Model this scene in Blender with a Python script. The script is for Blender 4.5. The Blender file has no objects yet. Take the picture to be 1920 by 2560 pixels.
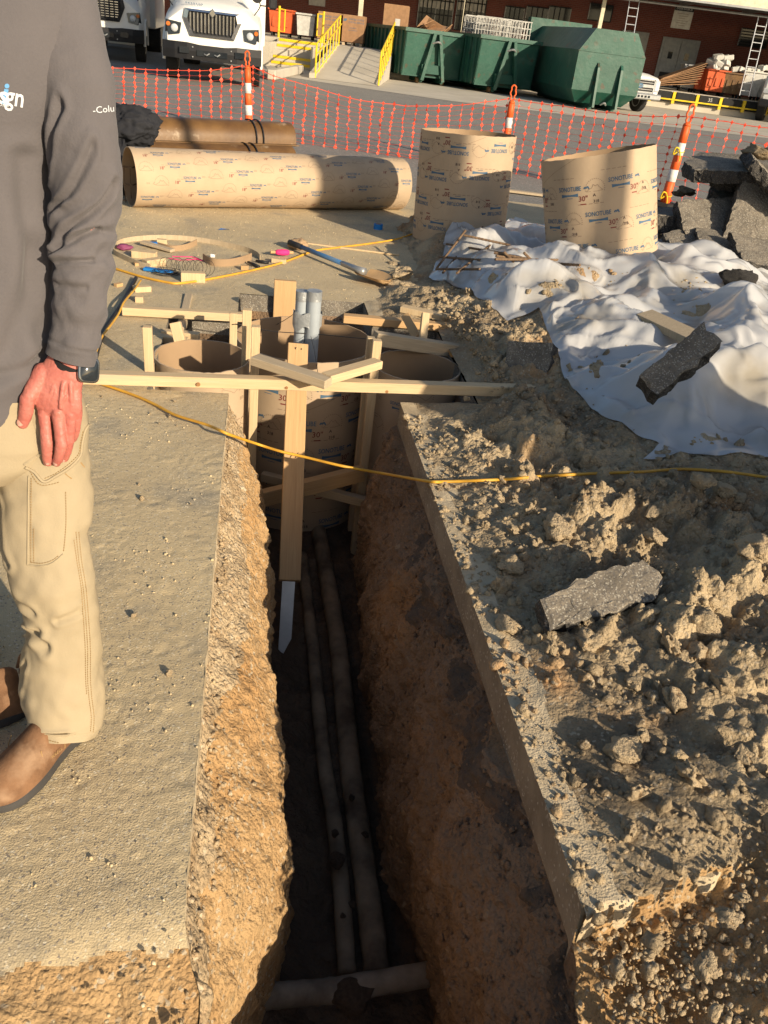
import bpy, bmesh, math, random
import numpy as np
from mathutils import Vector, Matrix
random.seed(7); RNG = np.random.RandomState(7)
C = bpy.context.scene.collection
R = math.radians
# ------------------------------------------------------------------ camera, sky, sun
F_PX, CX, CY, ROLL, CAM_H, PHI = 2050., 960., 1280., R(7.2), 1.5, R(11.)
TH = math.atan((1280-82)*math.cos(ROLL)/F_PX)
def _n(v):                      # camera-aligned plan -> trench-aligned plan (world)
    c, s = math.cos(PHI), math.sin(PHI)
    return np.array([v[0]*c+v[1]*s, -v[0]*s+v[1]*c, v[2]])
_F = np.array([0, math.cos(TH), -math.sin(TH)]); _R0 = np.array([1., 0, 0]); _U0 = np.cross(_R0, _F)
_R = math.cos(ROLL)*_R0+math.sin(ROLL)*_U0; _U = -math.sin(ROLL)*_R0+math.cos(ROLL)*_U0
def ray(x, y): return _F+_R*(x-CX)/F_PX-_U*(y-CY)/F_PX
def G(x, y, z=0.):              # where a measured direction meets the level z
    d = ray(x, y); t = (z-CAM_H)/d[2]; return Vector(_n(np.array([0, 0, CAM_H])+d*t))
def D(x, y, Y):                 # where it meets the plane at distance Y in front of the camera
    d = ray(x, y); return Vector(_n(np.array([0, 0, CAM_H])+d*(Y/d[1])))
def DY(x, y, Yn):               # where it meets the plane world-y = Yn
    d = _n(ray(x, y)); return Vector(np.array([0, 0, CAM_H])+d*(Yn/d[1]))
def B(x, y, z=0.): return Vector(_n(np.array([x, y, z], float)))
cam = bpy.data.cameras.new("camera"); camo = bpy.data.objects.new("camera", cam); C.objects.link(camo)
cam.sensor_fit = 'VERTICAL'; cam.sensor_height = 36.; cam.lens = 36.*F_PX/2560.
cam.clip_start = .05; cam.clip_end = 3000
m = Matrix((Vector(_n(_R)), Vector(_n(_U)), -Vector(_n(_F)))).transposed().to_4x4(); m.translation = (0, 0, CAM_H)
camo.matrix_world = m
sc = bpy.context.scene; sc.camera = camo
sc.view_settings.view_transform = 'Standard'; sc.view_settings.look = 'None'; sc.view_settings.gamma = 1
sc.view_settings.exposure = 0.5; sc.view_settings.use_curve_mapping = False
SUN_EL = R(19.5)
SUN_DIR = Vector(_n(np.array([math.sin(R(45))*math.cos(SUN_EL), -math.cos(R(45))*math.cos(SUN_EL), math.sin(SUN_EL)])))
w = bpy.data.worlds.new("World"); sc.world = w; w.use_nodes = True
nt = w.node_tree; bg = nt.nodes['Background']; sky = nt.nodes.new('ShaderNodeTexSky')
sky.sky_type = 'NISHITA'; sky.sun_disc = False; sky.sun_elevation = SUN_EL
sky.sun_rotation = math.atan2(SUN_DIR.x, SUN_DIR.y); sky.dust_density = 1.5
nt.links.new(sky.outputs[0], bg.inputs[0]); bg.inputs[1].default_value = 0.085
sl = bpy.data.lights.new("sun", 'SUN'); sl.energy = 5.0; sl.angle = R(.55); sl.color = (1., .84, .62)
so = bpy.data.objects.new("sun", sl); C.objects.link(so)
so.rotation_euler = SUN_DIR.to_track_quat('Z', 'Y').to_euler(); so.location = (3, -3, 8)
sc.cycles.max_bounces = 6; sc.cycles.use_denoising = True
# ------------------------------------------------------------------ noise
_P = RNG.permutation(256); _P = np.concatenate([_P, _P, _P])
_GR = RNG.normal(size=(256, 3)); _GR /= np.linalg.norm(_GR, axis=1)[:, None]
def perlin(x, y, z=0.):
    x, y, z = np.broadcast_arrays(np.asarray(x, float), np.asarray(y, float), np.asarray(z, float))
    xi, yi, zi = np.floor(x).astype(int), np.floor(y).astype(int), np.floor(z).astype(int)
    xf, yf, zf = x-xi, y-yi, z-zi
    fd = lambda t: t*t*t*(t*(t*6-15)+10)
    u, v, w_ = fd(xf), fd(yf), fd(zf); out = 0
    for dx in (0, 1):
        for dy in (0, 1):
            for dz in (0, 1):
                h = _P[(_P[(_P[(xi+dx) & 255]+yi+dy) & 255]+zi+dz) & 255]
                g = _GR[h]
                d = g[..., 0]*(xf-dx)+g[..., 1]*(yf-dy)+g[..., 2]*(zf-dz)
                out = out+d*(u if dx else 1-u)*(v if dy else 1-v)*(w_ if dz else 1-w_)
    return out*1.6
def fbm(x, y, z=0., o=4, lac=2.1, g=.5):
    s = 0; a = 1.; x, y, z = np.asarray(x, float), np.asarray(y, float), np.asarray(z, float)
    for i in range(o):
        s = s+a*perlin(x, y, z); x = x*lac+3.1; y = y*lac+1.7; z = z*lac+5.3; a *= g
    return s
def clods(x, y, cell, dens=.8, seed=0, asp=1.):
    """lumps scattered one per cell: half-dome heights, 0..1"""
    x = np.asarray(x, float)/cell; y = np.asarray(y, float)/cell
    xi, yi = np.floor(x).astype(int), np.floor(y).astype(int); best = np.zeros_like(x)
    for dx in (-1, 0, 1):
        for dy in (-1, 0, 1):
            cx_, cy_ = xi+dx, yi+dy
            h = _P[(_P[(cx_+seed*17) & 255]+cy_+seed*31) & 255]
            h2 = _P[(h+cx_*3+cy_*7+seed) & 255]; h3 = _P[(h2+cy_*5+cx_) & 255]
            px_ = cx_+.15+.7*h/255.; py_ = cy_+.15+.7*h2/255.; r = .3+.45*(h3/255.)
            r = np.where(h2/255. > dens, 1e-6, r)
            d2 = ((x-px_)**2+(y-py_)**2)/(r*r)
            best = np.maximum(best, np.clip(1-d2, 0, 1)**.72*r*1.3)
    return best
def sstep(a, b, x): t = np.clip((x-a)/(b-a), 0, 1); return t*t*(3-2*t)
# ------------------------------------------------------------------ materials
def mat(name, col, rough=.8, metal=0., **k):
    """principled with mottled colour, grain bump. col2 second colour, scale, mix contrast, bump, bscale"""
    m = bpy.data.materials.new(name); m.use_nodes = True; t = m.node_tree; b = t.nodes['Principled BSDF']
    b.inputs['Roughness'].default_value = rough; b.inputs['Metallic'].default_value = metal
    b.inputs['Specular IOR Level'].default_value = k.get('spec', .3)
    col2 = k.get('col2', tuple(c*.78 for c in col)); tc = t.nodes.new('ShaderNodeTexCoord')
    src = tc.outputs['Object']
    if k.get('stretch'):
        mp = t.nodes.new('ShaderNodeMapping'); mp.inputs['Scale'].default_value = k['stretch']
        t.links.new(src, mp.inputs[0]); src = mp.outputs[0]
    def noise(scale, det=5, dist=0.):
        n = t.nodes.new('ShaderNodeTexNoise'); n.inputs['Scale'].default_value = scale
        n.inputs['Detail'].default_value = det; n.inputs['Roughness'].default_value = .6; n.inputs['Distortion'].default_value = dist
        t.links.new(src, n.inputs['Vector']); return n.outputs['Fac']
    def ramp(fac, stops):
        r = t.nodes.new('ShaderNodeValToRGB'); e = r.color_ramp.elements
        while len(e) < len(stops): e.new(.5)
        for el, (p, c) in zip(e, stops): el.position = p; el.color = (*c, 1) if len(c) == 3 else c
        t.links.new(fac, r.inputs[0]); return r.outputs[0]
    def mix(a, b_, f, mode='MIX'):
        x = t.nodes.new('ShaderNodeMixRGB'); x.blend_type = mode
        for i, v in ((0, f), (1, a), (2, b_)):
            if hasattr(v, 'links'): t.links.new(v, x.inputs[i])
            else: x.inputs[i].default_value = v if i == 0 else ((*v, 1) if len(v) == 3 else v)
        return x.outputs[0]
    c = ramp(noise(k.get('scale', 6.), 6, k.get('dist', 0.)), [(k.get('lo', .35), col2), (k.get('hi', .62), col)])
    if k.get('col3'): c = mix(c, k['col3'], ramp(noise(k.get('scale3', 2.), 4), [(k.get('lo3', .55), (0, 0, 0)), (k.get('hi3', .68), (1, 1, 1))]))
    if k.get('speck'):      # aggregate
        v = t.nodes.new('ShaderNodeTexVoronoi'); v.inputs['Scale'].default_value = k['speck'][0]; t.links.new(src, v.inputs['Vector'])
        hs = t.nodes.new('ShaderNodeSeparateColor'); t.links.new(v.outputs['Color'], hs.inputs[0])
        c = mix(c, k['speck'][1], ramp(hs.outputs[0], [(k['speck'][2], (0, 0, 0)), (k['speck'][2]+.06, (1, 1, 1))]))
        if k.get('speck2'): c = mix(c, k['speck2'], ramp(hs.outputs[1], [(k['speck'][2], (0, 0, 0)), (k['speck'][2]+.06, (1, 1, 1))]))
    t.links.new(c, b.inputs['Base Color'])
    if k.get('bump', .3):
        bs = k.get('bscale', 60.); n1 = noise(bs, 8); 
        bp = t.nodes.new('ShaderNodeBump'); bp.inputs['Strength'].default_value = k.get('bump', .3); bp.inputs['Distance'].default_value = k.get('bdist', .01)
        t.links.new(n1, bp.inputs['Height']); nrm = bp.outputs[0]
        if k.get('grit'):
            v = t.nodes.new('ShaderNodeTexVoronoi'); v.inputs['Scale'].default_value = k['grit'][0]; t.links.new(src, v.inputs['Vector'])
            b2 = t.nodes.new('ShaderNodeBump'); b2.inputs['Strength'].default_value = k['grit'][1]; b2.inputs['Distance'].default_value = k['grit'][2]; b2.invert = True
            t.links.new(v.outputs['Distance'], b2.inputs['Height']); t.links.new(nrm, b2.inputs['Normal']); nrm = b2.outputs[0]
        t.links.new(nrm, b.inputs['Normal'])
    if k.get('sheen'): b.inputs['Sheen Weight'].default_value = k['sheen']
    if k.get('coat'): b.inputs['Coat Weight'].default_value = k['coat']; b.inputs['Coat Roughness'].default_value = .1
    if k.get('sss'):
        b.inputs['Subsurface Weight'].default_value = k['sss']; b.inputs['Subsurface Radius'].default_value = (.02, .006, .003); b.inputs['Subsurface Scale'].default_value = .4
    if k.get('trans'): b.inputs['Transmission Weight'].default_value = k['trans']
    return m
M = {}
M['pave'] = mat('dusty_pavement', (.57, .455, .275), .95, col2=(.46, .365, .225), scale=1.7, lo=.3, hi=.66, col3=(.29, .26, .205), scale3=2.6, lo3=.54, hi3=.76, bump=.32, bscale=170, bdist=.007, grit=(260, .3, .004), speck=(230, (.62, .54, .39), .92), speck2=(.26, .22, .17))
M['dirt'] = mat('clay_dirt', (.49, .38, .235), .96, col2=(.25, .19, .12), scale=2.6, lo=.36, hi=.60, col3=(.42, .25, .12), scale3=1.9, lo3=.55, hi3=.70, bump=.8, bscale=48, bdist=.03, grit=(85, .45, .012), speck=(120, (.46, .38, .27), .9))
M['clod'] = mat('clay_clod', (.54, .425, .27), .96, col2=(.42, .32, .205), scale=1.2, lo=.3, hi=.66, col3=(.36, .21, .10), scale3=.8, lo3=.6, hi3=.75, bump=.6, bscale=5, bdist=.14, grit=(9, .2, .05))
M['subsoil'] = mat('orange_subsoil', (.51, .35, .18), .96, col2=(.43, .25, .105), scale=3., lo=.3, hi=.7, col3=(.20, .12, .06), scale3=2.2, lo3=.62, hi3=.8, bump=.8, bscale=60, bdist=.025, grit=(95, .4, .01), speck=(110, (.50, .40, .27), .9))
M['lip'] = mat('gritty_concrete_lip', (.56, .46, .31), .95, col2=(.40, .315, .20), scale=7, lo=.35, hi=.6, bump=.5, bscale=90, bdist=.010, grit=(190, .3, .005))
M['gravelbase'] = mat('gravel_base', (.54, .415, .26), .95, col2=(.36, .255, .145), scale=9, lo=.35, hi=.6, bump=.8, bscale=60, bdist=.03, grit=(80, .5, .018), speck=(85, (.60, .49, .34), .88), speck2=(.48, .34, .20))
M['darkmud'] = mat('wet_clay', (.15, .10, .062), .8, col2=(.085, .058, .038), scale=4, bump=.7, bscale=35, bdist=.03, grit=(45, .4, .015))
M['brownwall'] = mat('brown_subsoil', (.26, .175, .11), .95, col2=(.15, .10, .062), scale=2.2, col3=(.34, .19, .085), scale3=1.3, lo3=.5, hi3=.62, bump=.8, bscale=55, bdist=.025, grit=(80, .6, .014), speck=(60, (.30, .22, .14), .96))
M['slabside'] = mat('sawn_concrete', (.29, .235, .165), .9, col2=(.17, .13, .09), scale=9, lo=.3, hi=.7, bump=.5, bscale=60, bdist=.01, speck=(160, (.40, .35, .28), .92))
M['residue'] = mat('black_tar_residue', (.085, .068, .052), .9, col2=(.15, .10, .065), scale=12, bump=.8, bscale=50, bdist=.02, grit=(70, .5, .012))
M['asphalt'] = mat('worn_asphalt', (.235, .222, .20), .93, col2=(.185, .175, .158), scale=.5, lo=.3, hi=.7, bump=.5, bscale=70, bdist=.01, speck=(60, (.30, .28, .25), .78))
M['concrete'] = mat('pale_concrete', (.50, .455, .375), .9, col2=(.42, .38, .31), scale=.8, bump=.15, bscale=30)
M['brokenasphalt'] = mat('broken_asphalt', (.07, .063, .055), .85, col2=(.03, .029, .028), scale=5, bump=.8, bscale=35, bdist=.02, grit=(90, .5, .008), speck=(260, (.17, .155, .135), .86))
M['asphalttop'] = mat('asphalt_dusty_face', (.215, .185, .145), .9, col2=(.12, .105, .085), scale=7, bump=.6, bscale=45, bdist=.015, speck=(230, (.33, .305, .255), .82), speck2=(.12, .11, .10))
M['lumber'] = mat('pine_lumber', (.62, .48, .29), .75, col2=(.52, .37, .21), scale=3., stretch=(22, 22, 1.3), lo=.3, hi=.7, dist=1.2, bump=.12, bscale=6, col3=(.45, .37, .27), scale3=.6, lo3=.62, hi3=.8)
M['lumbergrey'] = mat('dusty_lumber', (.50, .40, .27), .85, col2=(.38, .30, .20), scale=3., stretch=(22, 22, 1.3), lo=.3, hi=.7, dist=1.2, bump=.15, bscale=6)
M['lumberred'] = mat('fir_lumber', (.56, .37, .185), .7, col2=(.46, .28, .13), scale=3., stretch=(30, 30, 1.), lo=.3, hi=.7, dist=1.5, bump=.1, bscale=6)
M['knot'] = mat('wood_knot', (.33, .17, .07), .8, bump=0)
M['kraft'] = mat('kraft_cardboard', (.47, .355, .24), .8, col2=(.42, .315, .21), scale=4, bump=.08, bscale=30, spec=.25)
M['kraftin'] = mat('kraft_inner', (.36, .245, .145), .8, col2=(.31, .21, .125), scale=3, bump=.08, bscale=25)
M['seam'] = mat('cardboard_seam', (.30, .21, .125), .85, bump=0)
M['inkblue'] = mat('blue_ink', (.08, .15, .23), .7, bump=0)
M['inkred'] = mat('red_ink', (.22, .055, .045), .7, bump=0)
M['inkblack'] = mat('black_ink', (.055, .035, .035), .7, bump=0)
M['inkpale'] = mat('faded_ink', (.25, .18, .125), .8, bump=0)
def film():
    m = bpy.data.materials.new('poly_film'); m.use_nodes = True; t = m.node_tree; b = t.nodes['Principled BSDF']; out = t.nodes['Material Output']
    n = t.nodes.new('ShaderNodeTexNoise'); n.inputs['Scale'].default_value = 2.3; n.inputs['Detail'].default_value = 6
    tc = t.nodes.new('ShaderNodeTexCoord'); t.links.new(tc.outputs['Object'], n.inputs['Vector'])
    r = t.nodes.new('ShaderNodeValToRGB'); r.color_ramp.elements[0].position = .5; r.color_ramp.elements[0].color = (.80, .81, .82, 1)
    r.color_ramp.elements[1].position = .74; r.color_ramp.elements[1].color = (.52, .47, .38, 1); t.links.new(n.outputs[0], r.inputs[0])
    t.links.new(r.outputs[0], b.inputs['Base Color']); b.inputs['Roughness'].default_value = .16; b.inputs['Specular IOR Level'].default_value = .6; b.inputs['Coat Weight'].default_value = .5; b.inputs['Coat Roughness'].default_value = .12
    tr = t.nodes.new('ShaderNodeBsdfTranslucent'); tr.inputs[0].default_value = (.62, .63, .64, 1)
    tp = t.nodes.new('ShaderNodeBsdfTransparent'); tp.inputs[0].default_value = (.9, .92, .95, 1)
    n2 = t.nodes.new('ShaderNodeTexNoise'); n2.inputs['Scale'].default_value = 14; n2.inputs['Detail'].default_value = 5; t.links.new(tc.outputs['Object'], n2.inputs['Vector'])
    bp = t.nodes.new('ShaderNodeBump'); bp.inputs['Strength'].default_value = .12; bp.inputs['Distance'].default_value = .012; t.links.new(n2.outputs[0], bp.inputs['Height'])
    t.links.new(bp.outputs[0], b.inputs['Normal'])
    a = t.nodes.new('ShaderNodeMixShader'); a.inputs[0].default_value = .26; t.links.new(b.outputs[0], a.inputs[1]); t.links.new(tr.outputs[0], a.inputs[2])
    c = t.nodes.new('ShaderNodeMixShader'); c.inputs[0].default_value = .2; t.links.new(a.outputs[0], c.inputs[1]); t.links.new(tp.outputs[0], c.inputs[2])
    t.links.new(c.outputs[0], out.inputs[0]); return m
M['film'] = film()
M['orange'] = mat('orange_plastic', (.80, .13, .03), .5, col2=(.70, .10, .02), scale=8, bump=0)
M['net'] = mat('orange_red_netting', (.85, .10, .05), .45, col2=(.75, .08, .04), bump=0)
M['white'] = mat('white_paint', (.76, .75, .71), .45, col2=(.70, .69, .65), scale=3, bump=0, coat=.3)
M['reflect'] = mat('reflective_band', (.72, .70, .66), .4, col2=(.58, .56, .52), scale=18, bump=.6, bscale=110, bdist=.004)
M['cord'] = mat('yellow_cord', (.66, .36, .035), .5, col2=(.52, .27, .03), scale=12, bump=0, spec=.5)
M['rust'] = mat('brown_painted_steel', (.16, .085, .028), .42, col2=(.10, .05, .018), scale=4, col3=(.33, .24, .15), scale3=5, lo3=.62, hi3=.72, bump=.15, bscale=25, spec=.5)
M['blackcloth'] = mat('black_cloth', (.022, .023, .028), .9, bump=.3, bscale=40)
M['rebar'] = mat('rusty_rebar', (.21, .14, .085), .85, col2=(.12, .075, .045), scale=25, bump=.4, bscale=70)
M['pvc'] = mat('grey_conduit', (.36, .40, .43), .45, col2=(.31, .345, .375), scale=5, bump=.05, spec=.5)
M['ducttape'] = mat('silver_duct_tape', (.40, .42, .43), .35, col2=(.28, .30, .31), metal=.35, scale=9, bump=.7, bscale=22, bdist=.012)
M['whitepipe'] = mat('muddy_pipe', (.30, .225, .145), .8, col2=(.11, .078, .05), scale=5, lo=.35, hi=.6, bump=.3, bscale=30)
M['palepipe'] = mat('pale_pipe', (.31, .255, .19), .7, col2=(.13, .10, .07), scale=5, lo=.35, hi=.6, bump=.3, bscale=30)
M['wire'] = mat('tie_wire', (.045, .04, .04), .5, metal=.5, bump=0)
M['steel'] = mat('galvanised_steel', (.42, .43, .43), .4, metal=.6, scale=7, bump=.1)
M['aluminium'] = mat('aluminium', (.50, .52, .55), .35, metal=.5, bump=.05)
M['blue'] = mat('blue_handle', (.05, .14, .30), .45, col2=(.10, .15, .22), scale=8, bump=0)
M['bluetape'] = mat('blue_tape', (.02, .22, .62), .6, bump=0)
M['purple'] = mat('purple_plastic', (.22, .05, .12), .6, bump=0)
M['pink'] = mat('pink_string', (.85, .04, .22), .7, bump=.5, bscale=120)
M['greenpaint'] = mat('green_dumpster_paint', (.013, .082, .056), .5, col2=(.009, .062, .042), scale=1.2, col3=(.045, .10, .075), scale3=2.2, lo3=.52, hi3=.75, speck=(9, (.05, .05, .03), .95), bump=.35, bscale=4, bdist=.03, spec=.45)
M['darkgreen'] = mat('old_green_paint', (.012, .07, .05), .55, bump=.1, bscale=5)
M['brick'] = None
M['yellow'] = mat('yellow_paint', (.75, .52, .02), .5, bump=0)
M['black'] = mat('black_plastic', (.018, .018, .02), .5, bump=.05)
M['rubber'] = mat('tyre_rubber', (.022, .022, .022), .85, bump=.3, bscale=30)
M['chrome'] = mat('chrome', (.72, .72, .72), .15, metal=1., bump=0)
M['glass'] = mat('dark_glass', (.02, .025, .03), .08, bump=0, spec=.6)
M['lens'] = mat('clear_lens', (.55, .58, .6), .1, bump=0, spec=.8)
M['amber'] = mat('amber_lens', (.6, .16, .03), .3, bump=0)
M['doorgrey'] = mat('grey_door_paint', (.33, .34, .34), .5, bump=0)
M['cardboard'] = mat('brown_cardboard', (.33, .19, .10), .85, bump=.05)
M['orangecart'] = mat('orange_cart_plastic', (.62, .12, .04), .55, bump=.05)
M['hamper'] = mat('white_canvas', (.55, .54, .50), .9, bump=.2, bscale=15)
M['canopy'] = mat('cream_metal_fascia', (.66, .60, .44), .5, bump=0)
M['skin'] = mat('ruddy_skin', (.50, .185, .145), .5, col2=(.42, .125, .10), scale=22, lo=.3, hi=.7, bump=.2, bscale=85, bdist=.004, sss=.12, spec=.35)
M['nail'] = mat('fingernail', (.46, .25, .19), .6, bump=0)
M['fleece'] = mat('grey_fleece', (.118, .108, .112), .95, col2=(.102, .094, .098), scale=5, bump=.35, bscale=160, bdist=.004, sheen=.12)
M['khaki'] = mat('khaki_cotton', (.36, .295, .195), .9, col2=(.32, .262, .17), scale=5, bump=.2, bscale=200, bdist=.003)
M['stitch'] = mat('tan_stitching', (.30, .20, .09), .9, bump=0)
M['patch'] = mat('tan_patch', (.36, .23, .10), .85, bump=0)
M['leather'] = mat('brown_leather', (.215, .115, .06), .85, col2=(.12, .062, .032), scale=14, lo=.38, hi=.6, bump=.5, bscale=160, bdist=.003, col3=(.30, .19, .115), scale3=11, lo3=.52, hi3=.7)
M['sole'] = mat('grey_sole', (.055, .052, .05), .8, bump=.2)
M['watchcase'] = mat('watch_case', (.30, .30, .29), .25, metal=.9, bump=0)
M['hair'] = mat('grey_hair', (.30, .28, .26), .8, bump=.5, bscale=90)
M['clearpoly'] = M['film']
# ------------------------------------------------------------------ mesh helpers
def tag(o, label=None, cat=None, group=None, kind=None):
    for a, v in (('label', label), ('category', cat), ('group', group), ('kind', kind)):
        if v: o[a] = v
    return o
def empty(name, loc=(0, 0, 0), rz=0., rot=None, **k):
    o = bpy.data.objects.new(name, None); C.objects.link(o); o.location = loc
    o.rotation_euler = rot if rot else (0, 0, rz); o.empty_display_size = .1
    return tag(o, **k)
class MB:
    def __init__(s): s.v = []; s.f = []; s.mi = []; s.n = 0
    def add(s, V, Fs, mi=0):
        s.v.extend([tuple(map(float, p)) for p in V]); n = s.n
        s.f.extend([tuple(i+n for i in f) for f in Fs]); s.mi.extend([mi]*len(Fs)); s.n += len(V); return s
    def box(s, c, d, rz=0., rot=None, mi=0, bev=0.):
        c = Vector(c); hx, hy, hz = d[0]/2, d[1]/2, d[2]/2
        Rm = rot if rot is not None else Matrix.Rotation(rz, 3, 'Z')
        if bev <= 0:
            V = [Rm@Vector((x, y, z))+c for x in (-hx, hx) for y in (-hy, hy) for z in (-hz, hz)]
            return s.add(V, [(0, 1, 3, 2), (4, 6, 7, 5), (0, 4, 5, 1), (2, 3, 7, 6), (0, 2, 6, 4), (1, 5, 7, 3)], mi)
        b = min(bev, hx*.9, hy*.9, hz*.9); V = []; idx = {}
        for ix in (-1, 1):
            for iy in (-1, 1):
                for iz in (-1, 1):
                    for a in range(3):
                        p = [ix*(hx-b), iy*(hy-b), iz*(hz-b)]; p[a] = (ix*hx, iy*hy, iz*hz)[a]
                        idx[(ix, iy, iz, a)] = len(V); V.append(Rm@Vector(p)+c)
        Fs = []
        for a in range(3):
            o1, o2 = [q for q in range(3) if q != a]
            for sg in (-1, 1):
                q = []
                for s1, s2 in ((-1, -1), (1, -1), (1, 1), (-1, 1)):
                    t = [0, 0, 0]; t[a] = sg; t[o1] = s1; t[o2] = s2; q.append(idx[(*t, a)])
                Fs.append(tuple(q if sg > 0 else q[::-1]) if a != 1 else tuple(q[::-1] if sg > 0 else q))
        for a in range(3):              # edges along axis a
            o1, o2 = [q for q in range(3) if q != a]
            for s1 in (-1, 1):
                for s2 in (-1, 1):
                    def K(sa, ax): t = [0, 0, 0]; t[a] = sa; t[o1] = s1; t[o2] = s2; return idx[(*t, ax)]
                    Fs.append((K(-1, o1), K(1, o1), K(1, o2), K(-1, o2)))
        for ix in (-1, 1):
            for iy in (-1, 1):
                for iz in (-1, 1): Fs.append(tuple(idx[(ix, iy, iz, a)] for a in range(3)))
        return s.add(V, Fs, mi)
    def beam(s, p0, p1, w_, h_, up=(0, 0, 1), bev=.003, mi=0):
        p0, p1 = Vector(p0), Vector(p1); z = (p1-p0); L = z.length; z.normalize()
        u = Vector(up); x = u.cross(z)
        if x.length < 1e-4: x = Vector((1, 0, 0)).cross(z)
        x.normalize(); y = z.cross(x)
        return s.box((p0+p1)/2, (w_, h_, L), rot=Matrix((x, y, z)).transposed(), bev=bev, mi=mi)
    def cyl(s, p0, p1, r0, r1=None, n=16, cap=True, mi=0):
        r1 = r0 if r1 is None else r1; return s.tube([p0, p1], [r0, r1], n, cap, mi)
    def tube(s, path, r, n=8, cap=True, mi=0, closed=False):
        P_ = [Vector(p) for p in path]; k = len(P_); rr = r if hasattr(r, '__len__') else [r]*k
        V = []; Fs = []; prev = None
        for i, p in enumerate(P_):
            a = P_[i-1] if (i > 0 or closed) else P_[i]; b = P_[(i+1) % k] if (i < k-1 or closed) else P_[i]
            t = (b-a).normalized()
            if prev is None: prev = t.orthogonal()
            e = (prev-t*prev.dot(t)); e = e.normalized() if e.length > 1e-6 else t.orthogonal().normalized(); prev = e; g = t.cross(e)
            for j in range(n):
                an = 2*math.pi*j/n; V.append(p+(e*math.cos(an)+g*math.sin(an))*rr[i])
        for i in range(k if closed else k-1):
            for j in range(n): Fs.append((i*n+j, i*n+(j+1) % n, ((i+1) % k)*n+(j+1) % n, ((i+1) % k)*n+j))
        if cap and not closed: Fs.append(tuple(range(n))[::-1]); Fs.append(tuple((k-1)*n+j for j in range(n)))
        return s.add(V, Fs, mi)
    def prism(s, pts, z0, z1, mi=0, T=None):    # polygon in xy pushed along z, T maps points
        n = len(pts); V = [Vector((p[0], p[1], z0)) for p in pts]+[Vector((p[0], p[1], z1)) for p in pts]
        if T is not None: V = [T@v for v in V]
        return s.add(V, [tuple(range(n))[::-1], tuple(range(n, 2*n))]+[(i, (i+1) % n, n+(i+1) % n, n+i) for i in range(n)], mi)
    def build(s, name, mats, parent=None, smooth=False, **k):
        me = bpy.data.meshes.new(name); me.from_pydata(s.v, [], s.f)
        mats = mats if isinstance(mats, (list, tuple)) else [mats]
        for q in mats: me.materials.append(q)
        if len(mats) > 1: me.polygons.foreach_set('material_index', s.mi)
        if smooth: me.polygons.foreach_set('use_smooth', [True]*len(me.polygons))
        me.update(); return link(name, me, parent, **k)
def link(name, me, parent=None, **k):
    o = bpy.data.objects.new(name, me); C.objects.link(o)
    if parent is not None: o.parent = parent
    return tag(o, **k)
def autosmooth(o, ang=40):
    bm = bmesh.new(); bm.from_mesh(o.data); bmesh.ops.recalc_face_normals(bm, faces=bm.faces)
    for f in bm.faces: f.smooth = True
    for e in bm.edges:
        if len(e.link_faces) == 2 and e.calc_face_angle(0) > R(ang): e.smooth = False
    bm.to_mesh(o.data); bm.free(); return o
def gridmesh(name, V, nu, nv, mats, parent=None, keep=None, fm=None, smooth=True, wrapu=False, **k):
    """V: (nu*nv,3) row-major [u][v]"""
    me = bpy.data.meshes.new(name); V = np.asarray(V, dtype=np.float32).reshape(-1, 3)
    iu = np.arange(nu if wrapu else nu-1); iv = np.arange(nv-1); A, Bq = np.meshgrid(iu, iv, indexing='ij'); A2 = (A+1) % nu
    Fq = np.stack([A*nv+Bq, A2*nv+Bq, A2*nv+Bq+1, A*nv+Bq+1], -1).reshape(-1, 4)
    if keep is not None: Fq = Fq[keep.reshape(-1)]
    me.vertices.add(len(V)); me.vertices.foreach_set('co', V.ravel()); me.loops.add(Fq.size); me.loops.foreach_set('vertex_index', Fq.ravel().astype(np.int32))
    me.polygons.add(len(Fq)); me.polygons.foreach_set('loop_start', np.arange(0, Fq.size, 4, dtype=np.int32)); me.polygons.foreach_set('loop_total', np.full(len(Fq), 4, dtype=np.int32))
    mats = mats if isinstance(mats, (list, tuple)) else [mats]
    for q in mats: me.materials.append(q)
    if fm is not None:
        fm = fm.reshape(-1); fm = fm[keep.reshape(-1)] if keep is not None else fm
        me.polygons.foreach_set('material_index', fm.astype(np.int32))
    me.polygons.foreach_set('use_smooth', np.full(len(Fq), smooth)); me.update(calc_edges=True); me.validate()
    return link(name, me, parent, **k)
def spline(pts, n=8, closed=False):
    P_ = [Vector(p) for p in pts]; out = []; k = len(P_)
    for i in range(k if closed else k-1):
        g = (lambda j: P_[j % k]) if closed else (lambda j: P_[min(max(j, 0), k-1)])
        p0, p1, p2, p3 = g(i-1), g(i), g(i+1), g(i+2)
        for q in range(n):
            t = q/n; out.append(.5*((2*p1)+(p2-p0)*t+(2*p0-5*p1+4*p2-p3)*t*t+(3*p1-p0-3*p2+p3)*t**3))
    if not closed: out.append(P_[-1])
    return out
def copy_tree(o, parent=None, loc=None, rz=None):
    c = o.copy(); C.objects.link(c)
    if parent is not None: c.parent = parent
    if loc is not None: c.location = loc
    if rz is not None: c.rotation_euler = (0, 0, rz)
    for ch in [q for q in o.children]: copy_tree(ch, c)
    return c
_tx = {}
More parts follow.
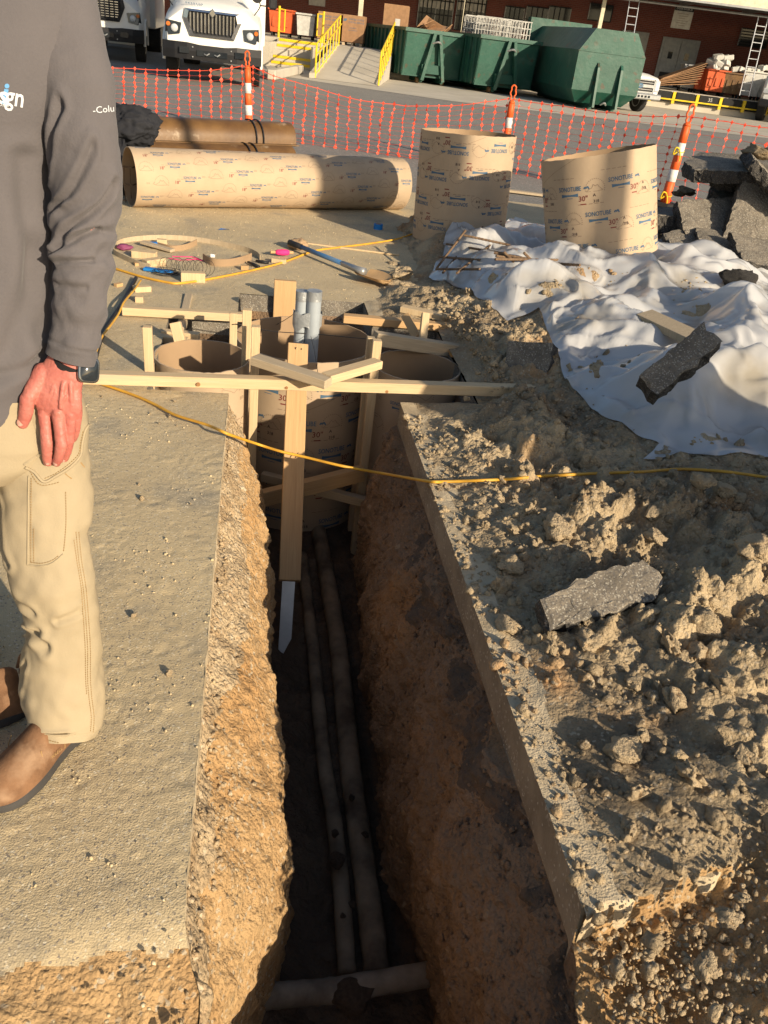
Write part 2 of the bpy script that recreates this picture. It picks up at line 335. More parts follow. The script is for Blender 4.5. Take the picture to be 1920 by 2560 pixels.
def textmesh(s, size=1., bold=0.):
    """flat lettering as (verts Nx2 centred, faces)"""
    if (s, bold) not in _tx:
        cu = bpy.data.curves.new('t', 'FONT'); cu.body = s; cu.size = 1.; cu.offset = bold; cu.resolution_u = 2; cu.align_x = 'CENTER'; cu.align_y = 'CENTER'
        ob = bpy.data.objects.new('t', cu); C.objects.link(ob); dg = bpy.context.evaluated_depsgraph_get(); dg.update()
        me = bpy.data.meshes.new_from_object(ob.evaluated_get(dg))
        _tx[(s, bold)] = ([(v.co.x, v.co.y) for v in me.vertices], [tuple(p.vertices) for p in me.polygons])
        bpy.data.objects.remove(ob); bpy.data.meshes.remove(me); bpy.data.curves.remove(cu)
    V, Fs = _tx[(s, bold)]; return [(x*size, y*size) for x, y in V], Fs
def rockmesh(name, seed, mats, sub=3, amp=.35, flat=.8, scale=1.):
    bm = bmesh.new(); bmesh.ops.create_icosphere(bm, subdivisions=sub, radius=1.)
    P_ = np.array([v.co[:] for v in bm.verts]); s = seed*7.3
    d = 1+amp*fbm(P_[:, 0]*1.3+s, P_[:, 1]*1.3, P_[:, 2]*1.3+s, 5, 2.1, .55)
    P_ = P_*d[:, None]; rs = np.random.RandomState(seed)
    for q in range(7):              # chip flats
        nrm = rs.normal(size=3); nrm /= np.linalg.norm(nrm); h = .55+.35*rs.rand(); pr = P_@nrm; P_ = P_-np.outer(np.clip(pr-h, 0, 9)*.85, nrm)
    P_[:, 2] *= flat
    for v, p in zip(bm.verts, P_*scale): v.co = p
    me = bpy.data.meshes.new(name); bm.to_mesh(me); bm.free()
    for q in (mats if isinstance(mats, list) else [mats]): me.materials.append(q)
    me.polygons.foreach_set('use_smooth', [True]*len(me.polygons)); return me
# ================================================================== GROUND
XL, XR, YE = -.097, .705, .95          # trench edges, near end of the sawn slab
def edge_rag(Y):                       # crumbling nearer than the slab end
    return sstep(1.02, .7, Y)
SHEET_POLY = [(p.x, p.y) for p in (G(1100, 618, .22), G(1075, 660, .14), G(1180, 748, .12), G(1265, 800, .16), G(1345, 775, .2), G(1385, 870, .16), G(1410, 960, .12), G(1500, 1050, .10), G(1585, 1098, .10), G(1640, 1135, .08), G(1600, 1172, .07), G(1850, 1185, .06), G(2500, 1240, .05), G(2700, 740, 0), G(1930, 640, .03), G(1700, 600, .03), G(1290, 530, .08), G(1135, 560, .14))]
def poly_dist(x, y, P_):
    x = np.asarray(x, float); y = np.asarray(y, float); ins = np.zeros(x.shape, bool); d = np.full(x.shape, 1e9); n = len(P_)
    for i in range(n):
        (x0, y0), (x1, y1) = P_[i], P_[(i+1) % n]; c = ((y0 > y) != (y1 > y)) & (x < (x1-x0)*(y-y0)/((y1-y0) if abs(y1-y0) > 1e-9 else 1e-9)+x0); ins ^= c
        L2 = (x1-x0)**2+(y1-y0)**2; t = np.clip(((x-x0)*(x1-x0)+(y-y0)*(y1-y0))/L2, 0, 1); d = np.minimum(d, np.hypot(x-x0-t*(x1-x0), y-y0-t*(y1-y0)))
    return np.where(ins, d, -d)
def dirt_h(x, y):
    """spoil heaped right of the trench"""
    dx = x-XR; e = sstep(.10, .55, dx)
    base = .035*sstep(.08, .35, dx)+.07*sstep(.35, 1.2, dx)*sstep(.6, 2.6, y)
    base = base+.17*np.exp(-((x-2.5)**2/.9+(y-5.2)**2/2.2))+.10*np.exp(-((x-2.6)**2/.35+(y-3.9)**2/.35))+.06*np.exp(-((x-1.55)**2/.1+(y-6.7)**2/.3))
    base = base+.03*np.exp(-((x-1.5)**2/.16+(y-4.5)**2/.8))+.05*np.exp(-((x-3.9)**2/1.5+(y-6.3)**2/1.5))
    base = base*sstep(8.3, 7.2, y+.15*fbm(x, y, 0, 2))
    far = sstep(4.9, 6.6, y)*sstep(1.55, 1.1, x)        # flat dust left of the sheet at the back
    base = base*(1-far)
    wx = x+.05*fbm(x*5, y*5, 1., 3); wy = y+.05*fbm(x*5, y*5, 7., 3)
    rough = (.25+.75*e)*(1-.85*far)*sstep(8.6, 7.6, y)
    near = sstep(1.9, 1.2, y)*sstep(1.35, .9, x)*.5     # flattened wet patch close by
    n = .040*fbm(x*3.1, y*3.1, 3., 3)+.055*clods(wx, wy, .19, .62, 1)+.035*clods(wx+.3, wy, .095, .6, 2)+.018*clods(wx, wy+.1, .045, .75, 3)+.008*clods(x, y, .022, .8, 5)
    n = n+.022*np.abs(fbm(x*9, y*9, 2., 4))+.006*fbm(x*45, y*45, 1., 2)
    pd = poly_dist(x, y, SHEET_POLY); rough = rough*(1-.6*sstep(-.45, -.03, pd)); rough = rough*(1-.45*sstep(1.75, 1.2, y)*sstep(1.5, 1.1, x))*(.18+.82*sstep(.06, .17, dx+.03*fbm(y*5, 0*y, 8., 2)))
    under = sstep(-.02, .10, pd); n = n*(1+.40*sstep(1.1, 1.7, y)); lump = .13*clods(x+.08*fbm(x*3, y*3, 6., 2), y+.08*fbm(x*3, y*3, 9., 2), .46, .8, 12)+.06*clods(x, y, .21, .5, 13)+.10*np.exp(-(((x-1.62-.15*0)*.5)**2/.9+((y-3.28-.10*(x-1.7))/.10)**2/2.))*sstep(1.7, 2., x)
    h = base+rough*n*(1-near*.5)*(1-.8*under)+sstep(0, .16, pd)*lump*sstep(7.0, 6.2, y)*1.0-.02*under
    h = h-.03*far-.03*sstep(7.6, 8.2, y)
    return h*sstep(-.01, .05, dx+.02*fbm(y*9, 0*y, 3., 3))
def lines(segs):
    out = []
    for a, b, n in segs: out.extend(list(np.linspace(a, b, n, endpoint=False)))
    out.append(segs[-1][1]); return np.array(out)
# --- right: dirt sheet
xs = lines([(XR, 2.3, 200), (2.3, 4.6, 120), (4.6, 7.5, 60)])
ys = lines([(-1.2, .6, 60), (.6, 3.57, 400), (3.57, 4.65, 90), (4.65, 5.17, 40), (5.17, 9.2, 150)])
def pit_hole(X, Y):                    # plus-shaped excavation round the form tubes
    a = (X > -.46) & (X < 1.09) & (Y > 3.57) & (Y < 4.68)
    b = (X > -.09) & (X < .70) & (Y > 4.6) & (Y < 5.17)
    c = (X > XL) & (X < XR) & (Y < 3.58)
    return a | b | c
X, Y = np.meshgrid(xs, ys, indexing='ij'); Z = dirt_h(X, Y)
endl = Y-(.955+.22*(X-XR)+.015*fbm(X*12, 0*X, 3., 3)); drop = sstep(.004, -.006, endl); Z = Z*(1-.5*sstep(.10, 0., endl))-drop*(.10*sstep(.55, .2, X-XR)+.09*sstep(.30, .0, X-XR)*sstep(0, -.25, endl))+drop*(.012*fbm(X*14, Y*14, 0, 4)+.02*clods(X, Y, .05, .6, 4)+.01*clods(X, Y, .022, .7, 5))
px_pit = sstep(.22, .0, X-1.09)*sstep(3.3, 3.6, Y)*sstep(5.0, 4.7, Y); Z = Z*(1-.8*px_pit)-.03*sstep(5.17, 5.5, Y)*(1-np.clip(Z/.03, 0, 1))
keep = ~pit_hole((X[:-1, :-1]+X[1:, 1:])/2, (Y[:-1, :-1]+Y[1:, 1:])/2)
X2 = X+np.where(X < XR+.001, edge_rag(Y)*(-.032+.03*fbm(Y*6, 0*Y, 2., 3)), 0)
b = MB(); e0 = lambda x: .955+.22*(x-XR)+.008*math.sin(x*60)+.006*math.sin(x*23)
xx_ = np.linspace(XR+.001, 1.35, 34); V = []
for x in xx_:
    for z, dy in ((.0008, .006), (-.004, .0), (-.04, .004*math.sin(x*90)), (-.08, -.004*math.sin(x*70)), (-.12, .0)): V.append((x, e0(x)+dy, z))
b.add(V, [(i*5+j, (i+1)*5+j, (i+1)*5+j+1, i*5+j+1) for i in range(33) for j in range(4)]); n_ = len(V); b.add([(x, e0(x)+.006, .0008) for x in xx_]+[(x, e0(x)+.14, .0008) for x in xx_], [(i, i+1, 34+i+1, 34+i) for i in range(33)])
b.build('pavement_slab', M['lip'], smooth=True, kind='structure', label='broken end of the dusty slab on the right side')
gridmesh('dirt_ground', np.stack([X2, Y, Z], -1), len(xs), len(ys), [M['dirt'], M['lip'], M['subsoil']], fm=np.where(drop[:-1, :-1] > .5, 2, (X[:-1, :-1] < XR+.085+.05*fbm(Y[:-1, :-1]*4, X[:-1, :-1]*6, 3., 3)).astype(int)), keep=keep, kind='structure', label='cloddy tan dirt spread beside the trench')
# --- left: dusty pavement; far: dusty ground behind the pit
def pave_h(X, Y):
    return .005*fbm(X*1.1, Y*1.1, 5., 2)+.0007*fbm(X*14, Y*14, 2., 3)+.0022*clods(X+.02*fbm(X*9, Y*9, 0, 2), Y, .04, .10, 9)-.0022*clods(X+.02*fbm(X*19, Y*19, 0, 2), Y, .028, .05, 19)+.0014*fbm(X*55, Y*55, 2., 2)*(.6+.8*sstep(-.2, .4, fbm(X*2, Y*2, 4., 2)))
xs = lines([(-6., -2.2, 60), (-2.2, -.46, 170), (-.46, XL, 50), (XL, XR, 60), (XR, 7.5, 150)]); ys = lines([(-1.2, .5, 60), (.5, 3.57, 420), (3.57, 4.68, 100), (4.68, 5.17, 40), (5.17, 9.6, 200)])
X, Y = np.meshgrid(xs, ys, indexing='ij'); Z = pave_h(X, Y)
er = edge_rag(Y); Z = Z-er*(.11*sstep(.45, 0, XL-X)+.02)+.022*er*fbm(X*16, Y*16, 0, 4)+er*.02*clods(X, Y, .06, .5, 4)
X2 = X+np.where(np.abs(X-XL) < 1e-6, .003*fbm(Y*20, 0*Y, 1., 3)+er*(.06+.04*fbm(Y*6, 0*Y, 5., 3)), 0)*(Y < 3.5)
keep = ~pit_hole((X[:-1, :-1]+X[1:, 1:])/2, (Y[:-1, :-1]+Y[1:, 1:])/2) & ~(((X[:-1, :-1]+X[1:, 1:])/2 > XR) & ((Y[:-1, :-1]+Y[1:, 1:])/2 < 5.17))
gridmesh('pavement', np.stack([X2, Y, Z], -1), len(xs), len(ys), [M['pave'], M['subsoil']], fm=((Y[:-1, :-1]+.03*fbm(X[:-1, :-1]*9, Y[:-1, :-1]*9, 4., 3)+.12*np.clip(XL-X[:-1, :-1]-.15, 0, 9)) < .93).astype(int), keep=keep, kind='structure', label='dusty tan pavement left of the trench')
# --- trench walls
WLY, WLF = [.7, .98, 1.12, 1.28, 1.5, 2.1, 3.0, 3.57], [.1, .3, .52, .85, 1.02, .97, .88, .66]
WRY, WRF = [.6, 1.2, 1.7, 2.7, 3.2, 3.57], [.55, .72, .95, 1., .62, .38]
def wall(name, X0, side, prof, mats, ya=-1.2, yb=3.57, ny=560, nz=150, slab=.10):
    """prof: list (depth z, inward offset); side +1 = wall whose inside is +x"""
    ys = np.linspace(ya, yb, ny); v = np.linspace(0, 1, nz)
    pz = np.array([p[0] for p in prof]); po = np.array([p[1] for p in prof]); s = np.linspace(0, 1, len(prof))
    zz = np.interp(v, s, pz); oo = np.interp(v, s, po)
    Yg, Zg = np.meshgrid(ys, zz, indexing='ij'); _, O = np.meshgrid(ys, oo, indexing='ij')
    er = edge_rag(Yg); inslab = (Zg > -slab)*(er < .5)
    nz_ = (1.25 if side < 0 else 1.)*(.045*fbm(Yg*1.6, Zg*1.3, 11.+side, 3)+.022*fbm(Yg*7, Zg*5, 3.+side, 4)+.012*clods(Yg+.02*fbm(Yg*8, Zg*8, 0, 2), Zg, .05, .7, 6)+.008*clods(Yg, Zg, .023, .7, 7)+.004*fbm(Yg*50, Zg*50, 0, 2))
    amp = np.where(inslab, .0, 1.)*sstep(0.0, .12, -Zg)
    amp = np.where(er > .3, sstep(.0, .05, -Zg), amp)*(1-sstep(-1.0, -1.12, Zg)*.6)
    if side > 0: O = O*np.interp(Yg, WLY, WLF)
    else: O = O*np.interp(Yg, WRY, WRF)
    Off = O+nz_*amp*1.0+np.where(inslab & True, 0, -.006*(Zg > -.16))
    Off = Off*np.where(Zg > -.02, np.clip(-Zg/.02, 0, 1), 1)
    if side > 0: Off = Off+er*(.06+.04*fbm(Yg*6, 0*Yg, 5., 3)+.004)*sstep(-.3, 0, Zg)+.003*fbm(Yg*20, 0*Yg, 1., 3)*(1-er)*(Zg > -.1)
    else: Off = Off+er*(.03-.03*fbm(Yg*6, 0*Yg, 2., 3))*sstep(-.3, 0, Zg)
    zt = (-.13*er+.022*er*fbm(X0*16+0*Yg, Yg*16, 0, 4))*sstep(-.3, 0., Zg)
    if side < 0: dr_ = sstep(.004, -.006, Yg-.955-.015*fbm(XR*12+0*Yg, 0*Yg, 3., 3)); zt = -dr_*(.098+.088*sstep(0, -.25, Yg-.955))*sstep(-.3, 0., Zg)
    Xg = X0+side*Off; fm = np.zeros((ny-1, nz-1), int)
    yc = (Yg[:-1, :-1]+Yg[1:, 1:])/2; zc = (Zg[:-1, :-1]+Zg[1:, 1:])/2; nn = fbm(yc*2.2, zc*2, 4., 3)
    fm[:] = 2; fm[zc > -.16+.09*nn] = 1; fm[(zc > -slab) & (yc > YE)] = 0
    if side < 0: fm[(zc > -.30) & (zc < -slab-.01) & (fbm(yc*2.3, zc*3.5, 14., 3)+.35*np.exp(-((zc+.19)/.05)**2) > .33)] = 3
    return gridmesh(name, np.stack([Xg, Yg, Zg+zt], -1), ny, nz, mats, fm=fm, kind='structure')
wl = wall('trench_wall', XL, 1, [(0, 0), (-.035, .002), (-.05, .004), (-.12, .05), (-.2, .10), (-.3, .15), (-.38, .19), (-.5, .215), (-.62, .21), (-.9, .20), (-1.15, .22)], [M['lip'], M['gravelbase'], M['subsoil']], slab=.035)
wl['label'] = 'sunlit crumbling tan left wall of the trench'
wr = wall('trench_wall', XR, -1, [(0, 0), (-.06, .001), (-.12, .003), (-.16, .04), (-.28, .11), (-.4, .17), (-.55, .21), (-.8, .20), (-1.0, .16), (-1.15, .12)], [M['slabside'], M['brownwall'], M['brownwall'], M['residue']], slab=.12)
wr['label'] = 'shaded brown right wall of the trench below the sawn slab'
# --- trench floor and pit floor
xs = np.linspace(-.6, 1.25, 120); ys = np.linspace(-1.2, 5.4, 420); X, Y = np.meshgrid(xs, ys, indexing='ij')
Z = -1.12+.03*fbm(X*3, Y*3, 8., 3)+.035*clods(X+.02*fbm(X*9, Y*9, 0, 2), Y, .09, .6, 8)+.015*clods(X, Y, .04, .7, 3)+.01*fbm(X*20, Y*20, 0, 3)+.12*sstep(.3, .0, X-.0)*sstep(3.5, 3., Y)
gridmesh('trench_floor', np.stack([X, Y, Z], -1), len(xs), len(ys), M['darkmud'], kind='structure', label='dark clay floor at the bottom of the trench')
# --- pit walls
def pitwall(pts, inn, name='pit_wall'):
    (x0, y0), (x1, y1) = pts; L = math.hypot(x1-x0, y1-y0); nu = max(8, int(L/.015)); nz = 70
    u = np.linspace(0, 1, nu); z = np.linspace(.0, -1.15, nz); U, Zg = np.meshgrid(u, z, indexing='ij')
    X = x0+(x1-x0)*U; Y = y0+(y1-y0)*U; s = X*1.+Y*1.
    off = sstep(-.07, -.16, Zg)*(.02+.03*np.abs(fbm(s*4, Zg*4, 3., 3))+.02*clods(s, Zg, .06, .7, 4)); 
    X = X+inn[0]*off; Y = Y+inn[1]*off
    fm = (((Zg[:-1, :-1]+Zg[1:, 1:])/2) < -.10).astype(int)
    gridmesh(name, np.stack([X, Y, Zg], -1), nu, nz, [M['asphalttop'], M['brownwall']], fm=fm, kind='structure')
for a, b_, i_ in [((-.46, 3.57), (-.097, 3.57), (0, 1)), ((.705, 3.57), (1.09, 3.57), (0, 1)), ((-.46, 4.68), (-.46, 3.57), (1, 0)), ((-.09, 4.68), (-.46, 4.68), (0, -1)),
                  ((-.09, 5.17), (-.09, 4.68), (1, 0)), ((.70, 5.17), (-.09, 5.17), (0, -1)), ((.70, 4.68), (.70, 5.17), (-1, 0)), ((1.09, 4.68), (.70, 4.68), (0, -1)), ((1.09, 3.57), (1.09, 4.68), (-1, 0))]:
    pitwall((a, b_), i_)
# --- asphalt lot to the horizon, and pale concrete apron by the dock
def flat(name, poly, z, m_, **k):
    b = MB(); b.add([(p[0], p[1], z) for p in poly], [tuple(range(len(poly)))]); return b.build(name, m_, kind='structure', **k)
lot = MB(); Q = 900
def ring(a0, a1):    # frame of quads around the excavated ground
    (x0, y0, x1, y1), (X0, Y0, X1, Y1) = a0, a1
    lot.add([(x0, y0, -.014), (x1, y0, -.014), (x1, y1, -.014), (x0, y1, -.014), (X0, Y0, -.014), (X1, Y0, -.014), (X1, Y1, -.014), (X0, Y1, -.014)], [(4, 5, 1, 0), (5, 6, 2, 1), (6, 7, 3, 2), (7, 4, 0, 3)])
ring((-5.9, -1.1, 7.4, 9.1), (-Q, -Q, Q, Q)); lot.build('asphalt_lot', M['asphalt'], kind='structure', label='grey asphalt yard behind the orange fence')
b = MB(); b.add([(-.46, 8.9, -.01), (7.6, 8.9, -.01), (7.6, 9.7, -.012), (-.46, 9.7, -.012)], [(0, 1, 2, 3)])
a0, a1, a2, a3 = G(690, 188), G(1130, 252), G(1920, 345), G(2300, 372)
far = [B(120, 60), B(-60, 60), B(-16, 60), B(-8, 30)]
flat('concrete_apron', [a0, a1, a2, a3, far[0], far[2]], -.008, M['concrete'], label='pale concrete apron in front of the loading dock')
# yard behind the camera is not built: nothing stands there but the ground
# ================================================================== FORM TUBES
def wrap_print(mb, r, H_, stamps, mi_of, up=1):
    """stamps: (kind, angle, z, rot, scale) lettering bent round the tube, 1.2 mm proud"""
    def put(V, Fs, a, z, mi, rot, sc_):
        c, s = math.cos(rot), math.sin(rot); out = []
        for x, y in V:
            x, y = x*sc_, y*sc_; x, y = x*c-y*s, x*s+y*c; an = a+x/r
            out.append((math.cos(an)*(r+.0013), math.sin(an)*(r+.0013), min(max(z+y, .004), H_-.004)))
        mb.add(out, Fs, mi)
    def shift(V, dx, dy): return [(x+dx, y+dy) for x, y in V]
    def bar(x0, x1, y0, y1, n=6, sag=0.):
        V = []; 
        for i in range(n+1):
            x = x0+(x1-x0)*i/n; q = sag*(1-(2*i/n-1)**2); V += [(x, y0+q), (x, y1-q)]
        return V, [(2*i, 2*i+2, 2*i+3, 2*i+1) for i in range(n)]
    def stroke(pts, w_):
        V = []; Fs = []
        for (x0, y0), (x1, y1) in zip(pts[:-1], pts[1:]):
            L = math.hypot(x1-x0, y1-y0) or 1; nx, ny = -(y1-y0)/L*w_, (x1-x0)/L*w_; n = len(V)
            V += [(x0+nx, y0+ny), (x0-nx, y0-ny), (x1-nx, y1-ny), (x1+nx, y1+ny)]; Fs.append((n, n+1, n+2, n+3))
        return V, Fs
    MAPS = {'va': [(-.045, -.012), (-.03, 0), (-.018, .004), (-.008, .022), (.002, .012), (.012, .02), (.02, .008), (.04, -.01), (.012, -.013), (-.045, -.012)],
            'nc': [(-.045, .008), (.045, .012), (.03, -.006), (.012, -.018), (-.006, -.006), (-.045, .008)]}
    for kind, a, z, rot, sc_ in stamps:
        if kind == 'logo':
            V, Fs = textmesh('SONOTUBE', .034, .016); V = [(x*.80, y) for x, y in V]; put(V, Fs, a, z, mi_of[0], rot, sc_)
            V, Fs = bar(-.052, .052, -.042, -.024, 6, .0045); put(V, Fs, a, z, mi_of[0], rot, sc_)
            V, Fs = bar(-.018, .018, -.050, -.047, 2); put(V, Fs, a, z, mi_of[0], rot, sc_)
            put(*stroke([(.088, -.004), (.094, .006), (.1, -.002), (.108, .008), (.116, -.006)], .0035), a, z, mi_of[0], rot, sc_)
        elif kind == 'size': V, Fs = textmesh('30"', .050, .01); put(V, Fs, a, z, mi_of[1], rot, sc_); put(*bar(-.02, .02, -.040, -.032, 2), a, z, mi_of[1], rot, sc_)
        elif kind == 'size18': V, Fs = textmesh('18"', .042, .008); put(V, Fs, a, z, mi_of[1], rot, sc_)
        elif kind == 'num': V, Fs = textmesh('318', .030, .01); put(V, Fs, a, z, mi_of[2], rot, sc_); V, Fs = textmesh('A', .03, .01); put(shift(V, -.012, .045), Fs, a, z, mi_of[2], rot, sc_)
        elif kind == 'num2': V, Fs = textmesh('213', .022, .006); put(V, Fs, a, z, mi_of[3], rot, sc_); V, Fs = textmesh('C', .024, .01); put(shift(V, .06, 0), Fs, a, z, mi_of[3], rot, sc_)
        elif kind in ('va', 'nc'):
            put(*stroke([(x*1.25, y*1.25) for x, y in MAPS[kind]], .0011), a, z, mi_of[3], rot, sc_)
            arc = [(.062*math.cos(t), .062*math.sin(t)) for t in np.linspace(-.3, math.pi+.3, 19)]
            for q in range(0, 18): put(*stroke([arc[q], (arc[q][0]*.6+arc[q+1][0]*.4, arc[q][1]*.6+arc[q+1][1]*.4)], .0022), a, z, mi_of[3], rot, sc_)
        elif kind == 'line':
            for q in range(5): put(*bar(-.09+q*.04, -.062+q*.04, -.0016, .0016, 1), a, z, mi_of[3], rot, sc_)
def form_tube(label, loc, r, H_, rot=(0, 0, 0), prints=None, group='cardboard form tubes', flip=False, oval=1., seed=1, seams=True, horizontal=False):
    root = empty('form_tube', loc, rot=rot, label=label, cat='form tube', group=group)
    n = 72; t = .008; rs = np.random.RandomState(seed); b = MB(); V = []
    prof = [(r-t, 0), (r, 0)]+[(r, H_*q/6) for q in range(1, 7)]+[(r-t, H_)]+[(r-t, H_*q/6) for q in range(5, 0, -1)]
    for q in range(n):
        a = 2*math.pi*q/n; fz = .0013*rs.randn()
        for (rr, z) in prof: V.append((rr*math.cos(a), rr*math.sin(a), z+(fz if z == H_ else 0)))
    k = len(prof); Fs = []; mi = []
    for q in range(n):
        for j in range(k):
            Fs.append((q*k+j, ((q+1) % n)*k+j, ((q+1) % n)*k+(j+1) % k, q*k+(j+1) % k)); mi.append(0 if j in range(0, 8) else 1)
    b.v = [tuple(v) for v in V]; b.f = Fs; b.mi = mi; b.n = len(V)
    o = b.build('tube_wall', [M['kraft'], M['kraftin']], root); autosmooth(o, 50)
    if seams:
        b = MB(); pitch = 2*math.pi*r*.42; N_ = 60
        for s0 in np.arange(-pitch, H_, pitch):
            pv = []
            for q in range(N_+1):
                a = 2*math.pi*q/N_; z = s0+pitch*q/N_
                for dz in (-.0011, .0011): pv.append((math.cos(a)*(r+.0006), math.sin(a)*(r+.0006), z+dz))
            Fs = [(2*q, 2*q+2, 2*q+3, 2*q+1) for q in range(N_) if .003 < pv[2*q][2] < H_-.01]
            b.add(pv, Fs)
        b.build('spiral_seam', M['seam'], root)
    if prints:
        b = MB(); wrap_print(b, r, H_, prints, (0, 1, 2, 3)); b.build('printed_lettering', [M['inkblue'], M['inkred'], M['inkblack'], M['inkpale']], root)
    root.scale = (1, oval, 1)
    return root
def stamps30(H_, r, a0=0., flip=False, a_lo=-math.pi, a_hi=math.pi):
    out = []; rot = math.pi if flip else 0.; sg = -1 if flip else 1; k = 0
    for z0_ in np.arange(.09, H_, .20):
        for q in range(7):
            a = a_lo+(q+.45*k)*.897+a0; z = z0_+.035*math.sin(q*2.1)
            if z > H_-.05: continue
            out.append(('logo', a, z, rot, 1.18)); out.append(('size', a+sg*.095/r, z-sg*.066, rot, .95)); out.append(('num', a+sg*.18/r, z-sg*.088, rot, .85))
            out.append(('nc' if flip else 'va', a+sg*(-.17)/r, z-sg*.04, rot, 1.)); out.append(('line', a-sg*.05/r, z+.068, rot+.0, .9))
        k += 1
    return [s for s in out if .03 < s[2] < H_-.035]
# three in the pit
TA = form_tube('wide cardboard tube set in the pit with two grey conduits standing inside', (.30, 4.47, -1.06), .388, 1.04, prints=stamps30(1.04, .388, .3), group='form tubes set in the pit', seed=2)
def stamps18(H_, r, a0=0., down=False):
    out = []
    for k, z in enumerate(np.arange(.08, H_-.05, .21)):
        for q in range(4):
            a = a0+q*1.57+.5*(k % 2); out += [('logo', a, z, math.pi/2*0, .75), ('nc', a+.5, z+.06, 0, .9), ('num2', a+.8, z, 0, 1), ('line', a+.2, z+.1, 0, .8)]
    return out
form_tube('narrow open cardboard tube in the left wing of the pit, sun inside', (-.24, 3.99, -1.06), .236, 1.08, prints=stamps18(1.08, .236, .2), group='form tubes set in the pit', seed=3)
form_tube('narrow open cardboard tube in the right wing of the pit, in shade', (.87, 4.08, -1.06), .236, 1.06, prints=stamps18(1.06, .236, 1.1), group='form tubes set in the pit', seed=4)
# two standing behind
pA = DY(1147, 575, 7.03); pA.z = 0.06
form_tube('upright wide cardboard tube with upside-down print, left of the tilted one', (pA.x, 7.03, .07), .385, .82, rot=(R(-2), R(-2.5), R(-11)), prints=stamps30(.82, .385, .15, True), group='wide tubes standing beside the plastic sheet', seed=5)
pB = G(1492, 630, .34)
form_tube('tilted wide cardboard tube standing on the white plastic sheet', (pB.x+.09, pB.y+.12, .30), .385, .68, rot=(R(-5), R(-15), R(-11)), prints=stamps30(.68, .385, .1), group='wide tubes standing beside the plastic sheet', oval=.93, seed=6)
# long one lying on the ground
e0 = G(338, 525, 0); e1 = G(1010, 530, 0); r = .235
ax = (e1-e0).normalized(); nn = Vector((-ax.y, ax.x, 0)); base = e0+nn*r*.6+Vector((0, 0, r))
Rm = Matrix((Vector((0, 0, 1)), -nn if True else nn, ax)).transposed()
if Rm.determinant() < 0: Rm = Matrix((Vector((0, 0, 1)), nn, ax)).transposed()
L18 = (e1-e0).length; st = []
for k, z in enumerate(np.arange(.09, L18, .118)):
    for q in range(3):
        a = q*2.09+k*.46; st += [('logo', a, z, math.pi/2, .8), ('size18', a+.62, z+.01, math.pi/2, .85), ('va', a+1.12, z-.005, math.pi/2, .95), ('num2', a-.5, z, math.pi/2, .8), ('line', a+.05, z-.04, math.pi/2, .8)]
st = [s for s in st if .06 < s[2] < L18-.06]
form_tube('long cardboard tube lying flat on the dusty ground', base, r, L18, rot=Rm.to_euler(), prints=st, seed=8, seams=False, group='loose form tube lying down')
# nails/pins through the pit tubes
# ================================================================== FORMWORK FRAME
root = empty('formwork_frame', (.30, 3.75, 0), label='light timber formwork frame nailed round the pit tubes', cat='wooden frame')
def lum(name, p0, p1, w_=.04, h_=.045, m_='lumber', par=root, up=(0, 0, 1), **k):
    p0, p1 = Vector(p0), Vector(p1); c = (p0+p1)/2; z = (p1-p0); L = z.length; z.normalize(); u = Vector(up)
    x = u.cross(z); x = x if x.length > 1e-4 else Vector((1, 0, 0)).cross(z); x.normalize(); y = z.cross(x)
    b = MB(); b.box((0, 0, 0), (w_, h_, L), bev=.0025); o = b.build(name, M[m_], par, **k)
    o.rotation_euler = Matrix((x, y, z)).transposed().to_euler(); o.location = c-(par.location if par else Vector((0, 0, 0)))
    return o
UPY = (0, 1, 0)
fr0 = G(205, 945, .045); fr1 = G(1345, 988, .045)
fr = lum('rail', (fr0.x, fr0.y, .05), (fr1.x, fr1.y-.02, .075), .055, .05, 'lumber')
for kx, in ((-.62,), (.0,), (.72,)):
    b = MB(); b.cyl((.028*0, -.0285, 0), (0, -.0295, 0), .007, n=10); 
# back rail in two lengths, on the ground behind the pit
bk0 = G(306, 778, .03); bk1 = G(612, 795, .03); lum('rail', (bk0.x, bk0.y, .035), (bk1.x, bk1.y, .035), .05, .045)
bk2 = G(858, 797, .03); bk3 = G(1165, 822, .03); lum('rail', (bk2.x, bk2.y, .035), (bk3.x, bk3.y, .03), .06, .045, 'lumberred')
# stakes
def stake(px, py, Yn, zb, w_=.04, h_=.04, m_='lumber', lean=(0, 0)):
    p = DY(px, py, Yn); return lum('stake', (p.x-lean[0], Yn-lean[1], zb), (p.x, Yn, p.z), w_, h_, m_, up=UPY)
stake(368, 816, 3.80, -.5, .042, .04, lean=(-.01, 0)); stake(618, 773, 4.00, -1.0, .045, .045); stake(640, 815, 3.86, -1.1, .042, .045)
stake(943, 850, 3.93, -1.1, .045, .045); stake(928, 843, 4.02, -1.0, .04, .04); stake(584, 782, 4.28, -.4, .04, .03, 'lumber')
# leaning pieces over the back-left rail
a = D(466, 740, 0); 
def seg(px0, py0, Y0, px1, py1, Y1, w_, h_, m_='lumber', up=(0, 0, 1), name='brace', **k): return lum(name, DY(px0, py0, Y0), DY(px1, py1, Y1), w_, h_, m_, up=up, **k)
seg(472, 742, 5.05, 452, 828, 4.45, .045, .045, 'lumbergrey'); seg(438, 806, 4.18, 450, 853, 4.15, .055, .045, 'lumber', up=UPY)
seg(388, 843, 4.32, 470, 855, 4.28, .05, .04, 'lumber'); seg(405, 833, 4.36, 498, 842, 4.33, .05, .04, 'lumber')
